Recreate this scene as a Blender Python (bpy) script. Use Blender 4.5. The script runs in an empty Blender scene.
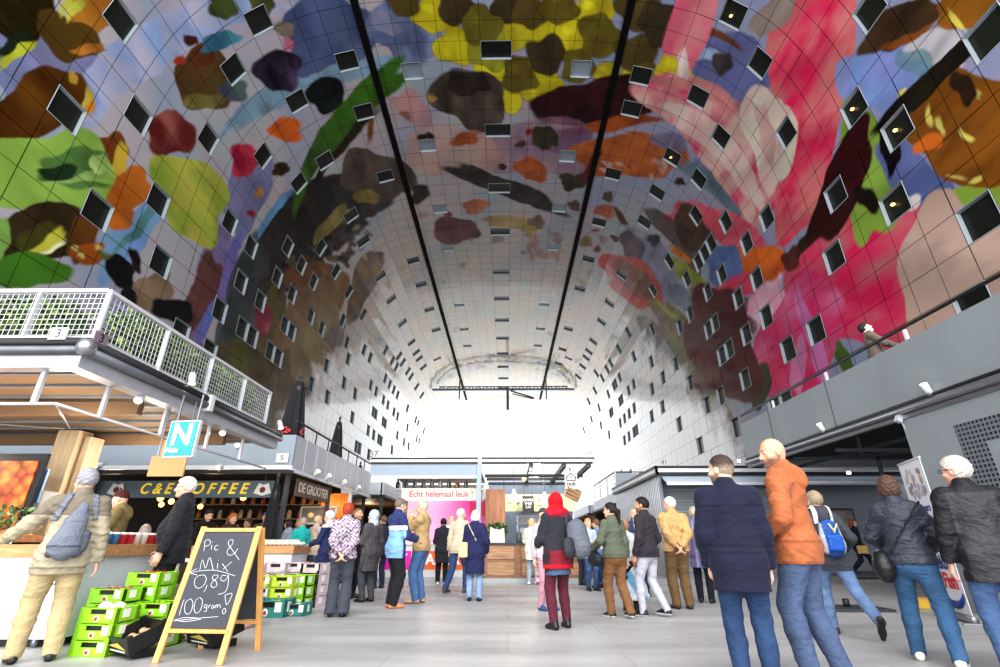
import bpy, bmesh, math, random
import numpy as np
from mathutils import Vector, Matrix
random.seed(7); RNG = np.random.default_rng(7)
SC = bpy.context.scene
LNEAR, LFAR, EXPO, GAMMA = 16500, 8200, 0.12, 0.90
COL = SC.collection
PI = math.pi
# ---------------------------------------------------------------- camera
FPX = 485.0; PITCH = math.radians(23.4); CAMH = 1.0; YAW = math.atan(7 * math.cos(PITCH) / FPX)
cd = bpy.data.cameras.new('camera'); cam = bpy.data.objects.new('camera', cd); COL.objects.link(cam)
cd.sensor_width = 36.0; cd.lens = 36.0 * FPX / 1000.0; cd.clip_start = 0.05; cd.clip_end = 600
cam.location = (0, 0, CAMH); cam.rotation_euler = (PI / 2 + PITCH, 0, YAW)
SC.camera = cam

def ray(px, py):
    xc = px - 500.0; yc = 333.5 - py
    f = FPX * math.cos(PITCH) - yc * math.sin(PITCH); u = FPX * math.sin(PITCH) + yc * math.cos(PITCH)
    return Vector((xc * math.cos(YAW) - f * math.sin(YAW), f * math.cos(YAW) + xc * math.sin(YAW), u))
def at_y(px, py, Y):
    d = ray(px, py); t = Y / d.y; return Vector((d.x * t, Y, CAMH + d.z * t))
def at_z(px, py, z):
    d = ray(px, py); t = (z - CAMH) / d.z; return Vector((d.x * t, d.y * t, z))
def at_x(px, py, x):
    d = ray(px, py); t = x / d.x; return Vector((x, d.y * t, CAMH + d.z * t))

# ---------------------------------------------------------------- colours and materials
def lin(c):
    c = np.asarray(c, float) / 255.0
    return np.where(c <= 0.04045, c / 12.92, ((c + 0.055) / 1.055) ** 2.4)
def lin4(c):
    l = lin(c); return (float(l[0]), float(l[1]), float(l[2]), 1.0)
MATS = {}
def newmat(name):
    m = bpy.data.materials.new(name); m.use_nodes = True
    nt = m.node_tree; return m, nt, nt.nodes['Principled BSDF'], nt.nodes, nt.links
def mat(name, col, rough=0.6, metal=0.0, spec=0.5, bump=0.0, bscale=40.0, var=0.12, vscale=6.0, emit=0.0, alpha=1.0, trans=0.0, stretch=(1, 1, 1), coat=0.0):
    """Procedural surface: a noise-varied base colour plus a noise bump."""
    if name in MATS: return MATS[name]
    m, nt, b, N, L = newmat(name)
    tc = N.new('ShaderNodeTexCoord'); mp = N.new('ShaderNodeMapping'); mp.inputs['Scale'].default_value = stretch
    L.new(tc.outputs['Object'], mp.inputs['Vector'])
    nz = N.new('ShaderNodeTexNoise'); nz.inputs['Scale'].default_value = vscale; nz.inputs['Detail'].default_value = 4
    L.new(mp.outputs['Vector'], nz.inputs['Vector'])
    rp = N.new('ShaderNodeValToRGB'); c = lin(col)
    rp.color_ramp.elements[0].position = 0.25; rp.color_ramp.elements[1].position = 0.75
    rp.color_ramp.elements[0].color = tuple(float(x) for x in c * (1 - var)) + (1,)
    rp.color_ramp.elements[1].color = tuple(float(min(1, x)) for x in c * (1 + var)) + (1,)
    L.new(nz.outputs['Fac'], rp.inputs['Fac']); L.new(rp.outputs['Color'], b.inputs['Base Color'])
    b.inputs['Roughness'].default_value = rough; b.inputs['Metallic'].default_value = metal
    b.inputs['Specular IOR Level'].default_value = spec
    if coat: b.inputs['Coat Weight'].default_value = coat
    if bump:
        n2 = N.new('ShaderNodeTexNoise'); n2.inputs['Scale'].default_value = bscale; n2.inputs['Detail'].default_value = 3
        L.new(mp.outputs['Vector'], n2.inputs['Vector'])
        bp = N.new('ShaderNodeBump'); bp.inputs['Strength'].default_value = bump; bp.inputs['Distance'].default_value = 0.02
        L.new(n2.outputs['Fac'], bp.inputs['Height']); L.new(bp.outputs['Normal'], b.inputs['Normal'])
    if emit:
        L.new(rp.outputs['Color'], b.inputs['Emission Color']); b.inputs['Emission Strength'].default_value = emit
    if trans: b.inputs['Transmission Weight'].default_value = trans
    if alpha < 1: b.inputs['Alpha'].default_value = alpha
    MATS[name] = m; return m
def wood(name, c1, c2, scale=3.0, axis=0, rough=0.55):
    if name in MATS: return MATS[name]
    m, nt, b, N, L = newmat(name)
    tc = N.new('ShaderNodeTexCoord'); mp = N.new('ShaderNodeMapping'); s = [9, 9, 9]; s[axis] = 0.9; mp.inputs['Scale'].default_value = s
    L.new(tc.outputs['Object'], mp.inputs['Vector'])
    nz = N.new('ShaderNodeTexNoise'); nz.inputs['Scale'].default_value = scale; nz.inputs['Detail'].default_value = 6; nz.inputs['Distortion'].default_value = 0.6
    L.new(mp.outputs['Vector'], nz.inputs['Vector'])
    rp = N.new('ShaderNodeValToRGB'); rp.color_ramp.elements[0].position = 0.3; rp.color_ramp.elements[1].position = 0.7
    rp.color_ramp.elements[0].color = lin4(c1); rp.color_ramp.elements[1].color = lin4(c2)
    L.new(nz.outputs['Fac'], rp.inputs['Fac']); L.new(rp.outputs['Color'], b.inputs['Base Color']); b.inputs['Roughness'].default_value = rough
    bp = N.new('ShaderNodeBump'); bp.inputs['Strength'].default_value = 0.15; L.new(nz.outputs['Fac'], bp.inputs['Height']); L.new(bp.outputs['Normal'], b.inputs['Normal'])
    MATS[name] = m; return m
def vmat(name, rough=0.8, spec=0.3, bump=0.25, bscale=120.0, var=0.12, vscale=14.0, sheen=0.0, sss=0.0, coat=0.0, stretch=(1, 1, 1), crease=0.0):
    """Material whose base colour is the mesh's own colour attribute, broken up by procedural noise."""
    if name in MATS: return MATS[name]
    m, nt, b, N, L = newmat(name)
    at = N.new('ShaderNodeAttribute'); at.attribute_name = 'Col'
    tc = N.new('ShaderNodeTexCoord'); nz = N.new('ShaderNodeTexNoise'); nz.inputs['Scale'].default_value = vscale; nz.inputs['Detail'].default_value = 4
    L.new(tc.outputs['Object'], nz.inputs['Vector'])
    mr = N.new('ShaderNodeMapRange'); mr.inputs['From Min'].default_value = 0.25; mr.inputs['From Max'].default_value = 0.75
    mr.inputs['To Min'].default_value = 1 - var; mr.inputs['To Max'].default_value = 1 + var; L.new(nz.outputs['Fac'], mr.inputs['Value'])
    mx = N.new('ShaderNodeVectorMath'); mx.operation = 'SCALE'; L.new(at.outputs['Color'], mx.inputs[0]); L.new(mr.outputs['Result'], mx.inputs['Scale'])
    L.new(mx.outputs['Vector'], b.inputs['Base Color'])
    b.inputs['Roughness'].default_value = rough; b.inputs['Specular IOR Level'].default_value = spec
    if sheen: b.inputs['Sheen Weight'].default_value = sheen
    if coat: b.inputs['Coat Weight'].default_value = coat; b.inputs['Coat Roughness'].default_value = 0.3
    if sss: b.inputs['Subsurface Weight'].default_value = sss; b.inputs['Subsurface Scale'].default_value = 0.01
    if bump:
        mp = N.new('ShaderNodeMapping'); mp.inputs['Scale'].default_value = stretch; L.new(tc.outputs['Object'], mp.inputs['Vector'])
        n2 = N.new('ShaderNodeTexNoise'); n2.inputs['Scale'].default_value = bscale; n2.inputs['Detail'].default_value = 3; L.new(mp.outputs['Vector'], n2.inputs['Vector'])
        bp = N.new('ShaderNodeBump'); bp.inputs['Strength'].default_value = bump; bp.inputs['Distance'].default_value = 0.006
        L.new(n2.outputs['Fac'], bp.inputs['Height']); L.new(bp.outputs['Normal'], b.inputs['Normal'])
        if crease:
            n3 = N.new('ShaderNodeTexNoise'); n3.inputs['Scale'].default_value = 9; n3.inputs['Detail'].default_value = 3; n3.inputs['Distortion'].default_value = 1.6
            mp3 = N.new('ShaderNodeMapping'); mp3.inputs['Scale'].default_value = (1, 1, 1.7); mp3.inputs['Rotation'].default_value = (.5, .3, 0); L.new(tc.outputs['Object'], mp3.inputs['Vector']); L.new(mp3.outputs['Vector'], n3.inputs['Vector'])
            b3 = N.new('ShaderNodeBump'); b3.inputs['Strength'].default_value = crease; b3.inputs['Distance'].default_value = 0.05; L.new(n3.outputs['Fac'], b3.inputs['Height']); L.new(b3.outputs['Normal'], bp.inputs['Normal'])
    MATS[name] = m; return m

# ---------------------------------------------------------------- objects
def raw_mesh(name, V, Q, smooth=False, col=None, T=None):
    """mesh from numpy vertex / quad (and triangle) arrays"""
    me = bpy.data.meshes.new(name); V = np.asarray(V, np.float32); Q = np.asarray(Q, np.int32).reshape(-1, 4)
    T = np.zeros((0, 3), np.int32) if T is None else np.asarray(T, np.int32).reshape(-1, 3)
    me.vertices.add(len(V)); me.vertices.foreach_set('co', V.ravel())
    nl = Q.size + T.size; me.loops.add(nl); me.loops.foreach_set('vertex_index', np.concatenate([Q.ravel(), T.ravel()]))
    st = np.concatenate([np.arange(len(Q)) * 4, Q.size + np.arange(len(T)) * 3]).astype(np.int32)
    me.polygons.add(len(Q) + len(T)); me.polygons.foreach_set('loop_start', st)
    me.polygons.foreach_set('use_smooth', np.full(len(Q) + len(T), smooth))
    me.update(calc_edges=True)
    if col is not None:
        ca = me.color_attributes.new('Col', 'FLOAT_COLOR', 'POINT')
        c4 = np.ones((len(V), 4), np.float32); c4[:, :3] = col; ca.data.foreach_set('color', c4.ravel())
    return me
def tag(o, label=None, cat=None, group=None, kind=None):
    if label: o['label'] = label
    if cat: o['category'] = cat
    if group: o['group'] = group
    if kind: o['kind'] = kind
    return o
def link(name, data, parent=None, loc=(0, 0, 0), rot=(0, 0, 0)):
    o = bpy.data.objects.new(name, data); COL.objects.link(o)
    if parent is not None: o.parent = parent
    o.location = loc; o.rotation_euler = rot
    return o
def empty(name, loc=(0, 0, 0), rz=0.0, label=None, cat=None, group=None):
    o = bpy.data.objects.new(name, None); COL.objects.link(o); o.location = loc; o.rotation_euler = (0, 0, rz); o.empty_display_size = 0.2
    return tag(o, label, cat, group)
def children(o): return [c for c in bpy.data.objects if c.parent == o]
def copy_tree(o, kids=None, parent=None, loc=None, rz=None, label=None, group=None):
    """a copy of a thing with copies of its parts and sub-parts (mesh data shared)"""
    c = o.copy(); COL.objects.link(c)
    if parent is not None: c.parent = parent
    if loc is not None: c.location = loc
    if rz is not None: c.rotation_euler = (0, 0, rz)
    if label: c['label'] = label
    if group: c['group'] = group
    for ch in (kids if kids is not None else list(o.children)):
        copy_tree(ch, None, c)
    return c
class MB:
    """collects boxes, bars, tubes, prisms and lathes, then builds them as ONE mesh object"""
    def __init__(s): s.v = []; s.f = []; s.n = 0; s.sm = []
    def add(s, V, F, smooth=False):
        for p in V: s.v.append(tuple(p))
        for f in F: s.f.append(tuple(i + s.n for i in f)); s.sm.append(smooth)
        s.n += len(V); return s
    def box(s, c, d, rot=None, bev=0.0):
        x, y, z = d[0] / 2, d[1] / 2, d[2] / 2; M = rot if rot is not None else Matrix.Identity(3); c = Vector(c)
        if bev <= 0:
            P = [c + M @ Vector((a * x, b * y, e * z)) for a in (-1, 1) for b in (-1, 1) for e in (-1, 1)]
            return s.add(P, [(0, 1, 3, 2), (4, 6, 7, 5), (0, 4, 5, 1), (2, 3, 7, 6), (0, 2, 6, 4), (1, 5, 7, 3)])
        bev = min(bev, x * .9, y * .9, z * .9)
        bm = bmesh.new(); bmesh.ops.create_cube(bm, size=1)
        for v in bm.verts: v.co = Vector((v.co.x * d[0], v.co.y * d[1], v.co.z * d[2]))
        bmesh.ops.bevel(bm, geom=list(bm.edges), offset=bev, segments=2, affect='EDGES', profile=0.5)
        bm.verts.ensure_lookup_table(); V = [c + M @ v.co for v in bm.verts]; F = [tuple(v.index for v in f.verts) for f in bm.faces]
        bm.free(); return s.add(V, F)
    def bb(s, lo, hi, bev=0.0):
        return s.box([(a + b) / 2 for a, b in zip(lo, hi)], [abs(b - a) for a, b in zip(lo, hi)], None, bev)
    def bar(s, a, b, w, h=None, up=(0, 0, 1)):
        a, b = Vector(a), Vector(b); d = (b - a); L = d.length; d.normalize(); u = Vector(up)
        if abs(d.dot(u)) > .99: u = Vector((0, 1, 0))
        x = d.cross(u).normalized(); z = x.cross(d).normalized(); M = Matrix((x, d, z)).transposed()
        return s.box((a + b) / 2, (w, L, h or w), M)
    def tube(s, pts, r, n=10, cap=True):
        pts = [Vector(p) for p in pts]; rs = r if isinstance(r, (list, tuple)) else [r] * len(pts); V = []; F = []
        pv = None
        for i, p in enumerate(pts):
            d = (pts[min(i + 1, len(pts) - 1)] - pts[max(i - 1, 0)]).normalized()
            if pv is None:
                u = Vector((0, 0, 1)) if abs(d.z) < .9 else Vector((1, 0, 0)); x = d.cross(u).normalized()
            else:
                x = (pv - d * pv.dot(d)).normalized()
            pv = x; y = d.cross(x)
            for k in range(n):
                a = 2 * PI * k / n; V.append(p + (x * math.cos(a) + y * math.sin(a)) * rs[i])
        for i in range(len(pts) - 1):
            for k in range(n):
                F.append((i * n + k, i * n + (k + 1) % n, (i + 1) * n + (k + 1) % n, (i + 1) * n + k))
        s.add(V, F, True)
        if cap:
            m = len(V); s.f.append(tuple(s.n - m + k for k in range(n))[::-1]); s.sm.append(False)
            s.f.append(tuple(s.n - n + k for k in range(n))); s.sm.append(False)
        return s
    def lathe(s, prof, c=(0, 0, 0), n=20, M=None, smooth=True):
        V = []; F = []; c = Vector(c); M = M or Matrix.Identity(3)
        for (r, z) in prof:
            for k in range(n):
                a = 2 * PI * k / n; V.append(c + M @ Vector((r * math.cos(a), r * math.sin(a), z)))
        for i in range(len(prof) - 1):
            for k in range(n): F.append((i * n + k, i * n + (k + 1) % n, (i + 1) * n + (k + 1) % n, (i + 1) * n + k))
        return s.add(V, F, smooth)
    def prism(s, poly, a, b):
        """extrude a list of 3-D points by vector (b-a)"""
        d = Vector(b) - Vector(a); P = [Vector(p) for p in poly]; n = len(P)
        V = P + [p + d for p in P]
        F = [tuple(range(n))[::-1], tuple(range(n, 2 * n))] + [(i, (i + 1) % n, n + (i + 1) % n, n + i) for i in range(n)]
        return s.add(V, F)
    def quad(s, a, b, c, d): return s.add([a, b, c, d], [(0, 1, 2, 3)])
    def mesh(s, name):
        me = bpy.data.meshes.new(name); me.from_pydata([tuple(v) for v in s.v], [], s.f)
        me.polygons.foreach_set('use_smooth', s.sm); me.update(); return me
    def build(s, name, m, parent=None, loc=(0, 0, 0), rot=(0, 0, 0)):
        me = s.mesh(name); me.materials.append(m); return link(name, me, parent, loc, rot)
def text(name, body, m, parent, loc, size, rot=(PI / 2, 0, 0), extrude=0.004, align='CENTER', bold=0.0, shear=0.0, sx=1.0):
    """raised lettering as a mesh"""
    cu = bpy.data.curves.new(name, 'FONT'); cu.body = body; cu.size = size; cu.extrude = extrude; cu.align_x = align; cu.align_y = 'CENTER'
    cu.offset = bold; cu.shear = shear; cu.resolution_u = 4
    t = bpy.data.objects.new(name, cu); COL.objects.link(t); bpy.context.view_layer.update()
    me = bpy.data.meshes.new_from_object(t.evaluated_get(bpy.context.evaluated_depsgraph_get())); bpy.data.objects.remove(t); bpy.data.curves.remove(cu)
    me.materials.clear(); me.materials.append(m)
    o = link(name, me, parent, loc, rot); o.scale = (sx, 1, 1); return o
# ================================================================ THE HALL: arched vault with painted panels
AX, AB, AZ0, AN, X0 = 18.4, 19.0, 15.0, 3.4, -0.6
PAN = 1.5; Y_NEAR, Y_FAR = -8.0, 116.5
_th = np.linspace(PI / 2, 0, 4001)
_px = AX * np.cos(_th).clip(0) ** (2 / AN); _pz = AZ0 + AB * np.sin(_th).clip(0) ** (2 / AN)
_ps = np.concatenate([[0], np.cumsum(np.hypot(np.diff(_px), np.diff(_pz)))])
CURV = _ps[-1]; HALF = CURV + AZ0
def arch_xz(u):
    u = np.asarray(u, float); a = np.abs(u); s = np.sign(u)
    x = np.where(a < CURV, np.interp(a, _ps, _px), AX); z = np.where(a < CURV, np.interp(a, _ps, _pz), AZ0 - (a - CURV))
    return X0 + s * x, z
def inside(x, z):
    q = (np.abs(x - X0) / AX) ** AN + (np.clip(z - AZ0, 0, None) / AB) ** AN
    return np.where(z > AZ0, q < 1, np.abs(x - X0) < AX)
def arch_hit(P):
    """picture points -> (arc length from the crown, distance along the hall) on the vault"""
    P = np.asarray(P, float).reshape(-1, 2)
    xc = P[:, 0] - 500; yc = 333.5 - P[:, 1]
    f = FPX * math.cos(PITCH) - yc * math.sin(PITCH); w = FPX * math.sin(PITCH) + yc * math.cos(PITCH)
    dx = xc * math.cos(YAW) - f * math.sin(YAW); dy = f * math.cos(YAW) + xc * math.sin(YAW)
    lo = np.zeros(len(P)); hi = np.full(len(P), 5.0)
    for _ in range(50):
        m = (lo + hi) / 2; ins = inside(dx * m, CAMH + w * m); lo = np.where(ins, m, lo); hi = np.where(ins, hi, m)
    x = dx * lo; z = CAMH + w * lo; y = dy * lo; s = np.sign(x - X0)
    th = np.arctan2((np.clip(z - AZ0, 0, None) / AB) ** (AN / 2), (np.abs(x - X0) / AX) ** (AN / 2))
    uc = np.interp(-th, -_th, _ps); u = np.where(z > AZ0, uc, CURV + AZ0 - z)
    return np.stack([u * s, y], 1)
NCOL = int((HALF - 1.125) / PAN) + 1
UE = [-1.125 - PAN * k for k in range(NCOL, -1, -1)] + [1.125 + PAN * k for k in range(NCOL + 1)]
UE = np.array(UE)
YE = np.arange(Y_NEAR, Y_FAR + .01, PAN)
def cell_of(px, py):
    u, y = arch_hit([(px, py)])[0]
    return int(np.searchsorted(UE, u) - 1), int((y - Y_NEAR) // PAN)

# windows read off the photograph
WIN = """126,19 76,127 131,111 249,17 221,67 290,100 213,139 265,143 97,213 160,209 344,61 358,106 381,173 297,193 226,220 247,241 322,167 349,220 327,245 361,247
158,264 248,248 238,288 224,320 246,338 180,325 205,344 257,302 291,249 304,262 338,263 273,275 289,292 317,283 377,277 352,289 411,262 419,285 388,301 367,312 426,309 310,316 320,327 345,321 281,326 291,335 248,340 266,352 281,365 364,346 370,356 348,342 347,356 387,345 400,326 409,343 414,353 417,360 421,368 434,331 395,358 399,365
325,369 313,389 328,401 343,384 354,395 370,384 375,391 352,419 372,412 375,416 383,399 387,404 383,423 386,426 368,432 373,438 378,440 382,444 355,446 361,450 370,455 393,411 398,416 407,427 398,437 404,443 409,447 392,451 386,377 390,382 394,388 398,393 408,407 396,358 400,364 405,374 409,380 414,389 420,398 416,418 419,420 425,428 417,438 419,440
741,17 771,63 703,101 858,105 779,134 728,140 679,162 908,122 701,190 833,207 896,212 990,42 995,205 858,16 648,69 637,103 617,173 676,163 660,199
689,213 722,223 708,247 749,240 768,215 694,264 725,272 650,221 602,222 664,260 626,276 649,288 684,279 710,291 756,284 742,298 591,262 583,289 613,304 627,326 692,313 604,324 650,327 680,325 717,324 768,322
570,331 597,342 618,344 635,354 565,349 592,353 589,359 610,358 606,364 601,373 598,378 585,369 581,379 561,364 620,375 613,384 616,381 608,393 635,384 630,390 623,398 619,404 593,388 588,398 599,407 613,411 610,415 634,412 630,415 624,423 621,425 651,394 664,379 653,360 677,368 690,388 707,407 663,410 653,418 680,425 700,439 638,431 633,434 629,438 625,440 592,418 601,426 584,428 734,426 709,334 719,325 719,363 734,351 750,336 743,383 610,436 720,396
834,264 821,330 793,349 769,320 751,336 706,245 723,273 968,297 791,392 774,400""".split()
SKY_PANES = "412,77 428,151 440,205 447,247 458,305 463,327 467,345 582,75 571,151 564,205 558,247 546,305 541,327 537,345 437,360 570,360".split()
wcells = {}
for w in WIN:
    a, b = w.split(','); wcells.setdefault(cell_of(float(a), float(b)), 'dark')
for w in SKY_PANES:
    a, b = w.split(','); c, r = cell_of(float(a), float(b)); wcells[(c, r)] = 'sky'
mid = int(np.searchsorted(UE, 0) - 1)
for k in range(12):
    wcells[(mid, int((24.6 + 7.6 * k - Y_NEAR) // PAN))] = 'crown'
LAMPLIT = {cell_of(*p) for p in ((741, 17), (679, 162), (908, 122), (896, 212), (858, 105))}

# ---------------------------------------------------------------- vault panels
def proj(P):
    X, Y, Z = P[..., 0], P[..., 1], P[..., 2] - CAMH
    f = Y * math.cos(YAW) - X * math.sin(YAW); r = X * math.cos(YAW) + Y * math.sin(YAW)
    d = f * math.cos(PITCH) + Z * math.sin(PITCH); u = Z * math.cos(PITCH) - f * math.sin(PITCH)
    d = np.maximum(d, .05); return np.stack([500 + FPX * r / d, 333.5 - FPX * u / d], -1), d
VV, QQ, UU, PUV, SPC = [], [], [], [], []; nv = 0
ex, ez = arch_xz(UE)
for c in range(len(UE) - 1):
    for r in range(len(YE) - 1):
        if (c, r) in wcells: continue
        A = np.array([[ex[c], YE[r], ez[c]], [ex[c + 1], YE[r], ez[c + 1]], [ex[c + 1], YE[r + 1], ez[c + 1]], [ex[c], YE[r + 1], ez[c]]])
        if A[:, 2].max() < 0: continue
        A[:, 2] = np.maximum(A[:, 2], 0)
        S, D = proj(A); on = (D.min() > .2) and S[:, 0].max() > -20 and S[:, 0].min() < 1020 and S[:, 1].max() > -20 and S[:, 1].min() < 480
        n = int(np.clip(np.ceil(max(np.linalg.norm(S[0] - S[1]), np.linalg.norm(S[1] - S[2]), np.linalg.norm(S[2] - S[3])) / 1.55), 2, 40)) if on else 1
        t = np.linspace(0, 1, n + 1); a, b = np.meshgrid(t, t, indexing='ij')
        nrm = np.cross(A[1] - A[0], A[3] - A[0]); nrm = nrm / (np.linalg.norm(nrm) + 1e-9)
        tl = RNG.normal(0, .004, 3)
        P = (A[0] * ((1 - a) * (1 - b))[..., None] + A[1] * (a * (1 - b))[..., None] + A[2] * (a * b)[..., None] + A[3] * ((1 - a) * b)[..., None])
        P = P + nrm * (tl[0] + tl[1] * (a - .5) + tl[2] * (b - .5))[..., None]
        VV.append(P.reshape(-1, 3)); UU.append(np.stack([UE[c] + (UE[c + 1] - UE[c]) * a, YE[r] + PAN * b], -1).reshape(-1, 2))
        SPC.append(np.full((n + 1) ** 2, PAN / n)); PUV.append(np.stack([a, b, np.full_like(a, RNG.random())], -1).reshape(-1, 3))
        i = np.arange((n + 1) ** 2).reshape(n + 1, n + 1) + nv
        QQ.append(np.stack([i[:-1, :-1], i[:-1, 1:], i[1:, 1:], i[1:, :-1]], -1).reshape(-1, 4)); nv += (n + 1) ** 2
VV = np.concatenate(VV); QQ = np.concatenate(QQ); UU = np.concatenate(UU); PUV = np.concatenate(PUV); SPC = np.concatenate(SPC)
U, V = UU[:, 0], UU[:, 1]

# ---------------------------------------------------------------- an abstract mural of plain colour patches, painted in vault coordinates
def hashn(i, j, s):
    h = np.sin(i * 127.1 + j * 311.7 + s * 74.7) * 43758.5453; return h - np.floor(h)
def vnoise(x, y, s=0.0):
    i = np.floor(x); j = np.floor(y); fx = x - i; fy = y - j; fx = fx * fx * (3 - 2 * fx); fy = fy * fy * (3 - 2 * fy)
    return (hashn(i, j, s) * (1 - fx) + hashn(i + 1, j, s) * fx) * (1 - fy) + (hashn(i, j + 1, s) * (1 - fx) + hashn(i + 1, j + 1, s) * fx) * fy
def fbm(x, y, s=0.0, o=4):
    t = 0; a = .5; q = 1
    for k in range(o): t = t + a * vnoise(x * q, y * q, s + k); a *= .5; q *= 2.03
    return t
LC = lambda *c: lin(c)
def mixc(a, b, t): return a * (1 - t[:, None]) + b * t[:, None]
n1 = fbm(U * .12, V * .09, 1); n2 = fbm(U * .3, V * .22, 5); n3 = fbm(U * .8, V * .5, 9)
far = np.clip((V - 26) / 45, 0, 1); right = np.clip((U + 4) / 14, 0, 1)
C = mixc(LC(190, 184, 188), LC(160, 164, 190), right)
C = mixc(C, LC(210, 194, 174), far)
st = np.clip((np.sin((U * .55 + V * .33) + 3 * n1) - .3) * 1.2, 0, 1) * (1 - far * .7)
C = mixc(C, LC(140, 165, 195), st * .55)
C = mixc(C, LC(150, 185, 180), np.clip(n2 * 2.4 - 1.1, 0, 1) * .5)
C = mixc(C, LC(200, 165, 165), np.clip(n3 * 2.6 - 1.35, 0, 1) * .5)
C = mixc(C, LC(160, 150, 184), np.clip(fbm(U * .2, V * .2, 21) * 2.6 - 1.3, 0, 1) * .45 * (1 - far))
def cat_rom(P, sub=6, closed=True):
    P = np.asarray(P, float); n = len(P); out = []
    for i in range(n if closed else n - 1):
        if closed: p0, p1, p2, p3 = P[i - 1], P[i], P[(i + 1) % n], P[(i + 2) % n]
        else: p0, p1, p2, p3 = P[max(i - 1, 0)], P[i], P[i + 1], P[min(i + 2, n - 1)]
        for k in range(sub):
            t = k / sub; out.append(.5 * (2 * p1 + (p2 - p0) * t + (2 * p0 - 5 * p1 + 4 * p2 - p3) * t * t + (3 * p1 - p0 - 3 * p2 + p3) * t ** 3))
    if not closed: out.append(P[-1])
    return np.array(out)
def pip(poly):
    """vertices inside an outline, with soft coverage along its edge"""
    lo, hi = poly.min(0) - .06, poly.max(0) + .06
    idx = np.nonzero((U >= lo[0]) & (U <= hi[0]) & (V >= lo[1]) & (V <= hi[1]))[0]; cov = np.zeros(len(idx))
    if len(idx) == 0: return idx, cov
    for du, dv in ((-.36, -.12), (.12, -.36), (.36, .12), (-.12, .36)):
        x, y = U[idx] + du * SPC[idx], V[idx] + dv * SPC[idx]; ins = np.zeros(len(idx), bool); j = len(poly) - 1
        for i in range(len(poly)):
            xi, yi = poly[i]; xj, yj = poly[j]
            if yi != yj: ins ^= ((yi > y) != (yj > y)) & (x < (xj - xi) * (y - yi) / (yj - yi) + xi)
            j = i
        cov += ins * .25
    m = cov > 0; return idx[m], cov[m]
Uw, Vw = U, V
def patch(uv, soft=.16):
    """turn an outline into a plain rounded colour patch of the same place, size and lie; coverage for the vertices it covers"""
    x, y = uv.T; x1, y1 = np.roll(x, -1), np.roll(y, -1); cr = x * y1 - x1 * y; A = cr.sum() / 2
    if abs(A) < 1e-4: return np.zeros(0, int), np.zeros(0), uv.mean(0), 0
    cx, cy = ((x + x1) * cr).sum() / (6 * A), ((y + y1) * cr).sum() / (6 * A)
    X, Y = x - cx, y - cy; X1, Y1 = np.roll(X, -1), np.roll(Y, -1); c2 = X * Y1 - X1 * Y; A2 = c2.sum() / 2
    M = np.array([[((X * X + X * X1 + X1 * X1) * c2).sum() / 12, ((X * Y1 + 2 * X * Y + 2 * X1 * Y1 + X1 * Y) * c2).sum() / 24], [0, ((Y * Y + Y * Y1 + Y1 * Y1) * c2).sum() / 12]]) / A2
    M[1, 0] = M[0, 1]; w, E = np.linalg.eigh(M); ax = 2 * np.sqrt(np.maximum(w, 1e-4)) * 1.04; r = ax.max() * 1.5
    idx = np.nonzero((np.abs(Uw - cx) < r) & (np.abs(Vw - cy) < r))[0]
    q = np.stack([Uw[idx] - cx, Vw[idx] - cy], 1) @ E / ax; th = np.arctan2(q[:, 1], q[:, 0]); ph = cx * 3.1 + cy * 1.7
    rr = (np.abs(q) ** 2.5).sum(1) ** (1 / 2.5) / (1 + .10 * np.sin(3 * th + ph) + .07 * np.sin(5 * th - 2 * ph))
    sp = SPC[idx] / ax.min(); cov = np.clip((1 - rr) / np.maximum(sp * 1.2, .02) + .5, 0, 1); m = cov > 0
    return idx[m], cov[m], np.array([cx, cy]), ax.max()
SMALL = 14.0
def paint(pts, c1, c2=None, g=None, streak=0.0, root=None, nst=14, smooth=True, a=1.0, spk=0.0, edge=None):
    """an abstract colour patch where the photographed vault carries that colour; small detail is left out"""
    global C
    P = np.asarray(pts, float); x, y = P.T
    if abs((x * np.roll(y, -1) - np.roll(x, -1) * y).sum()) / 2 < SMALL: return
    idx, cov, c, R = patch(arch_hit(P))
    if len(idx) == 0: return
    q = np.stack([U[idx], V[idx]], 1); f = fbm(q[:, 0] * .9 + c[0], q[:, 1] * .5 + c[1], 13, 3)
    col = mixc(np.tile(LC(*c1), (len(idx), 1)), LC(*(c2 or tuple(int(v * .82) for v in c1))), np.clip(f * 2.2 - .6, 0, 1))
    t = np.sin((q[:, 0] * 1.1 + q[:, 1] * .6) * 1.3 + 5 * f); col = col * (1 + .10 * t)[:, None]
    al = (a * cov)[:, None]; C[idx] = C[idx] * (1 - al) + np.clip(col, 0, 1) * al
def ell(cx, cy, rx, ry, rot=0, n=16):
    t = np.linspace(0, 2 * PI, n, endpoint=False); c, s = math.cos(math.radians(rot)), math.sin(math.radians(rot))
    x, y = rx * np.cos(t), ry * np.sin(t); return np.stack([cx + x * c - y * s, cy + x * s + y * c], 1)
def stroke(*k, **q): pass                                  # line work of the original picture is not redrawn
def berry(cx, cy, r, c, hi, n=26): paint(ell(cx, cy, r, r * .9), c, hi)
rg = random.Random(5)
Uw = U + .75 * (fbm(U * .35, V * .25, 31) - .48) + .28 * (fbm(U * 1.1, V * .8, 33) - .48); Vw = V + 1.1 * (fbm(U * .3, V * .22, 37) - .48) + .3 * (fbm(U * 1.0, V * .7, 39) - .48)
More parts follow.
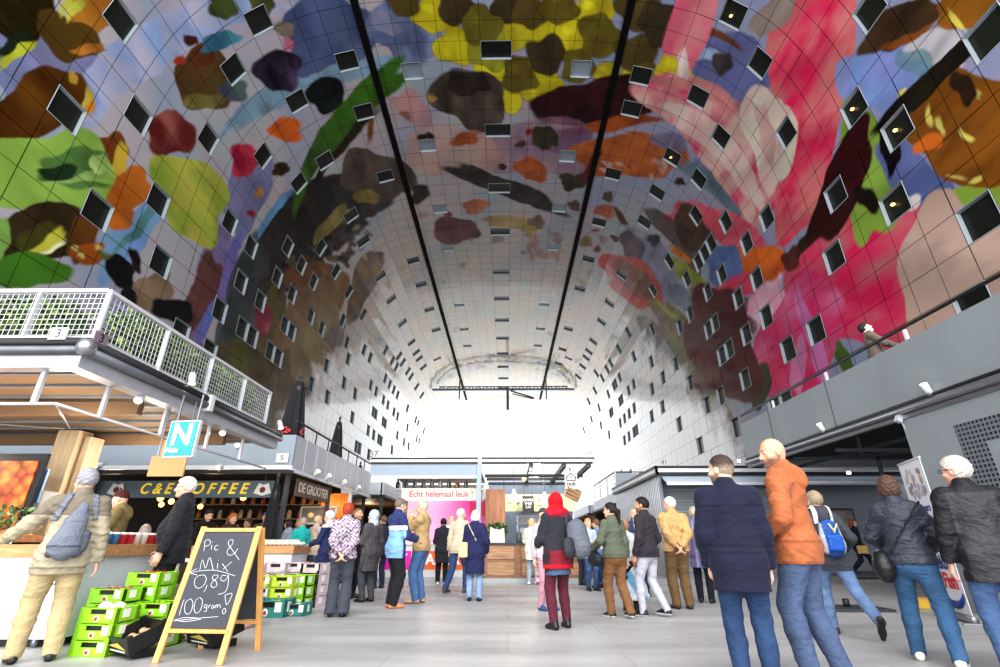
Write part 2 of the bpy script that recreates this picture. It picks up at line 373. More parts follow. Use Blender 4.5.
# --- bands and hazy scenery first
paint([(-10, 25), (60, 40), (110, 75), (90, 110), (20, 110), (-10, 100)], (140, 142, 186), a=.8)
paint([(90, 60), (240, -5), (290, 5), (130, 95), (100, 110)], (150, 175, 215), (205, 195, 205), ((110, 80), (190, 60)), a=.8)
paint([(230, 105), (300, 80), (400, 55), (400, 68), (300, 95), (240, 122)], (140, 180, 200), a=.8)
paint([(285, 0), (362, -5), (372, 50), (345, 62), (300, 72), (284, 30)], (92, 104, 140), (112, 122, 154), ((290, 0), (360, 70)))
paint([(372, 0), (440, -10), (440, 30), (440, 55), (385, 62)], (108, 118, 152), (150, 160, 185), ((400, 0), (410, 60)))
paint([(370, 10), (395, 22), (400, 35), (380, 34)], (160, 160, 180), a=.7)
paint([(100, 240), (160, 190), (175, 205), (120, 275), (95, 270)], (140, 170, 215), (130, 170, 180), ((110, 250), (165, 205)))
paint([(120, 240), (160, 195), (166, 200), (126, 250)], (110, 160, 160))
paint([(225, 225), (240, 150), (262, 150), (275, 185), (255, 215), (240, 230)], (122, 126, 166), (142, 142, 176), a=.9)
paint([(180, 320), (212, 235), (240, 215), (225, 260), (200, 340)], (150, 130, 175), a=.9)
paint([(185, 300), (200, 265), (222, 255), (215, 300), (200, 335), (185, 330)], (120, 82, 78), (140, 100, 95), streak=.3)
paint([(196, 345), (205, 318), (222, 280), (236, 240), (244, 232), (240, 255), (222, 300), (207, 345)], (108, 135, 195), (150, 120, 180), ((240, 235), (200, 345)))
paint([(212, 340), (226, 300), (240, 262), (252, 240), (258, 250), (250, 280), (240, 310), (230, 350)], (70, 92, 92), (100, 90, 110), ((245, 245), (225, 345)), a=.9)
paint([(215, 350), (235, 310), (255, 275), (275, 260), (280, 300), (275, 350), (270, 400), (230, 380)], (75, 85, 90), (120, 95, 80), ((260, 280), (260, 390)), streak=.25, a=.9)
paint([(225, 345), (255, 335), (270, 360), (268, 405), (240, 385)], (130, 130, 70), (120, 95, 70), ((245, 340), (260, 400)), streak=.2, a=.8)
paint([(255, 240), (290, 190), (310, 180), (360, 190), (372, 205), (350, 235), (310, 270), (280, 300), (262, 300)], (74, 72, 78), (96, 90, 88), streak=.3)
paint([(262, 245), (288, 215), (305, 195), (318, 205), (300, 235), (276, 270)], (92, 82, 76), (70, 70, 84), streak=.3)
paint([(258, 262), (268, 236), (300, 200), (312, 182), (350, 172), (366, 186), (372, 200), (356, 226), (330, 240), (300, 262), (276, 288)], (52, 48, 50), (76, 70, 66), streak=.3, a=.9)
for k in range(110):
    x = rg.uniform(258, 372); y = 330 - (x - 240) * rg.uniform(.75, 1.05) + rg.uniform(-25, 20)
    paint(ell(x, y, rg.uniform(2, 7), rg.uniform(2, 5), rg.uniform(0, 90), 7), rg.choice([(50, 48, 54), (84, 74, 68), (110, 90, 66), (76, 84, 88), (44, 46, 44), (128, 116, 92), (84, 56, 52), (36, 34, 38)]), a=.85)
paint([(251, 237), (262, 222), (290, 188), (293, 192), (268, 226), (256, 242)], (128, 176, 212))
paint([(236, 262), (248, 244), (262, 250), (256, 290), (246, 330), (232, 352), (228, 320)], (62, 92, 76), (92, 76, 104), ((246, 250), (236, 345)), streak=.2, a=.75); paint([(262, 300), (282, 286), (280, 330), (268, 372), (252, 380), (256, 336)], (108, 112, 60), (128, 92, 56), ((272, 290), (260, 375)), streak=.25, a=.8)
stroke([(246, 250), (270, 218), (300, 178), (330, 158)], 3, (70, 80, 78), taper=False)
paint(ell(250, 211, 3.5, 4), (185, 60, 60)); paint(ell(259, 190, 4, 4), (215, 160, 80)); paint(ell(282, 170, 7, 7), (75, 58, 42), (110, 90, 60))
paint([(318, 225), (345, 205), (352, 208), (325, 240), (316, 240)], (176, 160, 90), a=.8)
paint([(275, 320), (300, 285), (332, 268), (350, 280), (340, 310), (318, 350), (300, 400), (280, 380)], (134, 100, 60), (150, 120, 75), ((320, 280), (290, 380)), streak=.3, a=.9)
paint([(300, 340), (318, 325), (330, 345), (318, 385), (305, 385)], (170, 160, 80), (150, 130, 80), a=.8)
paint([(283, 275), (300, 262), (326, 268), (312, 282), (292, 286)], (140, 92, 55), a=.9)
paint(ell(264, 318, 8, 17, 8), (150, 52, 78), (190, 110, 120)); stroke([(266, 303), (270, 290)], 2.5, (200, 190, 120))
stroke([(338, 241), (346, 233), (362, 229), (388, 232)], 4.5, (92, 50, 58))
paint([(345, 316), (353, 292), (362, 262), (374, 249), (381, 252), (379, 270), (372, 292), (360, 312), (350, 318)], (96, 80, 80), (150, 118, 70), ((375, 255), (352, 312)), streak=.15)
paint([(200, 350), (235, 352), (285, 355), (318, 372), (300, 398), (270, 432), (255, 452), (215, 440), (190, 380)], (96, 82, 58), (120, 100, 74), ((230, 360), (290, 400)), streak=.25, a=.85); paint([(228, 350), (246, 352), (252, 400), (240, 420), (226, 390)], (112, 118, 58), a=.7)
paint([(318, 300), (345, 320), (330, 360), (308, 388), (292, 380), (300, 340)], (140, 120, 78), (160, 146, 92), streak=.2, a=.75); paint([(338, 318), (348, 332), (336, 350), (326, 344)], (104, 92, 96), a=.7)
# --- top left: brown, gold and green
paint([(-5, 88), (18, 78), (36, 69), (62, 66), (78, 74), (94, 80), (84, 94), (74, 106), (62, 118), (55, 132), (-5, 142)], (124, 84, 30), (92, 58, 22), streak=.35, root=(-5, 130), nst=9)
paint([(-5, -5), (35, -5), (58, 5), (48, 22), (30, 35), (-5, 42)], (64, 52, 24), (40, 40, 24))
paint([(65, -5), (118, -5), (112, 26), (92, 32), (76, 22)], (170, 116, 40), (205, 150, 60), streak=.35, root=(60, 0), nst=12)
paint([(36, 22), (42, 42), (56, 52), (78, 54), (110, 50), (98, 42), (84, 24), (70, 14), (50, 12)], (112, 86, 38), (86, 70, 34), streak=.3, root=(36, 16), nst=10)
paint([(74, 44), (92, 42), (110, 49), (92, 52), (76, 52)], (200, 140, 60), streak=.3, root=(110, 50))
paint([(74, 2), (84, -5), (80, 10), (72, 18), (66, 12)], (205, 205, 90)); paint([(60, 6), (74, -2), (70, 8), (62, 14)], (198, 200, 90))
paint([(-5, 50), (25, 35), (30, 40), (20, 50), (-5, 62)], (190, 196, 60)); paint([(-5, 40), (15, 28), (24, 22), (20, 38), (-5, 52)], (46, 58, 44))
for a, b in (((75, 82), (127, 65)), ((78, 98), (120, 76)), ((80, 100), (130, 79)), ((92, 46), (170, 84)), ((60, 60), (42, 78)), ((42, 42), (44, 76)), ((17, 56), (22, 82)), ((6, 60), (10, 88)), ((140, 30), (176, 46)), ((96, 99), (118, 106)), ((94, 118), (124, 124)), ((125, 15), (98, 48)), ((150, -5), (190, 28)), ((182, -5), (210, 20)), ((124, 140), (160, 106)), ((118, 150), (152, 104)), ((110, 152), (140, 118))):
    stroke([a, b], 2.4, (84, 58, 34))
paint([(78, 100), (92, 84), (94, 98), (86, 112), (80, 112)], (214, 196, 92)); paint([(84, 100), (96, 98), (92, 106), (84, 110)], (222, 160, 50))
paint([(64, 70), (74, 66), (76, 80), (68, 78)], (214, 180, 70))
paint([(90, 138), (104, 132), (126, 138), (124, 158), (110, 165), (100, 158)], (150, 92, 38), streak=.3)
paint([(106, 162), (122, 138), (126, 150), (120, 172), (112, 180)], (216, 190, 70))
paint([(96, 200), (112, 184), (118, 166), (138, 172), (150, 174), (136, 184), (158, 196), (134, 200), (118, 212), (108, 214)], (196, 124, 40), (170, 96, 34), streak=.35, root=(104, 195), nst=9)
paint([(104, 214), (122, 206), (136, 214), (114, 230)], (205, 130, 44), streak=.3)
paint([(-5, 143), (28, 134), (54, 128), (80, 137), (98, 148), (108, 166), (113, 184), (100, 195), (80, 204), (50, 212), (20, 215), (-5, 214)], (150, 184, 88), (166, 196, 98), ((10, 145), (90, 200)))
paint([(35, 163), (44, 152), (62, 145), (80, 142), (94, 148), (100, 158), (84, 166), (66, 172), (50, 182), (44, 172)], (108, 146, 82), (88, 124, 70))
paint([(36, 162), (56, 160), (77, 158), (64, 170), (52, 180), (46, 180), (44, 170)], (52, 78, 50))
paint([(52, 181), (66, 172), (90, 165), (108, 166), (96, 172), (70, 178), (58, 184)], (180, 212, 128)); paint([(56, 183), (80, 176), (112, 183), (84, 184)], (110, 150, 84))
paint([(84, 156), (96, 148), (104, 160), (96, 166), (86, 164)], (184, 210, 130))
paint([(-5, 214), (40, 214), (84, 204), (86, 222), (76, 246), (56, 262), (-5, 262)], (74, 62, 40), (96, 74, 44), streak=.3)
paint([(60, 238), (86, 210), (96, 226), (82, 254), (66, 258)], (130, 88, 40), streak=.3)
paint([(8, 252), (38, 222), (56, 227), (60, 238), (36, 254)], (92, 92, 40)); paint([(26, 253), (54, 226), (60, 234), (40, 254)], (206, 204, 80)); paint([(36, 254), (58, 238), (60, 240), (42, 256)], (240, 240, 200))
paint([(-5, 218), (6, 224), (8, 252), (-5, 258)], (160, 200, 110))
paint([(-5, 259), (22, 258), (52, 261), (69, 268), (60, 282), (30, 286), (-5, 286)], (96, 146, 52), (84, 130, 50))
paint([(64, 252), (84, 240), (104, 250), (96, 262), (72, 262)], (186, 110, 40), streak=.3)
for p in ((70, 246), (76, 254), (96, 248)): paint(ell(p[0], p[1], 4, 3, 40, 8), (226, 210, 130))
stroke([(72, 262), (80, 280), (84, 290)], 3, (90, 66, 40)); stroke([(94, 262), (108, 274), (110, 288)], 3, (80, 70, 40))
paint([(100, 250), (126, 270), (136, 284), (128, 284), (104, 264)], (120, 118, 52))
paint([(107, 262), (118, 256), (128, 262), (138, 282), (122, 290), (108, 276)], (40, 40, 46)); paint([(134, 250), (142, 250), (138, 262), (146, 270), (138, 272), (132, 262)], (64, 50, 50))
paint([(130, 294), (148, 276), (168, 280), (176, 284), (172, 296), (158, 310), (144, 316), (134, 306)], (158, 138, 114), (134, 112, 92), spk=.1)
paint([(148, 314), (176, 298), (194, 316), (191, 328), (176, 322), (160, 320)], (38, 38, 44)); paint([(118, 292), (132, 288), (138, 300), (128, 308)], (44, 44, 52))
# --- left: small dark, red and green patches
paint([(183, 98), (178, 80), (184, 60), (190, 44), (206, 46), (222, 62), (232, 84), (226, 98), (208, 106), (192, 106)], (104, 92, 54), (118, 72, 44), spk=.3); paint([(186, 62), (192, 46), (206, 48), (212, 60), (196, 70)], (126, 78, 48), spk=.3)
paint([(180, 90), (196, 96), (222, 92), (208, 106), (192, 106)], (150, 140, 84), spk=.4)
paint([(193, 43), (214, 32), (232, 29), (238, 34), (226, 46), (213, 54)], (98, 168, 184), (70, 120, 140)); stroke([(194, 43), (216, 34), (236, 33)], 1.2, (40, 60, 60)); stroke([(196, 44), (218, 42)], 1, (40, 60, 60)); stroke([(194, 43), (214, 31), (234, 29), (238, 34)], 1.6, (50, 70, 40), taper=False)
paint([(215, 95), (233, 75), (240, 84), (247, 99), (232, 99)], (112, 132, 124), (84, 80, 110), spk=.3)
paint(ell(187, 41, 6, 6), (96, 56, 44)); paint(ell(178, 60, 4, 4), (190, 80, 60)); stroke([(184, 38), (176, 28)], 2, (70, 50, 40)); stroke([(190, 36), (196, 30)], 2, (70, 50, 40))
paint([(205, -5), (234, -5), (232, 12), (230, 20), (220, 14), (210, 6)], (96, 110, 64), spk=.3); paint([(246, -5), (268, -5), (268, 6), (262, 14), (250, 10)], (112, 112, 66), spk=.3)
paint(ell(281, 27, 11, 7, 12), (158, 146, 132), (128, 118, 104), spk=.2); paint(ell(285, 41, 5, 6), (206, 110, 130), (190, 160, 180))
paint(ell(171, 132, 23, 21), (122, 48, 48), (176, 116, 104), ((160, 120), (192, 148)), streak=.1)
paint([(157, 172), (165, 158), (182, 155), (203, 160), (217, 177), (226, 204), (222, 231), (204, 241), (186, 236), (170, 225), (160, 199)], (198, 196, 92), (150, 176, 74), ((175, 190), (228, 215)))
berry(277, 68, 22, (40, 32, 54), (104, 84, 112), 44); berry(245, 160, 16, (160, 28, 74), (226, 90, 110), 34)
paint(ell(285, 127, 15, 13), (224, 124, 34), (196, 96, 26)); stroke([(299, 120), (306, 114), (316, 114)], 2, (70, 50, 34))
paint(ell(327, 93, 18, 17), (34, 40, 42), (56, 66, 62))
paint([(297, 186), (300, 165), (314, 140), (335, 114), (356, 90), (380, 73), (402, 66), (410, 70), (394, 92), (370, 112), (342, 138), (328, 158), (314, 182), (304, 190)], (86, 132, 48), (60, 96, 40), ((330, 110), (350, 130)), spk=.12); stroke([(298, 182), (302, 164), (316, 139), (337, 113), (358, 89), (382, 72)], 3, (150, 176, 86), taper=False)
paint([(312, 182), (326, 160), (344, 140), (372, 114), (392, 96), (366, 126), (336, 158), (318, 186)], (66, 50, 40))
paint([(367, 140), (372, 113), (376, 114), (371, 142)], (150, 96, 54)); paint([(401, 114), (412, 113), (410, 120)], (80, 66, 52))
paint([(394, 108), (408, 88), (426, 108), (432, 122), (412, 124)], (214, 150, 140), a=.6)
paint([(342, 168), (348, 156), (372, 152), (398, 158), (410, 170), (413, 186), (404, 196), (380, 198), (358, 194), (347, 184)], (98, 84, 78), (120, 108, 100), streak=.12); paint([(410, 192), (430, 180), (424, 194), (428, 198), (414, 204)], (84, 76, 70))
paint([(352, 192), (372, 190), (380, 198), (364, 204)], (170, 150, 84), a=.8)
# --- crown: yellow, grey and rust patches
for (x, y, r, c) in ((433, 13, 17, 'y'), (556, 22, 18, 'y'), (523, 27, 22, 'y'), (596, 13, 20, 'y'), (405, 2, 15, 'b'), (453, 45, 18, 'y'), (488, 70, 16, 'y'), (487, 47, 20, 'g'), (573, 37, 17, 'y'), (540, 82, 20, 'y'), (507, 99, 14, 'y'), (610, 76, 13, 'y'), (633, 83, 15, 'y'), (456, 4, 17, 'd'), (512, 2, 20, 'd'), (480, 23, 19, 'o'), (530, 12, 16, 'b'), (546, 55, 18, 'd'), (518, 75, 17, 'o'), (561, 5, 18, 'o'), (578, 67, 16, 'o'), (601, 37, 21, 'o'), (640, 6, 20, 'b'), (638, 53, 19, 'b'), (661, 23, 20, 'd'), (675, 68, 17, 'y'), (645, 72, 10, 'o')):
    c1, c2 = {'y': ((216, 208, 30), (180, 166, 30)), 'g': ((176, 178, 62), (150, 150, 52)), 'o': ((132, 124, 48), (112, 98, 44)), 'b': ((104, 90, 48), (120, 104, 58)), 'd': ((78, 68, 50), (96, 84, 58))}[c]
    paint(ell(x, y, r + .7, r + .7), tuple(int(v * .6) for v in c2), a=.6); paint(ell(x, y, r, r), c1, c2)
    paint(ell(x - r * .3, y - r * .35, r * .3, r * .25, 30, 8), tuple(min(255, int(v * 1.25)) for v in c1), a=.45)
paint([(432, 99), (437, 84), (455, 72), (468, 64), (479, 78), (499, 87), (503, 103), (505, 116), (490, 126), (470, 132), (452, 119), (438, 106)], (84, 74, 68), (116, 104, 94), streak=.4, root=(433, 99), nst=8); paint([(448, 78), (468, 64), (480, 80), (492, 88), (466, 94), (446, 92)], (58, 50, 48), a=.7)
paint(ell(432, 99, 4, 3), (190, 160, 90)); stroke([(420, 42), (424, 52), (420, 60)], 5, (190, 170, 60), taper=False)
paint([(529, 114), (545, 102), (566, 89), (590, 75), (620, 78), (646, 88), (667, 112), (640, 117), (600, 123), (560, 126), (540, 122)], (84, 42, 46), (62, 32, 38), ((540, 115), (620, 80)), streak=.1); paint([(554, 132), (582, 124), (622, 118), (664, 112), (640, 123), (600, 131), (572, 134)], (186, 104, 46), (150, 80, 36))
paint(ell(545, 148, 62, 26, 0), (150, 112, 140), (196, 158, 150), a=.7); paint(ell(450, 150, 46, 22, 0), (206, 160, 140), (196, 170, 165), a=.6)
paint(ell(560, 140, 30, 12, 0), (134, 96, 140), a=.6)
paint(ell(420, 135, 4, 3), (50, 54, 50)); paint(ell(427, 134, 5, 3, 40), (60, 60, 56))
paint(ell(464, 141, 14, 6, -12), (194, 116, 70), (170, 90, 56), spk=.3); stroke([(452, 148), (470, 152), (482, 150)], 1.4, (130, 80, 50)); stroke([(470, 138), (482, 136)], 2, (180, 100, 60))
paint([(516, 168), (526, 160), (548, 158), (544, 161), (530, 166), (548, 176), (546, 181), (530, 177)], (192, 112, 62), (160, 84, 50), spk=.3)
for (x, y, rx, ry) in ((543, 138, 13, 10), (536, 136, 6, 6), (551, 140, 6, 7), (574, 182, 12, 8), (582, 178, 7, 6), (566, 176, 6, 4)): paint(ell(x, y, rx, ry), (70, 66, 52), (96, 94, 66), spk=.5)
paint(ell(503, 165, 4, 3, 30), (90, 70, 70)); paint(ell(521, 144, 4, 3), (100, 80, 74)); paint(ell(526, 134, 3, 3), (170, 60, 70))
paint([(457, 171), (470, 170), (492, 173), (516, 182), (536, 192), (552, 207), (562, 214), (575, 216), (566, 219), (564, 224), (556, 213), (544, 205), (524, 201), (500, 193), (480, 188), (465, 180)], (92, 84, 80), (66, 58, 56), ((510, 175), (500, 200)), streak=.1)
paint(ell(456, 230, 23, 13, 0), (132, 92, 88), (108, 70, 68), streak=.12); stroke([(466, 219), (470, 212), (466, 206), (456, 207)], 3.5, (96, 70, 66)); paint(ell(476, 206, 12, 7, -8), (200, 134, 110), (170, 110, 90))
paint(ell(512, 222, 26, 6, 0), (196, 172, 120), (170, 150, 110)); paint(ell(536, 222, 8, 6), (150, 124, 118)); paint(ell(530, 228, 8, 4), (206, 186, 100))
for k in range(22): paint(ell(rg.uniform(524, 562), rg.uniform(234, 258), rg.uniform(2, 6), rg.uniform(2, 4), 0, 8), rg.choice([(178, 148, 140), (190, 160, 130), (156, 120, 116), (200, 150, 120)]), a=.7)
paint(ell(447, 213, 4, 3), (150, 90, 96)); paint(ell(499, 240, 6, 3), (160, 146, 146)); paint(ell(575, 206, 6, 5), (110, 86, 80))
# --- right: orange, pale and pink patches
paint([(583, 184), (584, 163), (594, 146), (610, 135), (632, 130), (650, 138), (666, 156), (679, 170), (676, 182), (662, 178), (648, 172), (636, 160), (616, 162), (602, 164), (590, 180)], (200, 124, 66), (168, 92, 50), ((640, 132), (620, 165)), streak=.15, root=(620, 175)); paint([(582, 190), (584, 168), (596, 150), (600, 158), (590, 178)], (120, 66, 54))
for k in range(16): paint(ell(rg.uniform(600, 668), rg.uniform(160, 184), rg.uniform(2, 6), rg.uniform(1.5, 4), rg.uniform(0, 90), 7), rg.choice([(206, 110, 90), (220, 170, 150), (180, 84, 70), (224, 190, 180)]), a=.85)
paint(ell(681, 182, 5, 4), (70, 52, 44))
paint([(655, 128), (672, 138), (684, 134), (690, 146), (670, 152), (656, 146)], (150, 140, 168)); paint([(690, 155), (700, 160), (724, 176), (735, 196), (748, 215), (725, 205), (706, 185)], (128, 140, 178))
paint([(688, 158), (712, 178), (740, 208), (732, 212), (704, 190), (684, 166)], (120, 144, 150), a=.8)
PB = (790, 262)
paint([(690, 40), (720, 30), (760, 45), (768, 90), (756, 110), (735, 104), (700, 85)], (126, 130, 168), (110, 118, 170)); paint([(688, 52), (706, 46), (722, 54), (704, 60)], (170, 190, 220)); paint([(690, 22), (720, 30), (735, 38), (738, 46), (714, 36)], (130, 84, 54)); paint(ell(722, 62, 11, 10, -30), (74, 68, 72), (100, 90, 88))
paint([(646, 92), (650, 77), (672, 76), (706, 84), (734, 102), (750, 124), (766, 156), (772, 190), (772, 216), (757, 224), (735, 200), (710, 166), (686, 142), (664, 116)], (216, 186, 176), (216, 60, 116), ((700, 110), (772, 212)), streak=.22, root=(775, 225), nst=9)
paint([(662, 104), (690, 110), (724, 130), (748, 166), (764, 205), (748, 196), (716, 160), (688, 130)], (226, 214, 204), (222, 190, 190), ((670, 108), (752, 200)), a=.75)
paint([(648, 78), (672, 74), (712, 84), (738, 102), (750, 116), (720, 104), (690, 92)], (214, 150, 144), a=.8)
paint([(784, 246), (790, 205), (778, 180), (770, 130), (778, 70), (766, 30), (782, -5), (842, -5), (849, 40), (843, 100), (834, 150), (816, 185), (806, 215), (797, 248)], (220, 138, 138), (222, 36, 104), ((800, 50), (798, 200)), streak=.22, root=(792, 255), nst=12)
paint([(735, 116), (750, 103), (776, 102), (795, 117), (797, 140), (786, 165), (772, 190), (762, 216), (768, 182), (760, 150), (746, 134)], (220, 214, 198), (216, 180, 176), ((770, 110), (768, 200)), streak=.1, root=(764, 215)); paint([(752, 118), (764, 112), (776, 130), (772, 170), (766, 160), (764, 140)], (214, 170, 166), a=.6)
paint([(670, -5), (735, -5), (715, 12), (696, 24), (688, 52), (686, 70), (678, 74), (676, 56), (680, 24)], (222, 110, 140), (214, 150, 150), streak=.2); paint([(676, 74), (680, 48), (686, 56), (688, 72), (684, 76)], (232, 214, 208))
paint([(752, 28), (758, 10), (776, -5), (800, -5), (788, 16), (772, 30), (756, 36)], (172, 158, 150), (150, 134, 124))
paint([(790, 264), (772, 246), (742, 226), (716, 205), (692, 204), (668, 212), (684, 226), (706, 238), (735, 252), (762, 264)], (206, 92, 110), (224, 120, 140), ((690, 215), (780, 258)), streak=.25, root=PB, nst=10)
paint([(710, 250), (730, 246), (752, 260), (748, 280), (728, 284), (708, 276)], (104, 132, 180), (90, 112, 160), streak=.1)
paint([(788, 263), (752, 270), (716, 284), (706, 290), (724, 302), (748, 292), (766, 284)], (216, 66, 112), (222, 110, 140), streak=.25, root=PB)
paint([(784, 272), (760, 290), (738, 316), (752, 330), (768, 318), (784, 290)], (226, 196, 208), (222, 150, 180), streak=.2, root=PB); paint([(776, 300), (756, 334), (752, 352), (762, 350), (776, 320)], (226, 210, 216))
paint([(788, 262), (806, 244), (832, 226), (882, 204), (908, 206), (940, 240), (946, 270), (932, 292), (900, 318), (874, 336), (850, 348), (826, 340), (806, 306)], (222, 40, 110), (206, 130, 134), ((805, 268), (915, 262)), streak=.26, root=PB, nst=12)
paint([(789, 264), (776, 320), (756, 400), (790, 412), (830, 385), (850, 350), (826, 316)], (218, 52, 118), (216, 120, 160), ((790, 290), (800, 390)), streak=.25, root=PB, nst=14); paint([(796, 276), (812, 320), (832, 368), (818, 374), (806, 340)], (222, 150, 206), a=.8)
paint([(800, 330), (806, 372), (796, 390), (786, 390)], (220, 160, 200), a=.7); paint([(836, 338), (858, 362), (842, 372)], (104, 134, 60))
paint(ell(766, 261, 23, 17, 12), (224, 128, 34), (206, 106, 30)); paint([(785, 250), (796, 246), (806, 250), (796, 262), (794, 274), (786, 266)], (116, 60, 52))
stroke([(789, 262), (780, 300), (770, 350), (757, 408)], 6, (110, 80, 46), taper=False); paint([(752, 390), (764, 362), (770, 372), (766, 404), (754, 408)], (74, 80, 50)); stroke([(786, 200), (788, 225), (789, 252)], 5, (180, 190, 200), taper=False); paint([(798, 250), (806, 232), (816, 226), (826, 226), (804, 252)], (80, 50, 46))
paint([(845, 98), (858, 108), (872, 140), (884, 172), (894, 196), (880, 208), (856, 214), (842, 228), (846, 200), (862, 180), (866, 150), (850, 126), (838, 134)], (158, 186, 88), (140, 170, 74), streak=.08)
paint([(838, 142), (846, 130), (858, 127), (868, 136), (870, 160), (860, 188), (846, 214), (830, 234), (806, 244), (818, 214), (828, 180)], (82, 34, 38), (66, 28, 32)); paint([(860, 186), (882, 204), (866, 210), (854, 200)], (48, 38, 36))
paint([(847, 30), (862, 50), (900, 45), (960, 80), (920, 100), (880, 118), (866, 110), (850, 90)], (138, 172, 220), (146, 150, 208), ((860, 55), (905, 100)), a=.85); paint([(905, 40), (940, 20), (965, 40), (960, 70), (935, 72)], (206, 202, 206)); paint([(893, 50), (920, 44), (940, 70), (928, 84)], (122, 156, 166), a=.8)
paint([(878, 120), (905, 160), (950, 180), (960, 196), (930, 206), (905, 202), (890, 180)], (122, 132, 176), (106, 120, 168))
paint([(858, 46), (866, 30), (880, 14), (892, -5), (940, -5), (936, 16), (918, 28), (892, 42), (872, 50)], (104, 80, 56), (70, 54, 44), spk=.5); paint([(880, 44), (905, 32), (934, 16), (934, 22), (914, 34), (890, 46)], (160, 100, 48), spk=.3)
paint([(936, -5), (1005, -5), (1005, 26), (988, 20), (968, 34), (952, 20)], (170, 118, 40), (140, 96, 34), streak=.35, root=(1010, 10), nst=8); paint([(950, 4), (958, 8), (968, 28), (960, 26)], (226, 214, 100))
paint([(898, 100), (910, 88), (932, 90), (950, 80), (966, 84), (1005, 60), (1005, 182), (984, 186), (964, 176), (945, 166), (916, 158), (908, 148), (930, 132), (918, 112)], (166, 112, 36), (122, 80, 30), streak=.4, root=(1010, 115), nst=9)
for p in ((903, 98, 4, 10, -15), (932, 112, 3, 10, -10), (942, 122, 3, 10, -15), (975, 84, 4, 10, -60), (968, 130, 3, 9, -30), (955, 178, 8, 2, 20), (975, 180, 8, 3, -30), (963, 52, 8, 3, -30)): paint(ell(*p), (228, 216, 120))
paint([(910, 146), (935, 128), (944, 140), (926, 152)], (216, 128, 40)); paint([(950, 76), (965, 70), (980, 80), (976, 96), (962, 96)], (78, 60, 44))
paint([(988, 18), (1002, 30), (950, 74), (906, 112), (886, 136), (876, 128), (882, 116), (930, 70)], (42, 38, 36), (60, 52, 46), ((940, 60), (950, 75))); paint([(884, 124), (900, 136), (897, 158), (883, 177), (880, 173), (890, 152), (876, 132)], (34, 28, 32))
paint([(930, 206), (960, 190), (1005, 182), (1005, 206), (964, 212), (944, 216)], (160, 186, 80)); paint([(944, 214), (1005, 206), (1005, 262), (985, 252)], (140, 160, 210)); paint([(960, 224), (984, 214), (992, 226), (975, 238)], (36, 34, 42)); paint([(980, 246), (1005, 238), (1005, 262)], (120, 160, 80))
paint([(898, 206), (912, 200), (928, 208), (962, 236), (990, 254), (1008, 270), (1005, 300), (930, 320), (886, 336), (900, 318), (934, 290), (946, 268), (938, 240)], (206, 182, 168), (190, 164, 152), streak=.06); paint([(899, 198), (910, 194), (920, 196), (908, 212)], (236, 226, 224))
# --- right wall further in
paint([(676, 208), (700, 214), (712, 236), (704, 262), (690, 250), (676, 232)], (108, 84, 70), (90, 70, 64), streak=.25); paint([(640, 210), (672, 216), (690, 250), (704, 275), (690, 268), (668, 240)], (100, 74, 62), a=.8)
paint([(646, 256), (664, 254), (690, 270), (708, 276), (710, 290), (694, 292), (676, 270), (656, 262)], (166, 172, 66), (140, 150, 60)); paint([(666, 245), (690, 256), (684, 262)], (220, 140, 50)); paint([(630, 238), (648, 232), (664, 246), (668, 270), (684, 300), (664, 300), (648, 270)], (150, 150, 182), a=.8); paint(ell(654, 241, 6, 5), (66, 66, 66)); paint([(620, 230), (640, 238), (645, 258), (628, 258)], (112, 96, 104))
paint([(602, 262), (608, 256), (628, 257), (646, 268), (660, 284), (662, 298), (648, 307), (630, 304), (614, 288)], (190, 84, 78), (200, 96, 88)); paint([(614, 264), (632, 264), (652, 282), (654, 296), (638, 298), (622, 284)], (150, 96, 84), spk=.15)
paint([(660, 300), (682, 312), (690, 330), (700, 350), (690, 360), (672, 336)], (126, 104, 74), (140, 140, 70), streak=.2); paint([(648, 300), (668, 306), (680, 320), (672, 322)], (170, 176, 80)); paint([(668, 280), (692, 296), (690, 316), (672, 300)], (124, 146, 170), a=.8)
paint([(652, 310), (676, 318), (696, 350), (716, 392), (735, 420), (748, 440), (728, 440), (700, 396), (676, 362)], (118, 100, 70), (150, 150, 110), ((660, 315), (735, 430)), streak=.25, a=.85); paint([(636, 322), (654, 318), (664, 340), (652, 350)], (110, 104, 104), streak=.3, a=.7)
berrypts = [(690, 292), (702, 288), (713, 299), (728, 294), (740, 306), (756, 322), (757, 350), (750, 374), (738, 386), (731, 402), (720, 396), (706, 378), (694, 352), (686, 320)]
paint(berrypts, (112, 30, 38), (84, 24, 32))
for k in range(40):
    x, y = rg.uniform(690, 755), rg.uniform(290, 400)
    if 686 < x - (y - 345) * .12 < 756 and abs(y - 345) < 52: paint(ell(x, y, rg.uniform(5, 9), rg.uniform(6, 10), 0, 10), rg.choice([(128, 36, 44), (96, 26, 34), (112, 30, 40), (88, 22, 32)]), (80, 22, 30), a=.6)
paint(ell(605, 212, 9, 6), (190, 120, 90), (160, 90, 70)); paint([(612, 206), (622, 212), (630, 226), (620, 220)], (112, 76, 60)); paint(ell(587, 242, 6, 5), (170, 150, 110)); paint(ell(598, 250, 4, 3), (140, 90, 80)); paint(ell(594, 231, 4, 2), (150, 100, 80)); paint(ell(615, 237, 5, 3, 30), (100, 60, 70)); paint(ell(608, 197, 5, 5, 60), (110, 96, 70))
for k in range(70):
    x = rg.uniform(345, 680); y = rg.uniform(205, 385)
    if abs(x - 503) > 20: paint(ell(x, y, rg.uniform(2, 9) * (1.2 - y / 500), rg.uniform(2, 6) * (1.2 - y / 500), rg.uniform(0, 180), 8), rg.choice([(176, 140, 128), (196, 168, 150), (166, 176, 160), (150, 128, 120), (190, 150, 120), (168, 172, 186), (200, 182, 150)]), a=.6)
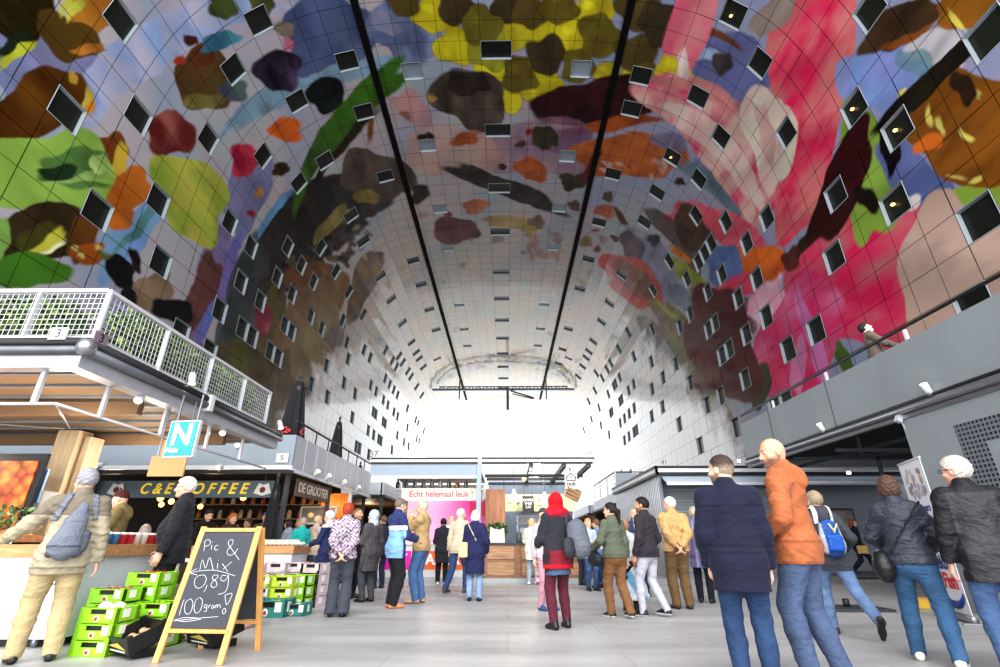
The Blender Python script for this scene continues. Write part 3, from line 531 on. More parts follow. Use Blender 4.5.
for k in range(40):
    t = rg.uniform(0, 1); x = 445 + 120 * t; y = 372 - 14 * math.sin(t * PI) + rg.uniform(-4, 6)
    paint(ell(x, y, rg.uniform(2, 6), rg.uniform(1.5, 3), 0, 8), rg.choice([(150, 160, 120), (168, 150, 168), (180, 160, 110), (140, 140, 160)]), a=.7)
C = np.clip(C, 0.004, 1)
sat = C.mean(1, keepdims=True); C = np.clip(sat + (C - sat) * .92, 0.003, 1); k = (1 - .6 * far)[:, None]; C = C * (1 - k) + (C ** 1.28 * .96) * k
lowz = np.clip((np.abs(U) - 21.6) / .5, 0, 1) * np.clip((V - (55 - 1.02 * (np.abs(U) - 21)) + 12 * (n2 - .5) + 6 * (n3 - .5)) / 3.5, 0, 1); C = mixc(C, LC(248, 248, 249), lowz)  # far-end glare on the low walls, painted into the colour as near-white

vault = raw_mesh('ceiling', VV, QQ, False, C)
pa = vault.attributes.new('panel', 'FLOAT_VECTOR', 'POINT'); pa.data.foreach_set('vector', PUV.astype(np.float32).ravel())
m, nt, b, N, L = newmat('painted_panels')
at = N.new('ShaderNodeAttribute'); at.attribute_name = 'Col'; ap = N.new('ShaderNodeAttribute'); ap.attribute_name = 'panel'
sp = N.new('ShaderNodeSeparateXYZ'); L.new(ap.outputs['Vector'], sp.inputs[0])
def seam(axis):
    pp = N.new('ShaderNodeMath'); pp.operation = 'PINGPONG'; pp.inputs[1].default_value = 0.5; L.new(sp.outputs[axis], pp.inputs[0])
    g = N.new('ShaderNodeMath'); g.operation = 'GREATER_THAN'; g.inputs[1].default_value = 0.011; L.new(pp.outputs[0], g.inputs[0]); return g
s1, s2 = seam('X'), seam('Y'); mn = N.new('ShaderNodeMath'); mn.operation = 'MULTIPLY'; L.new(s1.outputs[0], mn.inputs[0]); L.new(s2.outputs[0], mn.inputs[1])
mr = N.new('ShaderNodeMapRange'); mr.inputs['To Min'].default_value = 0.18; mr.inputs['To Max'].default_value = 1.0; L.new(mn.outputs[0], mr.inputs['Value'])
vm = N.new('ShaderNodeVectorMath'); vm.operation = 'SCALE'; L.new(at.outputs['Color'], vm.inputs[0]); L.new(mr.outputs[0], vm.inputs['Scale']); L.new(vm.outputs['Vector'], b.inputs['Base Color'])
rr = N.new('ShaderNodeMapRange'); rr.inputs['To Min'].default_value = 0.06; rr.inputs['To Max'].default_value = 0.17; L.new(sp.outputs['Z'], rr.inputs['Value']); L.new(rr.outputs[0], b.inputs['Roughness'])
b.inputs['Specular IOR Level'].default_value = 0.16
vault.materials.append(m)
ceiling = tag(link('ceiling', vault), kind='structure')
uu = np.linspace(-HALF, HALF, 70); bx_, bz_ = arch_xz(uu); bx_ = X0 + (bx_ - X0) * 1.045; bz_ = bz_ * 1.03
BV = np.concatenate([np.stack([bx_, np.full_like(bx_, yy), bz_], 1) for yy in (Y_NEAR, Y_FAR)]); BQ = [(i, i + 1, 71 + i, 70 + i) for i in range(69)]
bk_ = raw_mesh('backing', BV, BQ); bk_.materials.append(mat('dark_backing', (40, 40, 42), .9)); link('backing', bk_, ceiling)

# ---------------------------------------------------------------- windows in the vault
m_reveal = mat('window_reveal', (176, 186, 192), 0.45, 0.1, var=.05)
m_pane = mat('window_glass_dark', (34, 37, 33), 0.25, 0.0, 0.2, var=.2, vscale=.8)
m_pane_sky = mat('window_glass_pale', (140, 152, 162), 0.15, 0.0, 0.5, var=.15, vscale=1.0)  # reflections put into the glass colour as a paler blue-grey
m_pane_crown = mat('window_glass_black', (12, 12, 13), 0.3, var=.1)
m_bulb = mat('warm_bulb', (255, 196, 110), 0.4, emit=4.0, var=0.0)
wmesh = {}
def window_meshes(c, kind):
    key = (c, kind)
    if key in wmesh: return wmesh[key]
    a = Vector((ex[c], 0, ez[c])); bb = Vector((ex[c + 1], 0, ez[c + 1])); yv = Vector((0, PAN, 0)); du = bb - a
    n = du.cross(yv).normalized(); mid_ = (a + bb) / 2
    if n.dot(Vector((X0, 0, 12)) - mid_) > 0: n = -n           # n points out of the hall
    dep = .26; e = .028
    def P(s, t, d): return a + du * s + yv * t + n * d
    ie = e / du.length; je = e / PAN
    mb = MB()
    ring = [(0, 0), (1, 0), (1, 1), (0, 1)]; rin = [(ie, je), (1 - ie, je), (1 - ie, 1 - je), (ie, 1 - je)]
    Vs = [P(s, t, 0) for s, t in ring] + [P(s, t, -.015) for s, t in rin] + [P(s, t, dep) for s, t in rin] + [P(s, t, dep) for s, t in ring]
    Fs = []
    for k in range(4):
        q = (k + 1) % 4; Fs += [(k, q, 4 + q, 4 + k), (4 + k, 4 + q, 8 + q, 8 + k), (8 + k, 8 + q, 12 + q, 12 + k), (k, q, 12 + q, 12 + k)]
    mb.add(Vs, Fs); me = mb.mesh('window'); me.materials.append(m_reveal)
    pb = MB(); pb.add([P(s, t, dep - .06) for s, t in rin] + [P(s, t, dep - .02) for s, t in rin], [(0, 1, 2, 3), (7, 6, 5, 4)] + [(k, (k + 1) % 4, 4 + (k + 1) % 4, 4 + k) for k in range(4)])
    pe = pb.mesh('pane'); pe.materials.append({'dark': m_pane, 'sky': m_pane_sky, 'crown': m_pane_crown}[kind])
    lb = MB(); lb.lathe([(.0, -.06), (.07, -.05), (.1, 0), (.07, .05), (0, .06)], P(.42, .62, dep - .16), 10); le = lb.mesh('lamp'); le.materials.append(m_bulb)
    wmesh[key] = (me, pe, le); return wmesh[key]
for i, ((c, r), kind) in enumerate(sorted(wcells.items(), key=lambda t: (t[0][1], t[0][0]))):
    me, pe, le = window_meshes(c, kind)
    o = tag(link('window_%d' % (i + 1), me, None, (0, YE[r], 0)), kind='structure'); link('pane', pe, o)
    if (c, r) in LAMPLIT: link('lamp', le, o)

# ---------------------------------------------------------------- black rails along the crown, gantry, floor, light
m_black = mat('black_steel', (10, 10, 11), 0.85, 0.0, 0.1)
for i, xx in enumerate((-9.75, 8.3)):
    u = np.interp(abs(xx - X0), _px, _ps) * np.sign(xx - X0); x, z = arch_xz(u); x2, z2 = arch_xz(u * 1.02)
    mb = MB(); mb.bar((float(x), 8, float(z) - .12), (float(x), Y_FAR - 1, float(z) - .12), .46, .24, (float(z2 - z), 0, -float(x2 - x)) if False else (0, 0, 1)); tag(mb.build('trim_%d' % (i + 1), m_black), kind='structure')
m_gantry = mat('gantry_steel', (96, 104, 116), 0.5, 0.4)
g = empty('maintenance_gantry', (X0, 97, 0), 0, 'grey truss gantry spanning the vault just before the far bright opening', 'gantry')
mb = MB(); mb.box((0, 0, 30.3), (29.5, .6, .35)); mb.box((0, .9, 31.2), (27, .25, .2)); mb.build('beam', m_gantry, g)
mb = MB()
for k in range(18): mb.bar((-13.5 + k * 1.5, 0, 30.4), (-12.75 + k * 1.5, .9, 31.2), .12); mb.bar((-12.75 + k * 1.5, .9, 31.2), (-12 + k * 1.5, 0, 30.4), .12)
mb.build('lattice', m_gantry, g)
mb = MB(); mb.bar((.9, 0, 30.2), (.9, 0, 26.0), .55, .5); mb.build('mast', m_gantry, g)
mb = MB(); mb.bar((1.5, 0, 30.0), (6.4, .5, 28.6), .3); mb.bar((1.8, 0, 29.4), (6.2, .5, 28.4), .2); mb.build('boom', m_gantry, g)
mb = MB(); mb.bar((-9.1, 0, 32.9), (-9.1, 0, 28.2), .25); mb.build('hanger', m_gantry, g); mb = MB(); mb.bar((8.9, 0, 32.9), (8.9, 0, 28.2), .25); mb.build('hanger', m_gantry, g)

m, nt, b, N, L = newmat('polished_concrete')
tc = N.new('ShaderNodeTexCoord'); n1_ = N.new('ShaderNodeTexNoise'); n1_.inputs['Scale'].default_value = .9; n1_.inputs['Detail'].default_value = 7
mp = N.new('ShaderNodeMapping'); mp.inputs['Scale'].default_value = (0.35, 1.6, 1); L.new(tc.outputs['Object'], mp.inputs['Vector']); L.new(mp.outputs['Vector'], n1_.inputs['Vector'])
rp = N.new('ShaderNodeValToRGB'); rp.color_ramp.elements[0].position = .3; rp.color_ramp.elements[1].position = .72; rp.color_ramp.elements[0].color = lin4((160, 159, 157)); rp.color_ramp.elements[1].color = lin4((198, 197, 194)); L.new(n1_.outputs['Fac'], rp.inputs['Fac'])
bk = N.new('ShaderNodeTexBrick'); bk.inputs['Scale'].default_value = .22; bk.offset = 0.5; bk.inputs['Mortar Size'].default_value = .003; bk.inputs['Color1'].default_value = (1, 1, 1, 1); bk.inputs['Color2'].default_value = (.975, .975, .975, 1); bk.inputs['Mortar'].default_value = (.86, .86, .86, 1); L.new(tc.outputs['Object'], bk.inputs['Vector'])
mx = N.new('ShaderNodeMix'); mx.data_type = 'RGBA'; mx.blend_type = 'MULTIPLY'; mx.inputs['Factor'].default_value = 1; L.new(rp.outputs['Color'], mx.inputs['A']); L.new(bk.outputs['Color'], mx.inputs['B']); L.new(mx.outputs['Result'], b.inputs['Base Color'])
n2_ = N.new('ShaderNodeTexNoise'); n2_.inputs['Scale'].default_value = 5; L.new(tc.outputs['Object'], n2_.inputs['Vector'])
mr = N.new('ShaderNodeMapRange'); mr.inputs['To Min'].default_value = .32; mr.inputs['To Max'].default_value = .6; L.new(n2_.outputs['Fac'], mr.inputs['Value']); L.new(mr.outputs[0], b.inputs['Roughness'])
mb = MB(); mb.bb((X0 - AX, Y_NEAR, -.2), (X0 + AX, Y_FAR, 0)); tag(mb.build('floor', m), kind='structure')

w = bpy.data.worlds.new('sky'); SC.world = w; w.use_nodes = True; wn = w.node_tree
bg = wn.nodes['Background']; bg.inputs['Color'].default_value = (0.92, 0.96, 1.0, 1); bg.inputs['Strength'].default_value = 1.25
def area(name, loc, rot, sx, sy, power, col=(1, 1, 1)):
    ld = bpy.data.lights.new(name, 'AREA'); ld.shape = 'RECTANGLE'; ld.size = sx; ld.size_y = sy; ld.energy = power; ld.color = col
    o = bpy.data.objects.new(name, ld); COL.objects.link(o); o.location = loc; o.rotation_euler = rot; return o
area('daylight_near_facade', (X0, Y_NEAR - 1, 16), (PI / 2, 0, 0), 38, 31, LNEAR, (1.0, .995, .985))
area('daylight_far_facade', (X0, Y_FAR + 1, 17), (-PI / 2, 0, 0), 38, 32, LFAR, (.95, .98, 1.0))
def point(name, loc, power, col=(1, .8, .55), r=.06):
    ld = bpy.data.lights.new(name, 'POINT'); ld.energy = power; ld.color = col; ld.shadow_soft_size = r
    o = bpy.data.objects.new(name, ld); COL.objects.link(o); o.location = loc; return o
SC.view_settings.view_transform = 'Standard'; SC.view_settings.look = 'None'; SC.view_settings.exposure = EXPO; SC.view_settings.gamma = GAMMA
SC.cycles.use_denoising = True; SC.cycles.max_bounces = 6; SC.cycles.diffuse_bounces = 3; SC.cycles.glossy_bounces = 3; SC.cycles.transmission_bounces = 4; SC.cycles.sample_clamp_indirect = 6.0
SC.cycles.caustics_reflective = False; SC.cycles.caustics_refractive = False
# ================================================================ PEOPLE: implicit bodies and clothes, meshed by surface nets
_co = np.array([(i, j, k) for i in (0, 1) for j in (0, 1) for k in (0, 1)])
_ed = [(a, b) for a in range(8) for b in range(a + 1, 8) if abs(_co[a] - _co[b]).sum() == 1]
def surface_nets(F, ax):
    F = F.copy()
    for d in range(3):
        sl = [slice(None)] * 3; sl[d] = 0; F[tuple(sl)] = np.maximum(F[tuple(sl)], 1e-3); sl[d] = -1; F[tuple(sl)] = np.maximum(F[tuple(sl)], 1e-3)
    S = F < 0; n = np.array(F.shape) - 1; cnt = np.zeros(n, np.int8)
    for i, j, k in _co: cnt += S[i:i + n[0], j:j + n[1], k:k + n[2]]
    act = (cnt > 0) & (cnt < 8); I = np.argwhere(act)
    if len(I) == 0: return None
    idx = np.full(n, -1, np.int32); idx[act] = np.arange(len(I))
    v = np.stack([F[I[:, 0] + c[0], I[:, 1] + c[1], I[:, 2] + c[2]] for c in _co]); P = np.zeros((len(I), 3)); W = np.zeros(len(I))
    for a, b in _ed:
        m = (v[a] < 0) != (v[b] < 0); t = np.where(m, v[a] / np.where(v[a] == v[b], 1, v[a] - v[b]), 0)
        P += np.where(m[:, None], _co[a] + (_co[b] - _co[a]) * t[:, None], 0); W += m
    P /= W[:, None]; V = np.stack([ax[d][I[:, d]] + (ax[d][I[:, d] + 1] - ax[d][I[:, d]]) * P[:, d] for d in range(3)], 1)
    Q = []
    for d in range(3):
        e, f = (d + 1) % 3, (d + 2) % 3
        s0 = [slice(1, -1)] * 3; s0[d] = slice(0, -1); s1 = list(s0); s1[d] = slice(1, None)
        A = S[tuple(s0)]; B = S[tuple(s1)]; ch = np.argwhere(A != B)
        if len(ch) == 0: continue
        off = np.ones(3, int); off[d] = 0; g = ch + off; fl = A[tuple(ch.T)]
        def cell(de, df):
            h = g.copy(); h[:, e] += de; h[:, f] += df; return idx[h[:, 0], h[:, 1], h[:, 2]]
        q = np.stack([cell(-1, -1), cell(0, -1), cell(0, 0), cell(-1, 0)], 1); q[~fl] = q[~fl][:, ::-1]; Q.append(q)
    return V, np.concatenate(Q)
class Vol:
    """a signed field on a rectilinear grid that may be finer in places"""
    def __init__(s, lo, hi, h, fine=(), hf=None):
        s.ax = []; s.h = h
        for d in range(3):
            p = [lo[d]]
            while p[-1] < hi[d]:
                st = h
                for (a, b) in fine:
                    if a[d] - h < p[-1] < b[d]: st = hf
                p.append(p[-1] + st)
            s.ax.append(np.array(p))
        s.F = np.full([len(a) for a in s.ax], .5)
    def blk(s, lo, hi, m):
        sl = tuple(slice(max(0, int(np.searchsorted(s.ax[d], lo[d] - m)) - 1), int(np.searchsorted(s.ax[d], hi[d] + m)) + 1) for d in range(3))
        return sl, s.ax[0][sl[0]][:, None, None], s.ax[1][sl[1]][None, :, None], s.ax[2][sl[2]][None, None, :]
    def mix(s, sl, d, k, sub=False):
        f = s.F[sl]
        if f.size == 0: return
        if sub:
            h = np.maximum(k - np.abs(f + d), 0) / k; s.F[sl] = np.maximum(f, -d) + h * h * k * .25
        else:
            h = np.maximum(k - np.abs(f - d), 0) / k; s.F[sl] = np.minimum(f, d) - h * h * k * .25
    def cone(s, a, b, ra, rb, k=.03, sq=None, sub=False):
        a = np.asarray(a, float); b = np.asarray(b, float); r = max(ra, rb); m = r + k + 2 * s.h
        sl, X, Y, Z = s.blk(np.minimum(a, b), np.maximum(a, b), m); ba = b - a; L = max(ba @ ba, 1e-9)
        t = np.clip(((X - a[0]) * ba[0] + (Y - a[1]) * ba[1] + (Z - a[2]) * ba[2]) / L, 0, 1)
        qx = X - a[0] - t * ba[0]; qy = Y - a[1] - t * ba[1]; qz = Z - a[2] - t * ba[2]
        if sq is not None:
            dv, f = np.asarray(sq[0], float), sq[1]; dd = (qx * dv[0] + qy * dv[1] + qz * dv[2]) * (1 / f - 1)
            qx = qx + dv[0] * dd; qy = qy + dv[1] * dd; qz = qz + dv[2] * dd
        d = np.sqrt(qx * qx + qy * qy + qz * qz) - (ra + (rb - ra) * t)
        if sq is not None: d = np.where(d < 0, d, d * min(1, sq[1] + .15))
        s.mix(sl, d, k, sub); return s
    def ell(s, c, r, k=.02, M=None, sub=False):
        c = np.asarray(c, float); r = np.asarray(r, float); m = k + 2 * s.h; R = r.max() if M is not None else r
        sl, X, Y, Z = s.blk(c - R, c + R, m); x, y, z = X - c[0], Y - c[1], Z - c[2]
        if M is not None:
            M = np.asarray(M); x, y, z = x * M[0, 0] + y * M[1, 0] + z * M[2, 0], x * M[0, 1] + y * M[1, 1] + z * M[2, 1], x * M[0, 2] + y * M[1, 2] + z * M[2, 2]
        k0 = np.sqrt((x / r[0]) ** 2 + (y / r[1]) ** 2 + (z / r[2]) ** 2); k1 = np.sqrt((x / r[0] ** 2) ** 2 + (y / r[1] ** 2) ** 2 + (z / r[2] ** 2) ** 2) + 1e-9
        s.mix(sl, np.where(k0 < .02, -r.min(), k0 * (k0 - 1) / k1), k, sub); return s
    def grid(s): return s.ax[0][:, None, None], s.ax[1][None, :, None], s.ax[2][None, None, :]
    def plane(s, p, n):
        """keep the side that n points away from"""
        X, Y, Z = s.grid(); n = np.asarray(n, float); n = n / np.linalg.norm(n)
        s.F = np.maximum(s.F, (X - p[0]) * n[0] + (Y - p[1]) * n[1] + (Z - p[2]) * n[2]); return s
    def folds(s, amp, seed, zs=1.0, freq=1.0):
        X, Y, Z = s.grid(); g = np.random.default_rng(seed); T = 0
        for w, a in ((.17, 1), (.10, .7), (.06, .35)):
            v = g.normal(size=3); v /= np.linalg.norm(v); v[2] = v[2] * zs + .5 * np.sign(v[2]); k = 2 * PI / w * freq; p = g.random() * 6
            u2 = g.normal(size=3) * 9
            T = T + a * (np.abs(np.sin((X * v[0] + Y * v[1] + Z * v[2]) * k * .5 + p + .9 * np.sin(X * u2[0] + Y * u2[1] + Z * u2[2]))) - .6)
        s.F = s.F + amp * T; return s
    def mesh(s): return surface_nets(s.F, s.ax)
def vcol(V, fn):
    c = fn(V) if callable(fn) else np.tile(lin(fn), (len(V), 1)); return np.clip(c, .002, 1)
M_SKIN = vmat('skin', .55, .4, .08, 220, .05, 20, sss=.0); M_CLOTH = vmat('cloth', .85, .25, .3, 160, .12, 9, sheen=.05, crease=.32); M_LEATHER = vmat('leather', .46, .35, .25, 140, .12, 12, crease=.45)
M_HAIR = vmat('hair', .55, .35, .9, 55, .28, 40, stretch=(4, 4, .6)); M_SHOE = vmat('shoe_leather', .4, .45, .15, 150, .1, 20); M_KNIT = vmat('knit', .95, .2, .8, 130, .15, 30); M_DENIM = vmat('denim', .9, .2, .4, 260, .24, 7, crease=.38); M_NYLON = vmat('nylon', .55, .3, .3, 90, .1, 10, crease=.5)
def rotz(a): c, s = math.cos(a), math.sin(a); return np.array([[c, -s, 0], [s, c, 0], [0, 0, 1.]])
def rotx(a): c, s = math.cos(a), math.sin(a); return np.array([[1, 0, 0], [0, c, -s], [0, s, c]])
def roty(a): c, s = math.cos(a), math.sin(a); return np.array([[c, 0, s], [0, 1, 0], [-s, 0, c]])
def ik(a, b, l1, l2, hint):
    a, b, hint = (np.asarray(v, float) for v in (a, b, hint)); d = b - a; D = np.linalg.norm(d)
    if D > (l1 + l2) * .995: b = a + d / D * (l1 + l2) * .995; d = b - a; D = np.linalg.norm(d)
    u = d / D; x = (l1 * l1 - l2 * l2 + D * D) / (2 * D); h = math.sqrt(max(l1 * l1 - x * x, 0)); p = hint - u * (hint @ u); p /= np.linalg.norm(p) + 1e-9
    return a + u * x + p * h, b
ARMS = {'down': ((.27, .02, .80), (.4, -1, -.2)), 'pocket': ((.215, .10, .87), (.5, -1, 0)), 'behind': ((.03, -.19, .93), (1, -.6, 0)), 'chest': ((.08, .28, 1.16), (.55, -.5, -1)), 'mouth': ((.04, .22, 1.46), (.45, .1, -1)),
        'hold': ((.15, .32, 1.06), (.5, -.5, -1)), 'phone': ((.05, .36, 1.42), (1, .1, -1)), 'swingf': ((.25, .17, .83), (.3, -1, -.3)), 'swingb': ((.27, -.20, .84), (.3, -1, 0)), 'bag': ((.27, .10, .74), (.3, -1, 0)), 'rail': ((.20, .42, 1.04), (1, -.3, -.3))}
NP = [0]
def person(px, py=None, Y=None, H=1.72, face=0.0, name='person', label='', group=None, h=.013, hf=None, z0=0.0, w=1.0, female=False, age=0, lean=0.0, yaw=0.0, nod=0.0, tilt=0.0,
           feet=((-.10, .02, 0), (.10, -.02, 0)), arms=('down', 'down'), skin=(222, 178, 152), hair=None, hairc=(70, 52, 40), top=None, legs=None, shoes=(40, 36, 34), extra=None, beard=None, seat=0.0, xy=None, rel=True):
    """px, py: where the photograph shows the person (feet on the ground, or the head when Y is given)"""
    NP[0] += 1; seed = NP[0] * 13; s = H / 1.78
    if xy is not None: base = Vector((xy[0], xy[1], z0))
    elif Y is None: base = at_z(px, py, z0)
    else: q = at_y(px, py, Y); base = Vector((q.x, Y, z0))
    if rel: face = face + math.degrees(math.atan2(base.x, base.y))
    th = -math.radians(face); hf = hf or h * .62
    up = np.array([0, 0, 1.]); R = rotx(-lean)                                  # forward lean
    bulk = w
    hz = .925 * s - seat; hips = {}
    ank = {}
    for sd, ft in ((-1, feet[0]), (1, feet[1])): ank[sd] = np.array([ft[0] * s, ft[1] * s, .085 * s + ft[2]])
    hz = min(hz, min(ank[d][2] + math.sqrt(max((.845 * s) ** 2 - (ank[d][1]) ** 2 - (ank[d][0] - d * .09 * s) ** 2, .01)) for d in (-1, 1)))
    mid = np.array([0, 0, hz])
    for d in (-1, 1): hips[d] = mid + np.array([d * .088 * s, 0, 0])
    knee = {}
    for d in (-1, 1): knee[d], ank[d] = ik(hips[d], ank[d], .435 * s, .425 * s, (d * .1, 1, 0.15))
    T = lambda v: mid + R @ (np.asarray(v, float) * s)
    sw = (.152 if female else .176); sh = {d: T((d * sw, -.01, .475)) for d in (-1, 1)}
    neck = T((0, -.012, .545)); fwd = R @ np.array([0, 1., 0]); chest = T((0, 0, .37)); waist = T((0, .005, .13))
    RH = rotz(-math.radians(yaw)) @ rotx(math.radians(-nod)) @ roty(math.radians(tilt))
    hc = neck + R @ np.array([0, .02, .038]) * s + RH @ np.array([0, .015, .115]) * s  # head centre
    elb, wri, hnt = {}, {}, {}
    for d, key in ((-1, arms[0]), (1, arms[1])):
        tgt, hint = ARMS[key] if isinstance(key, str) else key
        tgt = np.array(tgt) * np.array([d, 1, 1]) if isinstance(key, str) else np.array(tgt, float)
        hint = np.array(hint) * np.array([d, 1, 1]) if isinstance(key, str) else np.array(hint, float)
        tg = mid + R @ ((tgt - np.array([0, 0, .925])) * s)
        elb[d], wri[d] = ik(sh[d], tg, .295 * s, .265 * s, R @ hint)
        hnt[d] = R @ hint
    K = np.array(list(sh.values()) + list(elb.values()) + list(wri.values()) + list(knee.values()) + list(ank.values()) + [hc, mid])
    lo = K.min(0) - .24 * s; hi = K.max(0) + .24 * s; lo[2] = min(ank[-1][2], ank[1][2]) - .10 * s; hi[2] = hc[2] + .16 * s
    fine = [(hc - np.array([.11, .13, .15]) * s, hc + np.array([.11, .13, .15]) * s)]
    B = Vol(lo, hi, h, fine, hf)
    # ---- body
    bf = (fwd, .72)
    B.cone(mid + R @ np.array([0, -.01, .0]) * s, waist, .145 * s * bulk, .125 * s * bulk, .05, bf); B.cone(waist, chest, .125 * s * bulk, .15 * s * (.95 if female else 1.05), .05, bf)
    [B.cone(neck - up * .045 * s, sh[d], .055 * s, .048 * s, .05) for d in (-1, 1)]; B.cone(chest, neck, .10 * s, .06 * s, .06, bf); B.cone(neck - up * .02 * s, hc - RH @ np.array([0, .02, .05]) * s, .054 * s, .05 * s, .03)
    for d in (-1, 1):
        B.cone(hips[d], knee[d], .088 * s * bulk ** .5, .056 * s, .05); B.cone(knee[d], knee[d] + (ank[d] - knee[d]) * .35 - np.array([0, .012, 0]), .053 * s, .055 * s, .03); B.cone(knee[d] + (ank[d] - knee[d]) * .35, ank[d], .053 * s, .036 * s, .03)
        fdir = np.array([d * .18, 1, -.42 if ank[d][2] < .15 * s else -1.1]); fdir /= np.linalg.norm(fdir); B.cone(ank[d], ank[d] + fdir * .13 * s, .032 * s, .018 * s, .02)
        B.cone(sh[d], elb[d], .05 * s, .041 * s, .04); B.cone(elb[d], wri[d], .042 * s, .027 * s, .02)
        # hand: palm, four fingers bent at the knuckles, thumb leaving the side of the palm
        dr = wri[d] - elb[d]; dr /= np.linalg.norm(dr); nn = np.array([-d * 1.0, .15, 0]) if abs(dr[2]) > .55 else np.array([-d * .35, 0, -1.0]); nn = nn - dr * (nn @ dr); nn /= np.linalg.norm(nn); ww = np.cross(dr, nn); ww /= np.linalg.norm(ww)
        if ww[1] * 1.0 + ww[2] * .3 < 0: ww = -ww                                            # thumb side forward / up
        B.cone(wri[d], wri[d] + dr * .075 * s, .03 * s, .040 * s, .015, (nn, .48))
        fr = max(.0085 * s, h * .62)
        for q, ln in ((-1.5, .82), (-.5, .96), (.5, 1.0), (1.5, .93)):
            p = wri[d] + dr * .082 * s + ww * q * .0195 * s; a = .25
            for L in (.040, .028, .022):
                e = p + (dr * math.cos(a) + nn * math.sin(a)) * L * ln * s; B.cone(p, e, fr, fr * .88, .006); p = e; a += .42
        p = wri[d] + dr * .025 * s + ww * .028 * s; e = p + (dr * .62 + ww * .6 + nn * .25) * .05 * s; B.cone(p, e, fr * 1.25, fr * 1.1, .012); B.cone(e, e + (dr * .85 + nn * .35) * .035 * s, fr * 1.1, fr * .9, .006)
    E = lambda v: hc + RH @ (np.asarray(v, float) * s)
    RHs = RH
    B.ell(E((0, -.012, .022)), np.array([.076, .098, .098]) * s, .03, RHs); B.cone(E((0, .045, -.055)), E((0, .058, -.088)), .052 * s, .030 * s, .035); B.cone(E((0, -.02, -.03)), E((0, .03, -.06)), .062 * s, .055 * s, .03)
    B.cone(E((0, .088, .012)), E((0, .108, -.026)), .011 * s, .0165 * s, .014); B.cone(E((-.03, .080, .026)), E((.03, .080, .026)), .013 * s, .013 * s, .014); B.cone(E((-.018, .082, -.058)), E((.018, .082, -.058)), .010 * s, .010 * s, .014); B.ell(E((0, .080, -.094)), np.array([.018, .016, .016]) * s, .02, RHs)
    for d in (-1, 1):
        B.ell(E((d * .033, .098, .008)), np.array([.016, .012, .010]) * s, .012, RHs, sub=True); B.ell(E((d * .033, .0755, .008)), np.array([.0145, .0145, .0105]) * s, .005, RHs)
        B.ell(E((d * .078, -.010, -.005)), np.array([.012, .022, .034]) * s, .008, RHs); B.ell(E((d * .05, .06, -.03)), np.array([.022, .022, .02]) * s, .02, RHs)
    V, Q = B.mesh()
    sk = lin(skin)
    def skincol(V):
        c = np.tile(sk, (len(V), 1)); q = (V - hc) @ RH / s; x, y, z = q.T
        def spot(m, col, a): c[m] = c[m] * (1 - a) + lin(col) * a
        near = (np.abs(x) < .085) & (y > .02) & (np.abs(z) < .13)
        spot(near & (((np.abs(x) - .045) / .02) ** 2 + ((z + .03) / .022) ** 2 < 1), (214, 130, 112), .25); spot(near & (np.abs(x) < .014) & (z > -.04) & (z < -.01) & (y > .1), (205, 128, 108), .25)
        if beard:
            al = np.clip((-.018 - z - np.clip(y - .03, 0, .05) * .25) / .035, 0, 1) * np.clip((y + .03 + np.clip(-z - .06, 0, 1) * .6) / .03, 0, 1) * np.clip((z + .14) / .02, 0, 1) * (beard[3] if len(beard) > 3 else .5)
            al = np.where((np.abs(x) < .024) & (np.abs(z + .058) < .009), 0, al)[:, None]; al = np.where(np.abs(x)[:, None] < .1, al, 0); c = c * (1 - al) + lin(beard[:3]) * al
        spot(near & (np.abs(x) < .024) & (np.abs(z + .058) < .0075) & (y > .075), (168, 84, 78), .75)
        spot(near & (np.abs(np.abs(x) - .033) < .021) & (np.abs(z - .033) < .0055) & (y > .065), hairc if hair != 'bald' else (120, 90, 70), .7)
        spot(near & (((np.abs(x) - .033) / .0145) ** 2 + ((z - .008) / .0058) ** 2 < 1) & (y > .07), (222, 212, 204), .7); spot(near & (((np.abs(x) - .033) / .0062) ** 2 + ((z - .008) / .0062) ** 2 < 1) & (y > .07), (36, 28, 24), .95)
        return c
    me = raw_mesh('person', V, Q, True, vcol(V, skincol)); me.materials.append(M_SKIN)
    body = link(name, me, None, base, (0, 0, th)); tag(body, label, 'person', group)
    out = dict(body=body, hc=hc, s=s, E=E, mid=mid, R=R, T=T, sh=sh, elb=elb, wri=wri, fwd=fwd, neck=neck, knee=knee, ank=ank, hips=hips, h=h, th=th, base=base, RH=RH)
    def part(nm, vol, col, m, label=None):
        r = vol.mesh()
        if r is None: return None
        me = raw_mesh(nm, r[0], r[1], True, vcol(r[0], col)); me.materials.append(m); o = link(nm, me, body)
        if label: o['label'] = label
        return o
    out['part'] = part
    # ---- trousers / tights / skirt
    lg = dict(kind='trousers', col=(60, 62, 70), mat=M_DENIM, t=.018, cuff=.038, flare=0.0); lg.update(legs or {})
    tz = mid[2] + .12 * s
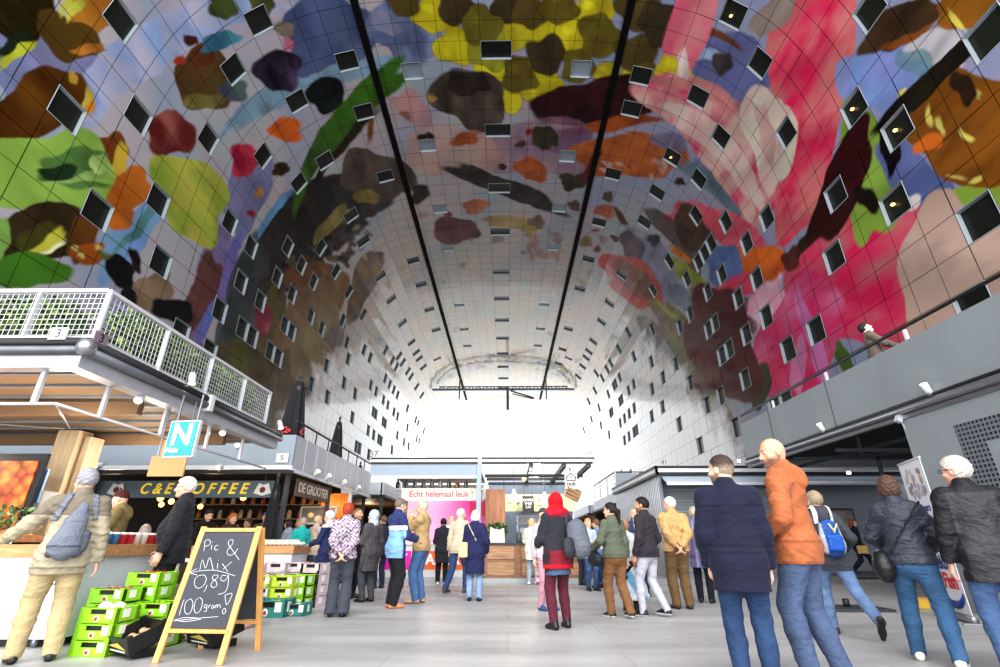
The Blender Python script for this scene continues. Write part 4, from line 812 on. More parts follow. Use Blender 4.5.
    if lg['kind'] in ('trousers', 'tights'):
        G = Vol(np.array([lo[0], lo[1], lo[2]]), np.array([hi[0], hi[1], tz + .06]), h); t = lg['t'] * s
        G.cone(mid - R @ np.array([0, .01, .01]) * s, waist, .148 * s * bulk + t, .128 * s * bulk + t, .05, bf)
        if female: G.ell(mid - R @ np.array([0, .02, .03]) * s, np.array([.165, .125, .12]) * s * bulk ** .5 + t, .05)
        for d in (-1, 1):
            k2 = knee[d] + (ank[d] - knee[d]) * .4; al = ank[d] + (ank[d] - knee[d]) / np.linalg.norm(ank[d] - knee[d]) * .07
            G.cone(hips[d] - np.array([0, .012, 0]), knee[d], .092 * s * bulk ** .5 + t, .058 * s + t, .04); G.cone(knee[d], k2, .058 * s + t, .056 * s + t + lg['flare'] * .4, .02); G.cone(k2, al, .056 * s + t + lg['flare'] * .4, .04 * s + t + lg['flare'], .02)
            cp = ank[d] - (ank[d] - knee[d]) / np.linalg.norm(ank[d] - knee[d]) * (lg['cuff'] - .085) * s
            # trim the cuff
            X, Yg, Z = G.grid(); nv_ = (ank[d] - knee[d]) / np.linalg.norm(ank[d] - knee[d]); pl = (X - cp[0]) * nv_[0] + (Yg - cp[1]) * nv_[1] + (Z - cp[2]) * nv_[2]
            near = (X - ank[d][0]) ** 2 + (Yg - ank[d][1]) ** 2 + (Z - ank[d][2]) ** 2 < (.2 * s) ** 2
            G.F = np.where(near, np.maximum(G.F, pl), G.F)
        if lg['kind'] == 'trousers': G.folds(.0055 * s, seed + 1, .7)
        out['legs_vol'] = G
        cc = lg['col']
        if not callable(cc):
            c0 = lin(cc)
            def cc(V, c0=c0):
                f = .5 + .5 * np.clip(np.min([np.linalg.norm(V - knee[d], axis=1) for d in (-1, 1)], 0) / (.22 * s), 0, 1)
                return c0 * (1.12 - .12 * f)[:, None] if lg['mat'] is M_DENIM else np.tile(c0, (len(V), 1))
        part('trousers' if lg['kind'] == 'trousers' else 'tights', G.plane((0, 0, tz), up), cc, lg['mat'])
    if lg.get('skirt'):
        z1, r1, c1 = lg['skirt']; G = Vol(np.array([-.4, -.4, z1 * s - .05]), np.array([.4, .4, mid[2] + .02]), h)
        G.cone(mid - up * .06, np.array([0, 0, z1 * s - .02]), .13 * s * bulk, r1 * s, .04, (np.array([0, 1., 0]), .85)); G.plane((0, 0, z1 * s), -up); G.folds(.008, seed + 5, .2); part('skirt', G, c1, M_CLOTH)
    # ---- shoes
    sc = shoes if isinstance(shoes, dict) else dict(col=shoes)
    for d in (-1, 1):
        a = ank[d]; lift = a[2] - .085 * s; pit = -1.1 if lift > .1 else (-.5 if lift > .03 else 0.0); zz = rotx(pit) @ np.array([0, 1., 0]); zu = rotx(pit) @ up
        ot = rotz(-d * .14); zz, zu = ot @ zz, ot @ zu; so = a - zu * .085 * s; G = Vol(a - .3 * s, a + .3 * s, min(h, .011))
        G.cone(so - zz * .045 * s + zu * .034 * s, so + zz * .12 * s + zu * .028 * s, .038 * s, .036 * s, .02); G.cone(so + zz * .10 * s + zu * .026 * s, so + zz * .175 * s + zu * .022 * s, .040 * s, .028 * s, .02)
        G.cone(a + zu * .002, so + zz * .10 * s + zu * .034 * s, .043 * s, .034 * s, .02)
        G.cone(so - zz * .03 * s + zu * .05 * s, a + (knee[d] - a) * (sc.get('hi', .03) / .425), .042 * s, (.040 + sc.get('fat', 0)) * s, .02); G.plane(so + zu * .001, -zu); tp = a + zu * (.012 + sc.get('hi', .0)) * s; G.plane(tp, zu)
        c0, c1 = lin(sc['col']), lin(sc.get('sole', tuple(int(v * .6) for v in sc['col'])))
        part('shoe', G, lambda V, so=so, zu=zu: np.where(((V - so) @ zu < .022 * s)[:, None], c1, c0), sc.get('mat', M_SHOE))
    # ---- top
    tp = dict(kind='jacket', col=(50, 50, 60), mat=M_CLOTH, t=.020, hem=.80, flare=0.0, sleeve=1.0, collar=.035, fold=.007, belly=0.0, lab=None); tp.update(top or {})
    t = tp['t'] * s; hz_ = tp['hem'] * s - (.925 * s - mid[2]); hm = np.array([mid[0], mid[1], hz_])
    pd = tp.get('pad', 0.0); J = Vol(np.minimum(lo, -.4 * s) * np.array([1, 1, 0]) + np.array([-pd, -pd, min(hz_ - .05, tp.get('zlo', 9))]), np.array([hi[0] + pd, hi[1] + pd, hc[2] + .02 * s]), h)
    J.cone(waist, chest, (.128 + tp['belly']) * s * bulk + t, .152 * s + t, .05, bf); J.cone(mid, waist, .15 * s * bulk + t, (.128 + tp['belly']) * s * bulk + t, .06, bf)
    if hz_ < mid[2]: J.cone(np.array([mid[0], mid[1] - .01, hz_ - .06]), mid, (.152 + tp['flare']) * s * bulk + t, .15 * s * bulk + t, .05, (np.array([0, 1., 0]), .74))
    if lg['kind'] in ('trousers', 'tights') and hz_ < tz:
        t2 = lg['t'] * s + .012 * s; J.cone(mid - R @ np.array([0, .01, .01]) * s, waist, .148 * s * bulk + t2, .128 * s * bulk + t2, .05, bf)
        if female: J.ell(mid - R @ np.array([0, .02, .03]) * s, np.array([.165, .125, .12]) * s * bulk ** .5 + t2, .05)
        for d in (-1, 1): J.cone(hips[d] - np.array([0, .012, 0]), knee[d], .092 * s * bulk ** .5 + t2, .058 * s + t2, .05)
    if tp['belly'] > 0: J.ell(T((0, .05, .17)), np.array([.15, .13, .17]) * s * bulk + t, .06)
    [J.cone(neck - up * .05 * s, sh[d] - up * .012 * s, .058 * s + t * .7, .045 * s + t, .06) for d in (-1, 1)]; J.cone(chest, neck - up * .02 * s, .11 * s + t, .062 * s + t * .6, .06, bf)
    for d in (-1, 1):
        J.cone(sh[d], elb[d], .050 * s + t, .044 * s + t, .045); e2 = elb[d] + (wri[d] - elb[d]) * tp['sleeve']; J.cone(elb[d], e2, .045 * s + t, .036 * s + t * .8, .02)
        dv = wri[d] - elb[d]; dv = dv / np.linalg.norm(dv); X, Yg, Z = J.grid(); pl = (X - e2[0]) * dv[0] + (Yg - e2[1]) * dv[1] + (Z - e2[2]) * dv[2]; near = (X - e2[0]) ** 2 + (Yg - e2[1]) ** 2 + (Z - e2[2]) ** 2 < (.085 * s + t) ** 2; J.F = np.where(near, np.maximum(J.F, pl), J.F)
    J.folds(tp['fold'] * s, seed, 1.0)
    if tp['collar']:
        J.cone(neck - up * .035 * s, neck + R @ np.array([0, .008, tp['collar']]) * s, .074 * s + t * .4, .066 * s + t * .4, .02)
    if tp['kind'] == 'hooded':
        [(J.cone(T((d * .07, -.05, .555)), T((0, -.10, .51)), .050 * s, .058 * s, .03), J.cone(T((d * .07, -.05, .560)), T((d * .055, .05, .545)), .050 * s, .040 * s, .03), J.cone(T((d * .05, -.09, .53)), T((0, -.12, .46)), .05 * s, .05 * s, .03)) for d in (-1, 1)]
    J.plane((0, 0, hz_), -up)
    hood = tp.get('keep')
    out['J'] = J; out['hem'] = hz_
    tc_ = tp['col']
    if not callable(tc_):
        c0 = lin(tc_)
        def tc_(V, c0=c0):
            c = np.tile(c0, (len(V), 1)); q = (V - mid) @ R / s
            c[np.abs(V[:, 2] - hz_ - .045 * s) < .008 * s] *= .72                   # hem stitching
            c[(np.abs(q[:, 0]) < .006) & (q[:, 1] > .05)] *= .55                        # front opening
            for d in (-1, 1): c[np.abs((V - sh[d] - np.array([d * .02, 0, 0])) @ np.array([d, 0, .25])) < .006 * s] *= .8  # sleeve seams
            return c
    else:
        f0 = tc_; tc_ = lambda V: f0(V, out)
    part(tp.get('name', 'jacket'), J, tc_, tp['mat'])
    # ---- hair and headwear
    hr = {'kind': hair} if isinstance(hair, str) else (hair or {}); kd = hr.get('kind')
    if kd and kd != 'bald':
        G = Vol(hc - np.array([.2, .24, .45 if kd in ('long', 'pony', 'hijab') else .22]) * s, hc + np.array([.2, .2, .24]) * s, hf)
        t = hr.get('t', .012); wob = hr.get('wob', .004)
        if kd in ('short', 'curly', 'bob', 'long', 'pony'):
            G.ell(E((0, -.014, .026)), np.array([.077 + t, .100 + t, .098 + t]) * s, .02, RHs)
            if kd == 'bob': G.ell(E((0, -.03, -.03)), np.array([.085 + t, .075 + t, .085]) * s, .03, RHs)
            if kd == 'long': G.cone(E((0, -.06, .0)), E((0, -.10, -.25)), .08 * s, .065 * s, .04)
            if kd == 'pony': G.cone(E((0, -.10, .0)), E((.0, -.145, -.02)), .028 * s, .04 * s, .03); G.cone(E((0, -.145, -.02)), E((0, -.16, -.20)), .042 * s, .022 * s, .03)
            n_ = RH @ np.array([0, 1., .0]); lowz = hr.get('low', -.045)
            X, Yg, Z = G.grid(); qx = ((X - hc[0]) * RH[0, 0] + (Yg - hc[1]) * RH[1, 0] + (Z - hc[2]) * RH[2, 0]) / s; qy = ((X - hc[0]) * RH[0, 1] + (Yg - hc[1]) * RH[1, 1] + (Z - hc[2]) * RH[2, 1]) / s; qz = ((X - hc[0]) * RH[0, 2] + (Yg - hc[1]) * RH[1, 2] + (Z - hc[2]) * RH[2, 2]) / s
            line = np.where(qz > .075 + hr.get('recede', 0), -1, np.minimum(qy - (.018 - hr.get('recede', 0) * .5) - np.clip(qz - .03, 0, 1) * 1.0, .1))      # hairline over the face
            if kd not in ('long',): line = np.maximum(line, (lowz - qz) + np.clip(qy + .03, 0, 1) * .9 if kd != 'bob' else (-.10 - qz))
            if kd == 'pony': line = np.where((qy < -.10), -1, line)
            if kd in ('short', 'curly', 'pony'): ear = np.sqrt(((np.abs(qx) - .085) / 1.3) ** 2 + (qy + .008) ** 2 + (qz + .01) ** 2) - .028; line = np.maximum(line, -ear)
            if hr.get('top_bald'): line = np.maximum(line, .09 - np.sqrt(qx ** 2 + (qy - .02) ** 2) - np.clip(.06 - qz, 0, 1) * 3)
            G.F = np.maximum(G.F, line * s); G.folds(wob * s, seed + 3, .4, 4.0 if kd != 'curly' else 3.0)
            if kd == 'curly': G.F += .008 * s * np.sin(X * 190) * np.sin(Yg * 180 + 1) * np.sin(Z * 185 + 2)
            hcol = lin(hairc); h2 = lin(hr['side']) if 'side' in hr else None
            def hfn(V):
                c = np.tile(hcol, (len(V), 1)); q = (V - hc) @ RH / s
                if h2 is not None: a = np.clip((.045 - q[:, 2]) / .05, 0, 1)[:, None]; c = c * (1 - a) + h2 * a
                n_ = np.sin(q[:, 0] * 260 + q[:, 1] * 90) * .5 + np.sin(q[:, 2] * 140 + q[:, 0] * 70) * .5; return c * (1 + .14 * n_)[:, None]
            part('hair', G, hfn, M_HAIR)
        if kd == 'beanie':
            G.ell(E((0, -.016, .03)), np.array([.088, .110, .112]) * s, .02, RHs); G.plane(E((0, 0, .03)), RH @ np.array([0, .35, -1]))
            G.cone(E((0, -.01, .14)), E((0, -.01, .16)), .018 * s, .014 * s, .01); X, Yg, Z = G.grid(); G.F += .003 * np.sin(Z * 260); part('knitted_hat', G, hr['col'], M_KNIT)
        if kd == 'cap':
            G.ell(E((0, -.014, .03)), np.array([.084, .106, .105]) * s, .02, RHs); G.plane(E((0, 0, .04)), RH @ np.array([0, .1, -1])); G.cone(E((0, .08, .055)), E((0, .15, .045)), .055 * s, .05 * s, .01, (RH @ up, .16)); part('cap', G, hr['col'], M_CLOTH)
        if kd == 'hijab':
            G.ell(E((0, -.018, .020)), np.array([.094, .116, .118]) * s, .02, RHs); G.cone(E((0, -.02, -.04)), neck + np.array([0, -.005, -.01]), .088 * s, .10 * s, .05); G.cone(neck + np.array([0, .02, 0]), neck + np.array([0, .06, -.06]), .09 * s, .10 * s, .05)
            if hr.get('drape'): G.cone(neck + np.array([-.10, -.02, -.01]), neck + np.array([.10, -.02, -.01]), .085 * s, .085 * s, .06); G.cone(neck + np.array([-.06, .07, -.02]), neck + np.array([.06, .07, -.02]), .075 * s, .07 * s, .06)
            G.ell(E((0, .10, -.012)), np.array([.056, .075, .080]) * s, .02, RHs, sub=True); G.folds(.007 * s, seed + 2, .6, 1.6); part('headscarf', G, hr['col'], M_CLOTH)
    if extra: extra(out)
    return out

# bags and straps that follow a garment without cutting into it
def band_on(o, name, m, col, p, n, width, off=.006, th=.006, lim=None, zlo=None, zhi=None, parent=None):
    """a strap: the shell just outside the garment, between two planes"""
    J = o['J']; G = Vol([a[0] for a in J.ax], [0, 0, 0], 1); G.ax = J.ax; G.h = J.h; X, Y, Z = J.grid(); n = np.asarray(n, float); n = n / np.linalg.norm(n); p = np.asarray(p, float)
    d = np.abs((X - p[0]) * n[0] + (Y - p[1]) * n[1] + (Z - p[2]) * n[2]) - width / 2; F = np.maximum(np.abs(J.F - off - th) - th, d)
    if zlo is not None: F = np.maximum(F, zlo - Z)
    if zhi is not None: F = np.maximum(F, Z - zhi)
    if lim is not None: F = np.maximum(F, lim(X, Y, Z))
    r = surface_nets(F, J.ax)
    if r is None: return None
    me = raw_mesh(name, r[0], r[1], True, vcol(r[0], col)); me.materials.append(m)
    return me
def worn(o, name, label, cat, group=None):
    """an Empty for a thing a person wears or carries, in the person's own frame"""
    e = empty(name, o['base'], o['th'], label, cat, group); return e

def bag_part(o, parent, name, m, col, shapes, gap=.012, folds=.004, seed=3, cut=None):
    """a bag body grown from a few cones/ellipsoids in body units and kept clear of the garment it rests on"""
    J = o['J']; s = o['s']; G = Vol([a[0] for a in J.ax], [0, 0, 0], 1); G.ax = J.ax; G.h = J.h; G.F = np.full(J.F.shape, .5)
    for sh_ in shapes:
        if sh_[0] == 'e': G.ell(np.array(sh_[1]) * s, np.array(sh_[2]) * s, .02, sh_[3] if len(sh_) > 3 else None)
        elif sh_[0] == 'c': G.cone(np.array(sh_[1]) * s, np.array(sh_[2]) * s, sh_[3] * s, sh_[4] * s, .03, sh_[5] if len(sh_) > 5 else None)
        else:
            X, Y, Z = G.grid(); c, r = np.array(sh_[1]) * s, np.array(sh_[2]) * s; q = np.maximum(np.maximum(np.abs(X - c[0]) - r[0], np.abs(Y - c[1]) - r[1]), np.abs(Z - c[2]) - r[2]); rr = .03 * s
            d = np.sqrt(np.maximum(np.abs(X - c[0]) - r[0] + rr, 0) ** 2 + np.maximum(np.abs(Y - c[1]) - r[1] + rr, 0) ** 2 + np.maximum(np.abs(Z - c[2]) - r[2] + rr, 0) ** 2) - rr; G.F = np.minimum(G.F, d)
    if folds: G.folds(folds, seed)
    G.F = np.maximum(G.F, gap - J.F)
    if 'legs_vol' in o: pass
    r = G.mesh(); me = raw_mesh(name, r[0], r[1], True, vcol(r[0], col)); me.materials.append(m); return link(name, me, parent)
def strap(o, parent, p, n, w, col, m=None, **k):
    me = band_on(o, 'strap', m or M_NYLON, col, np.array(p) * o['s'], n, w * o['s'], **k)
    if me is not None: link('strap', me, parent)
# ================================================================ MARKET STALLS
m_dark = mat('dark_tube', (38, 38, 40), .45, .3); m_silver = mat('silver_tube', (150, 152, 158), .32, .7, var=.06); m_white = mat('white_paint', (214, 214, 212), .5, var=.03); m_wmetal = mat('white_metal', (214, 216, 220), .4, .25, var=.04)
m_fascia = mat('grey_fascia', (140, 152, 162), .5, .1, var=.05, vscale=1.2); m_panel = mat('grey_panel', (146, 154, 158), .45, .15, var=.08, vscale=.8, bump=.05, bscale=2); m_par = mat('silver_parapet', (176, 178, 184), .4, .35, var=.12, vscale=1.5, stretch=(1, 4, .3))
m_soffit = mat('brown_soffit', (140, 112, 82), .6, var=.10, vscale=1.2, stretch=(.3, 2, 1)); m_col = wood('pale_wood', (216, 190, 150), (240, 220, 188), 1.5, 2); m_counter = mat('counter_white', (226, 232, 236), .35, var=.03); m_oak = wood('oak', (176, 128, 84), (212, 164, 114), 2.2, 0)
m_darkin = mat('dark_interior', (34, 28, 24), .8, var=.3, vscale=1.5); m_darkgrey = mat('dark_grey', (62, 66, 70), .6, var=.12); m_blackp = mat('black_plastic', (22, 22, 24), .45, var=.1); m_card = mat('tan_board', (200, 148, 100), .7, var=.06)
m_spot = mat('spot_glow', (255, 244, 225), .4, emit=9.0, var=0); m_text_y = mat('yellow_letters', (236, 204, 60), .5, var=.08, emit=.25); m_text_k = mat('black_letters', (20, 20, 22), .5); m_text_w = mat('white_letters', (240, 240, 240), .5)
m_glass = mat('canopy_glass', (196, 208, 216), .2, .1, var=.06, vscale=.6)
ry = lambda d: (PI / 2, 0, d)
SPOTN = [0]
def spotlight(loc, aim, label, group):
    """small white spotlight head on a short bracket"""
    e = empty('spotlight', loc, 0, label, 'spotlight', group); a = Vector(aim).normalized(); q = a.to_track_quat('Z', 'Y').to_matrix()
    mb = MB(); mb.lathe([(0, -.11), (.045, -.11), (.055, -.05), (.06, .10), (.052, .10)], (0, 0, .10), 14, q); mb.build('body', m_white, e)
    mb = MB(); mb.lathe([(.052, .095), (.0, .095)], (0, 0, .10), 14, q); mb.build('lens', m_spot, e)
    mb = MB(); mb.bar((0, 0, -.02), (0, 0, .10), .03); mb.build('bracket', m_silver, e); return e
def mesh_rail(name, a, b, z0, z1, label, posts, cell=.075):
    """balustrade of white posts, top rail and a welded wire mesh between two ground points"""
    a, b = Vector((a[0], a[1], 0)), Vector((b[0], b[1], 0)); d = b - a; L = d.length; u = d / L; e = empty(name, (a.x, a.y, 0), 0, label, 'balustrade')
    mb = MB(); mb.bar(Vector((0, 0, z1)), u * L + Vector((0, 0, z1)), .06, .05); mb.bar(Vector((0, 0, z0 + .04)), u * L + Vector((0, 0, z0 + .04)), .04, .04); mb.build('rail', m_wmetal, e)
    for t in posts: mb = MB(); mb.bar(u * t + Vector((0, 0, z0)), u * t + Vector((0, 0, z1)), .07, .03, u); mb.build('post', m_wmetal, e)
    mb = MB(); n = int(L / cell)
    for i in range(n + 1): mb.bar(u * (i * cell) + Vector((0, 0, z0 + .05)), u * (i * cell) + Vector((0, 0, z1)), .0062, .0062, u)
    for k in range(int((z1 - z0) / cell)): mb.bar(Vector((0, 0, z0 + .08 + k * cell)), u * L + Vector((0, 0, z0 + .08 + k * cell)), .0062, .0062)
    mb.build('wire_mesh', m_wmetal, e); return e
m_leaf = vmat('leaf', .5, .4, 0, var=.2, vscale=8)
def foliage(name, parent, lo, hi, n, size, cols, seed=1, loc=(0, 0, 0)):
    g = np.random.default_rng(seed); c = lo + (np.array(hi) - lo) * g.random((n, 3)); a = g.normal(size=(n, 3)); a /= np.linalg.norm(a, axis=1)[:, None]; b = np.cross(a, g.normal(size=(n, 3))); b /= np.linalg.norm(b, axis=1)[:, None]; s = size * (.6 + .8 * g.random((n, 1)))
    V = np.stack([c - a * s, c + b * s * .5, c + a * s, c - b * s * .5], 1).reshape(-1, 3); Q = np.arange(4 * n).reshape(-1, 4); cc = np.array([lin(k) for k in cols])[g.integers(0, len(cols), n)] * (.7 + .5 * g.random((n, 1)))
    me = raw_mesh(name, V, Q, False, np.repeat(cc, 4, 0)); me.materials.append(m_leaf); return link(name, me, parent, loc)

# ---------------------------------------------------------------- stall 3, front left: roof deck, wooden post, hanging frame
SX = -5.3
s3 = empty('market_stall', (-8.5, 8.3, 0), 0, 'front left stall 3 with brown slatted underside and planted roof terrace', 'market stall'); O = Vector((8.5, -8.3, 0))
def P3(x, y, z): return Vector((x, y, z)) + O
mb = MB(); mb.bb(P3(-13, 5.72, 3.12), P3(SX - .22, 11.2, 3.26)); mb.build('roof_deck', m_soffit, s3)
mb = MB()
for k in range(9): mb.bb(P3(-13, 6.1 + k * .56, 3.08), P3(SX - .3, 6.1 + k * .56 + .03, 3.12))
mb.build('soffit_batten', m_fascia, s3)
for y in (7.4, 9.9): mb = MB(); mb.bb(P3(-13, y, 2.86), P3(SX - .5, y + .12, 3.06)); mb.build('beam', m_soffit, s3)
mb = MB(); mb.bb(P3(-13, 5.60, 3.00), P3(SX - .22, 5.78, 3.17)); mb.bb(P3(SX - .22, 5.60, 3.00), P3(SX + .0, 11.25, 3.17)); mb.build('edge_channel', mat('edge_metal', (176, 178, 184), .45, .2), s3)
mb = MB(); mb.tube([P3(-13, 5.58, 3.22), P3(SX + .05, 5.58, 3.22), ], .062, 14); mb.tube([P3(SX + .05, 5.58, 3.22), P3(SX + .05, 11.25, 3.22)], .062, 14); mb.build('gutter', mat('grey_gutter', (104, 106, 112), .35, .6), s3)
mb = MB(); mb.tube([P3(-13, 5.60, 3.32), P3(SX + .03, 5.60, 3.33)], .065, 10); mb.tube([P3(SX + .03, 5.60, 3.33), P3(SX + .03, 11.25, 3.33)], .065, 10); mb.build('cable_tube', m_dark, s3)
mb = MB(); mb.lathe([(0, -.10), (.08, -.09), (.11, 0), (.08, .09), (0, .10)], P3(SX + .06, 5.56, 3.25), 16); mb.build('corner_joint', m_silver, s3)
for y in (8.25,): mb = MB(); mb.bb(P3(SX - .06, y - .05, 3.12), P3(SX + .14, y + .05, 3.40)); mb.build('gutter_clamp', m_white, s3)
mb = MB(); mb.tube([P3(-13, 5.75, 2.58), P3(-5.55, 5.75, 2.58), P3(-5.55, 11.4, 2.58)], .02, 8); mb.build('hanging_rail', m_wmetal, s3)
for (x, y) in ((-9.8, 5.75), (-7.8, 5.75), (-5.83, 5.75), (-5.55, 6.45), (-5.55, 7.7), (-5.55, 8.95), (-5.55, 10.2)): mb = MB(); mb.bar(P3(x, y, 2.58), P3(x, y, 3.06), .05, .05, (0, 1, 0)); mb.build('hanger', m_wmetal, s3)
mb = MB(); mb.tube([P3(-5.55, 5.75, 2.58), P3(-8.5, 9.3, 3.05)], .012, 6); mb.tube([P3(-10, 5.75, 2.58), P3(-8.6, 9.3, 3.05)], .012, 6); mb.build('stay_wire', m_wmetal, s3)
mb = MB(); mb.bb(P3(-8.86, 9.45, 0), P3(-8.42, 9.80, 3.06), .015); mb.build('wooden_post', m_col, s3)
mb = MB(); mb.bb(P3(-8.36, 9.55, 0), P3(-8.24, 9.9, 2.95), .01); mb.build('wooden_post', m_col, s3)
for k, (p, rz) in enumerate(((P3(-5.62, 5.52, 3.36), 0), (P3(SX + .08, 5.70, 3.36), PI / 2))):
    mb = MB(); mb.box((0, 0, 0), (.22, .012, .16)); pl = mb.build('number_plate', m_white if k == 0 else mat('plate_mauve', (128, 110, 122), .5), s3, p + Vector((0, 0, .06)), (0, 0, rz)); text('number', '3', m_text_k if k else m_darkgrey, pl, (0, -.009, 0), .16, ry(0), .002)
for k, (y, d) in enumerate(((7.6, (.3, -.2, -1)), (11.0, (.5, -.3, -1)))): spotlight(P3(SX + .1, y, 3.40) - O, d, 'white spotlight clipped to the gutter of stall 3, ' + ('under the wire mesh fence' if k == 0 else 'at its far end'), 'spotlights on stall 3')
spotlight((-5.42, 6.9, 2.89), (.2, -.5, -.6), 'white lamp under the edge of the roof of stall 3', None); spotlight((-5.42, 9.2, 2.89), (.2, -.5, -.6), 'white lamp under the roof of stall 3 beside the teal sign', None)
mesh_rail('balustrade', (-12.5, 5.66), (SX, 5.66), 3.38, 4.10, 'white wire mesh balustrade along the front of the terrace above stall 3', (.6, 2.4, 4.2, 6.3)); mesh_rail('balustrade', (SX, 5.66), (SX, 10.5), 3.38, 4.10, 'white wire mesh balustrade running back along the terrace above stall 3', (.02, 1.25, 2.5, 3.7, 4.8))
for k, (x, y, w_, l_) in enumerate(((-7.2, 6.35, 1.9, .5), (-10.0, 6.35, 2.6, .5), (-5.75, 7.5, .5, 1.9), (-5.75, 9.55, .5, 1.6))):
    e = empty('planter_hedge', (x, y, 3.28), 0, ['leafy green hedge in a long planter behind the corner of the front mesh fence', 'leafy green hedge in a long planter at the outer end of the terrace', 'leafy green hedge in a planter along the side fence by the corner', 'leafy green hedge in a planter at the far end of the side fence'][k], 'planter')
    mb = MB(); mb.box((0, 0, .12), (w_, l_, .24), None, .02); mb.build('planter_box', m_darkgrey, e); foliage('foliage', e, np.array([-w_ / 2, -l_ / 2 - .08, .2]), (w_ / 2, l_ / 2 + .06, .95), int(1900 * w_ * l_ / .6), .055, [(70, 104, 44), (104, 136, 52), (46, 72, 34), (132, 152, 68)], k)
# photo panel, screen and dispenser
m, nt, b, N, L = newmat('fruit_photo'); tc = N.new('ShaderNodeTexCoord'); vo = N.new('ShaderNodeTexVoronoi'); vo.inputs['Scale'].default_value = 7; L.new(tc.outputs['Object'], vo.inputs['Vector']); rp = N.new('ShaderNodeValToRGB'); rp.color_ramp.elements[0].color = lin4((240, 150, 50)); rp.color_ramp.elements[1].color = lin4((120, 50, 20)); e_ = rp.color_ramp.elements.new(.45); e_.color = lin4((222, 104, 36)); rp.color_ramp.elements[2].position = .8; L.new(vo.outputs['Distance'], rp.inputs['Fac'])
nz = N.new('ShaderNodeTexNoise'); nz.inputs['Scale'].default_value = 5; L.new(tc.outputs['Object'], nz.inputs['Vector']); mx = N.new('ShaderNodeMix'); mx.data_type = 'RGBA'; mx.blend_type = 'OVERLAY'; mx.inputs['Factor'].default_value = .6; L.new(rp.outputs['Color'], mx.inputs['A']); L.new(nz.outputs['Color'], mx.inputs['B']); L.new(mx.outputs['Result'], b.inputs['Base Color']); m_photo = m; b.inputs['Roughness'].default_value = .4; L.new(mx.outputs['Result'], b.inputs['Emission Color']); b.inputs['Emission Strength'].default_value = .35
e = empty('photo_panel', (-8.75, 8.0, .86), 0, 'large dark framed panel with a photograph of orange fruit at the left edge', 'photo panel'); mb = MB(); mb.box((0, 0, .74), (2.5, .06, 1.5)); mb.build('frame', m_blackp, e); mb = MB(); mb.box((-.04, -.04, .70), (2.38, .02, 1.34)); mb.build('print', m_photo, e); mb = MB(); mb.box((.3, 0, -.4), (1.2, .05, .95)); mb.build('stand', m_darkgrey, e)
e = empty('display_screen', (-8.55, 8.9, 0), 0, 'pale blue grey display screen between the fruit photo and the wooden post', 'screen'); mb = MB(); mb.box((0, 0, 1.95), (.6, .05, .58)); mb.build('screen_panel', mat('pale_screen', (190, 206, 220), .3), e); mb = MB(); mb.box((.27, -.03, 1.93), (.07, .02, .56)); mb.build('blue_strip', mat('blue_strip', (40, 120, 190), .4), e); mb = MB(); mb.bar((0, 0, 0), (0, 0, 1.68), .06); mb.build('stand', m_darkgrey, e)
e = empty('dispenser_box', (-8.72, 9.25, 1.50), 0, 'white box with a dark round hole fixed to the wooden post', 'dispenser'); mb = MB(); mb.box((0, 0, .2), (.72, .36, .36), None, .04); mb.build('casing', m_white, e); mb = MB(); mb.lathe([(0, 0), (.05, 0), (.05, .02)], (-.2, -.19, .2), 14, Matrix.Rotation(PI / 2, 3, 'X')); mb.build('hole', m_blackp, e)
# hanging teal N sign and tan boards
e = empty('hanging_sign', at_y(183, 439, 6.6), 0, 'teal hanging sign with a big white letter N under the stall roof', 'sign'); m_teal = mat('teal_sign', (44, 150, 150), .4, emit=.05)
mb = MB(); mb.box((0, 0, 0), (.44, .05, .50)); mb.build('panel', m_wmetal, e); mb = MB(); mb.box((0, -.03, 0), (.40, .012, .46)); mb.build('teal_face', m_teal, e); text('letter', 'N', m_text_w, e, (0, -.040, .04), .40, ry(0), .002, bold=.012); text('lettering', 'Natu', m_text_w, e, (-.09, -.040, -.155), .09, ry(0), .002, bold=.003)
mb = MB(); mb.bar((-.15, 0, .25), (-.15, 0, .62), .02); mb.build('hanger', m_silver, e); mb = MB(); mb.bar((.15, 0, .25), (.15, 0, .62), .02); mb.build('hanger', m_silver, e); e.rotation_euler = (0, 0, -.12)
p = at_y(168, 465, 7.6); e = empty('tan_sign_board', p, 0, 'pair of blank tan boards hanging below the teal sign', 'sign board'); mb = MB(); mb.box((.0, 0, -.02), (.55, .03, .30)); mb.build('board', m_card, e); mb = MB(); mb.box((.03, .05, .26), (.44, .03, .26)); mb.build('board', m_card, e); mb = MB(); mb.bar((-.2, 0, .1), (-.2, 0, 1.0), .015); mb.build('hanger', m_silver, e); mb = MB(); mb.bar((.2, 0, .1), (.2, 0, 1.0), .015); mb.build('hanger', m_silver, e)

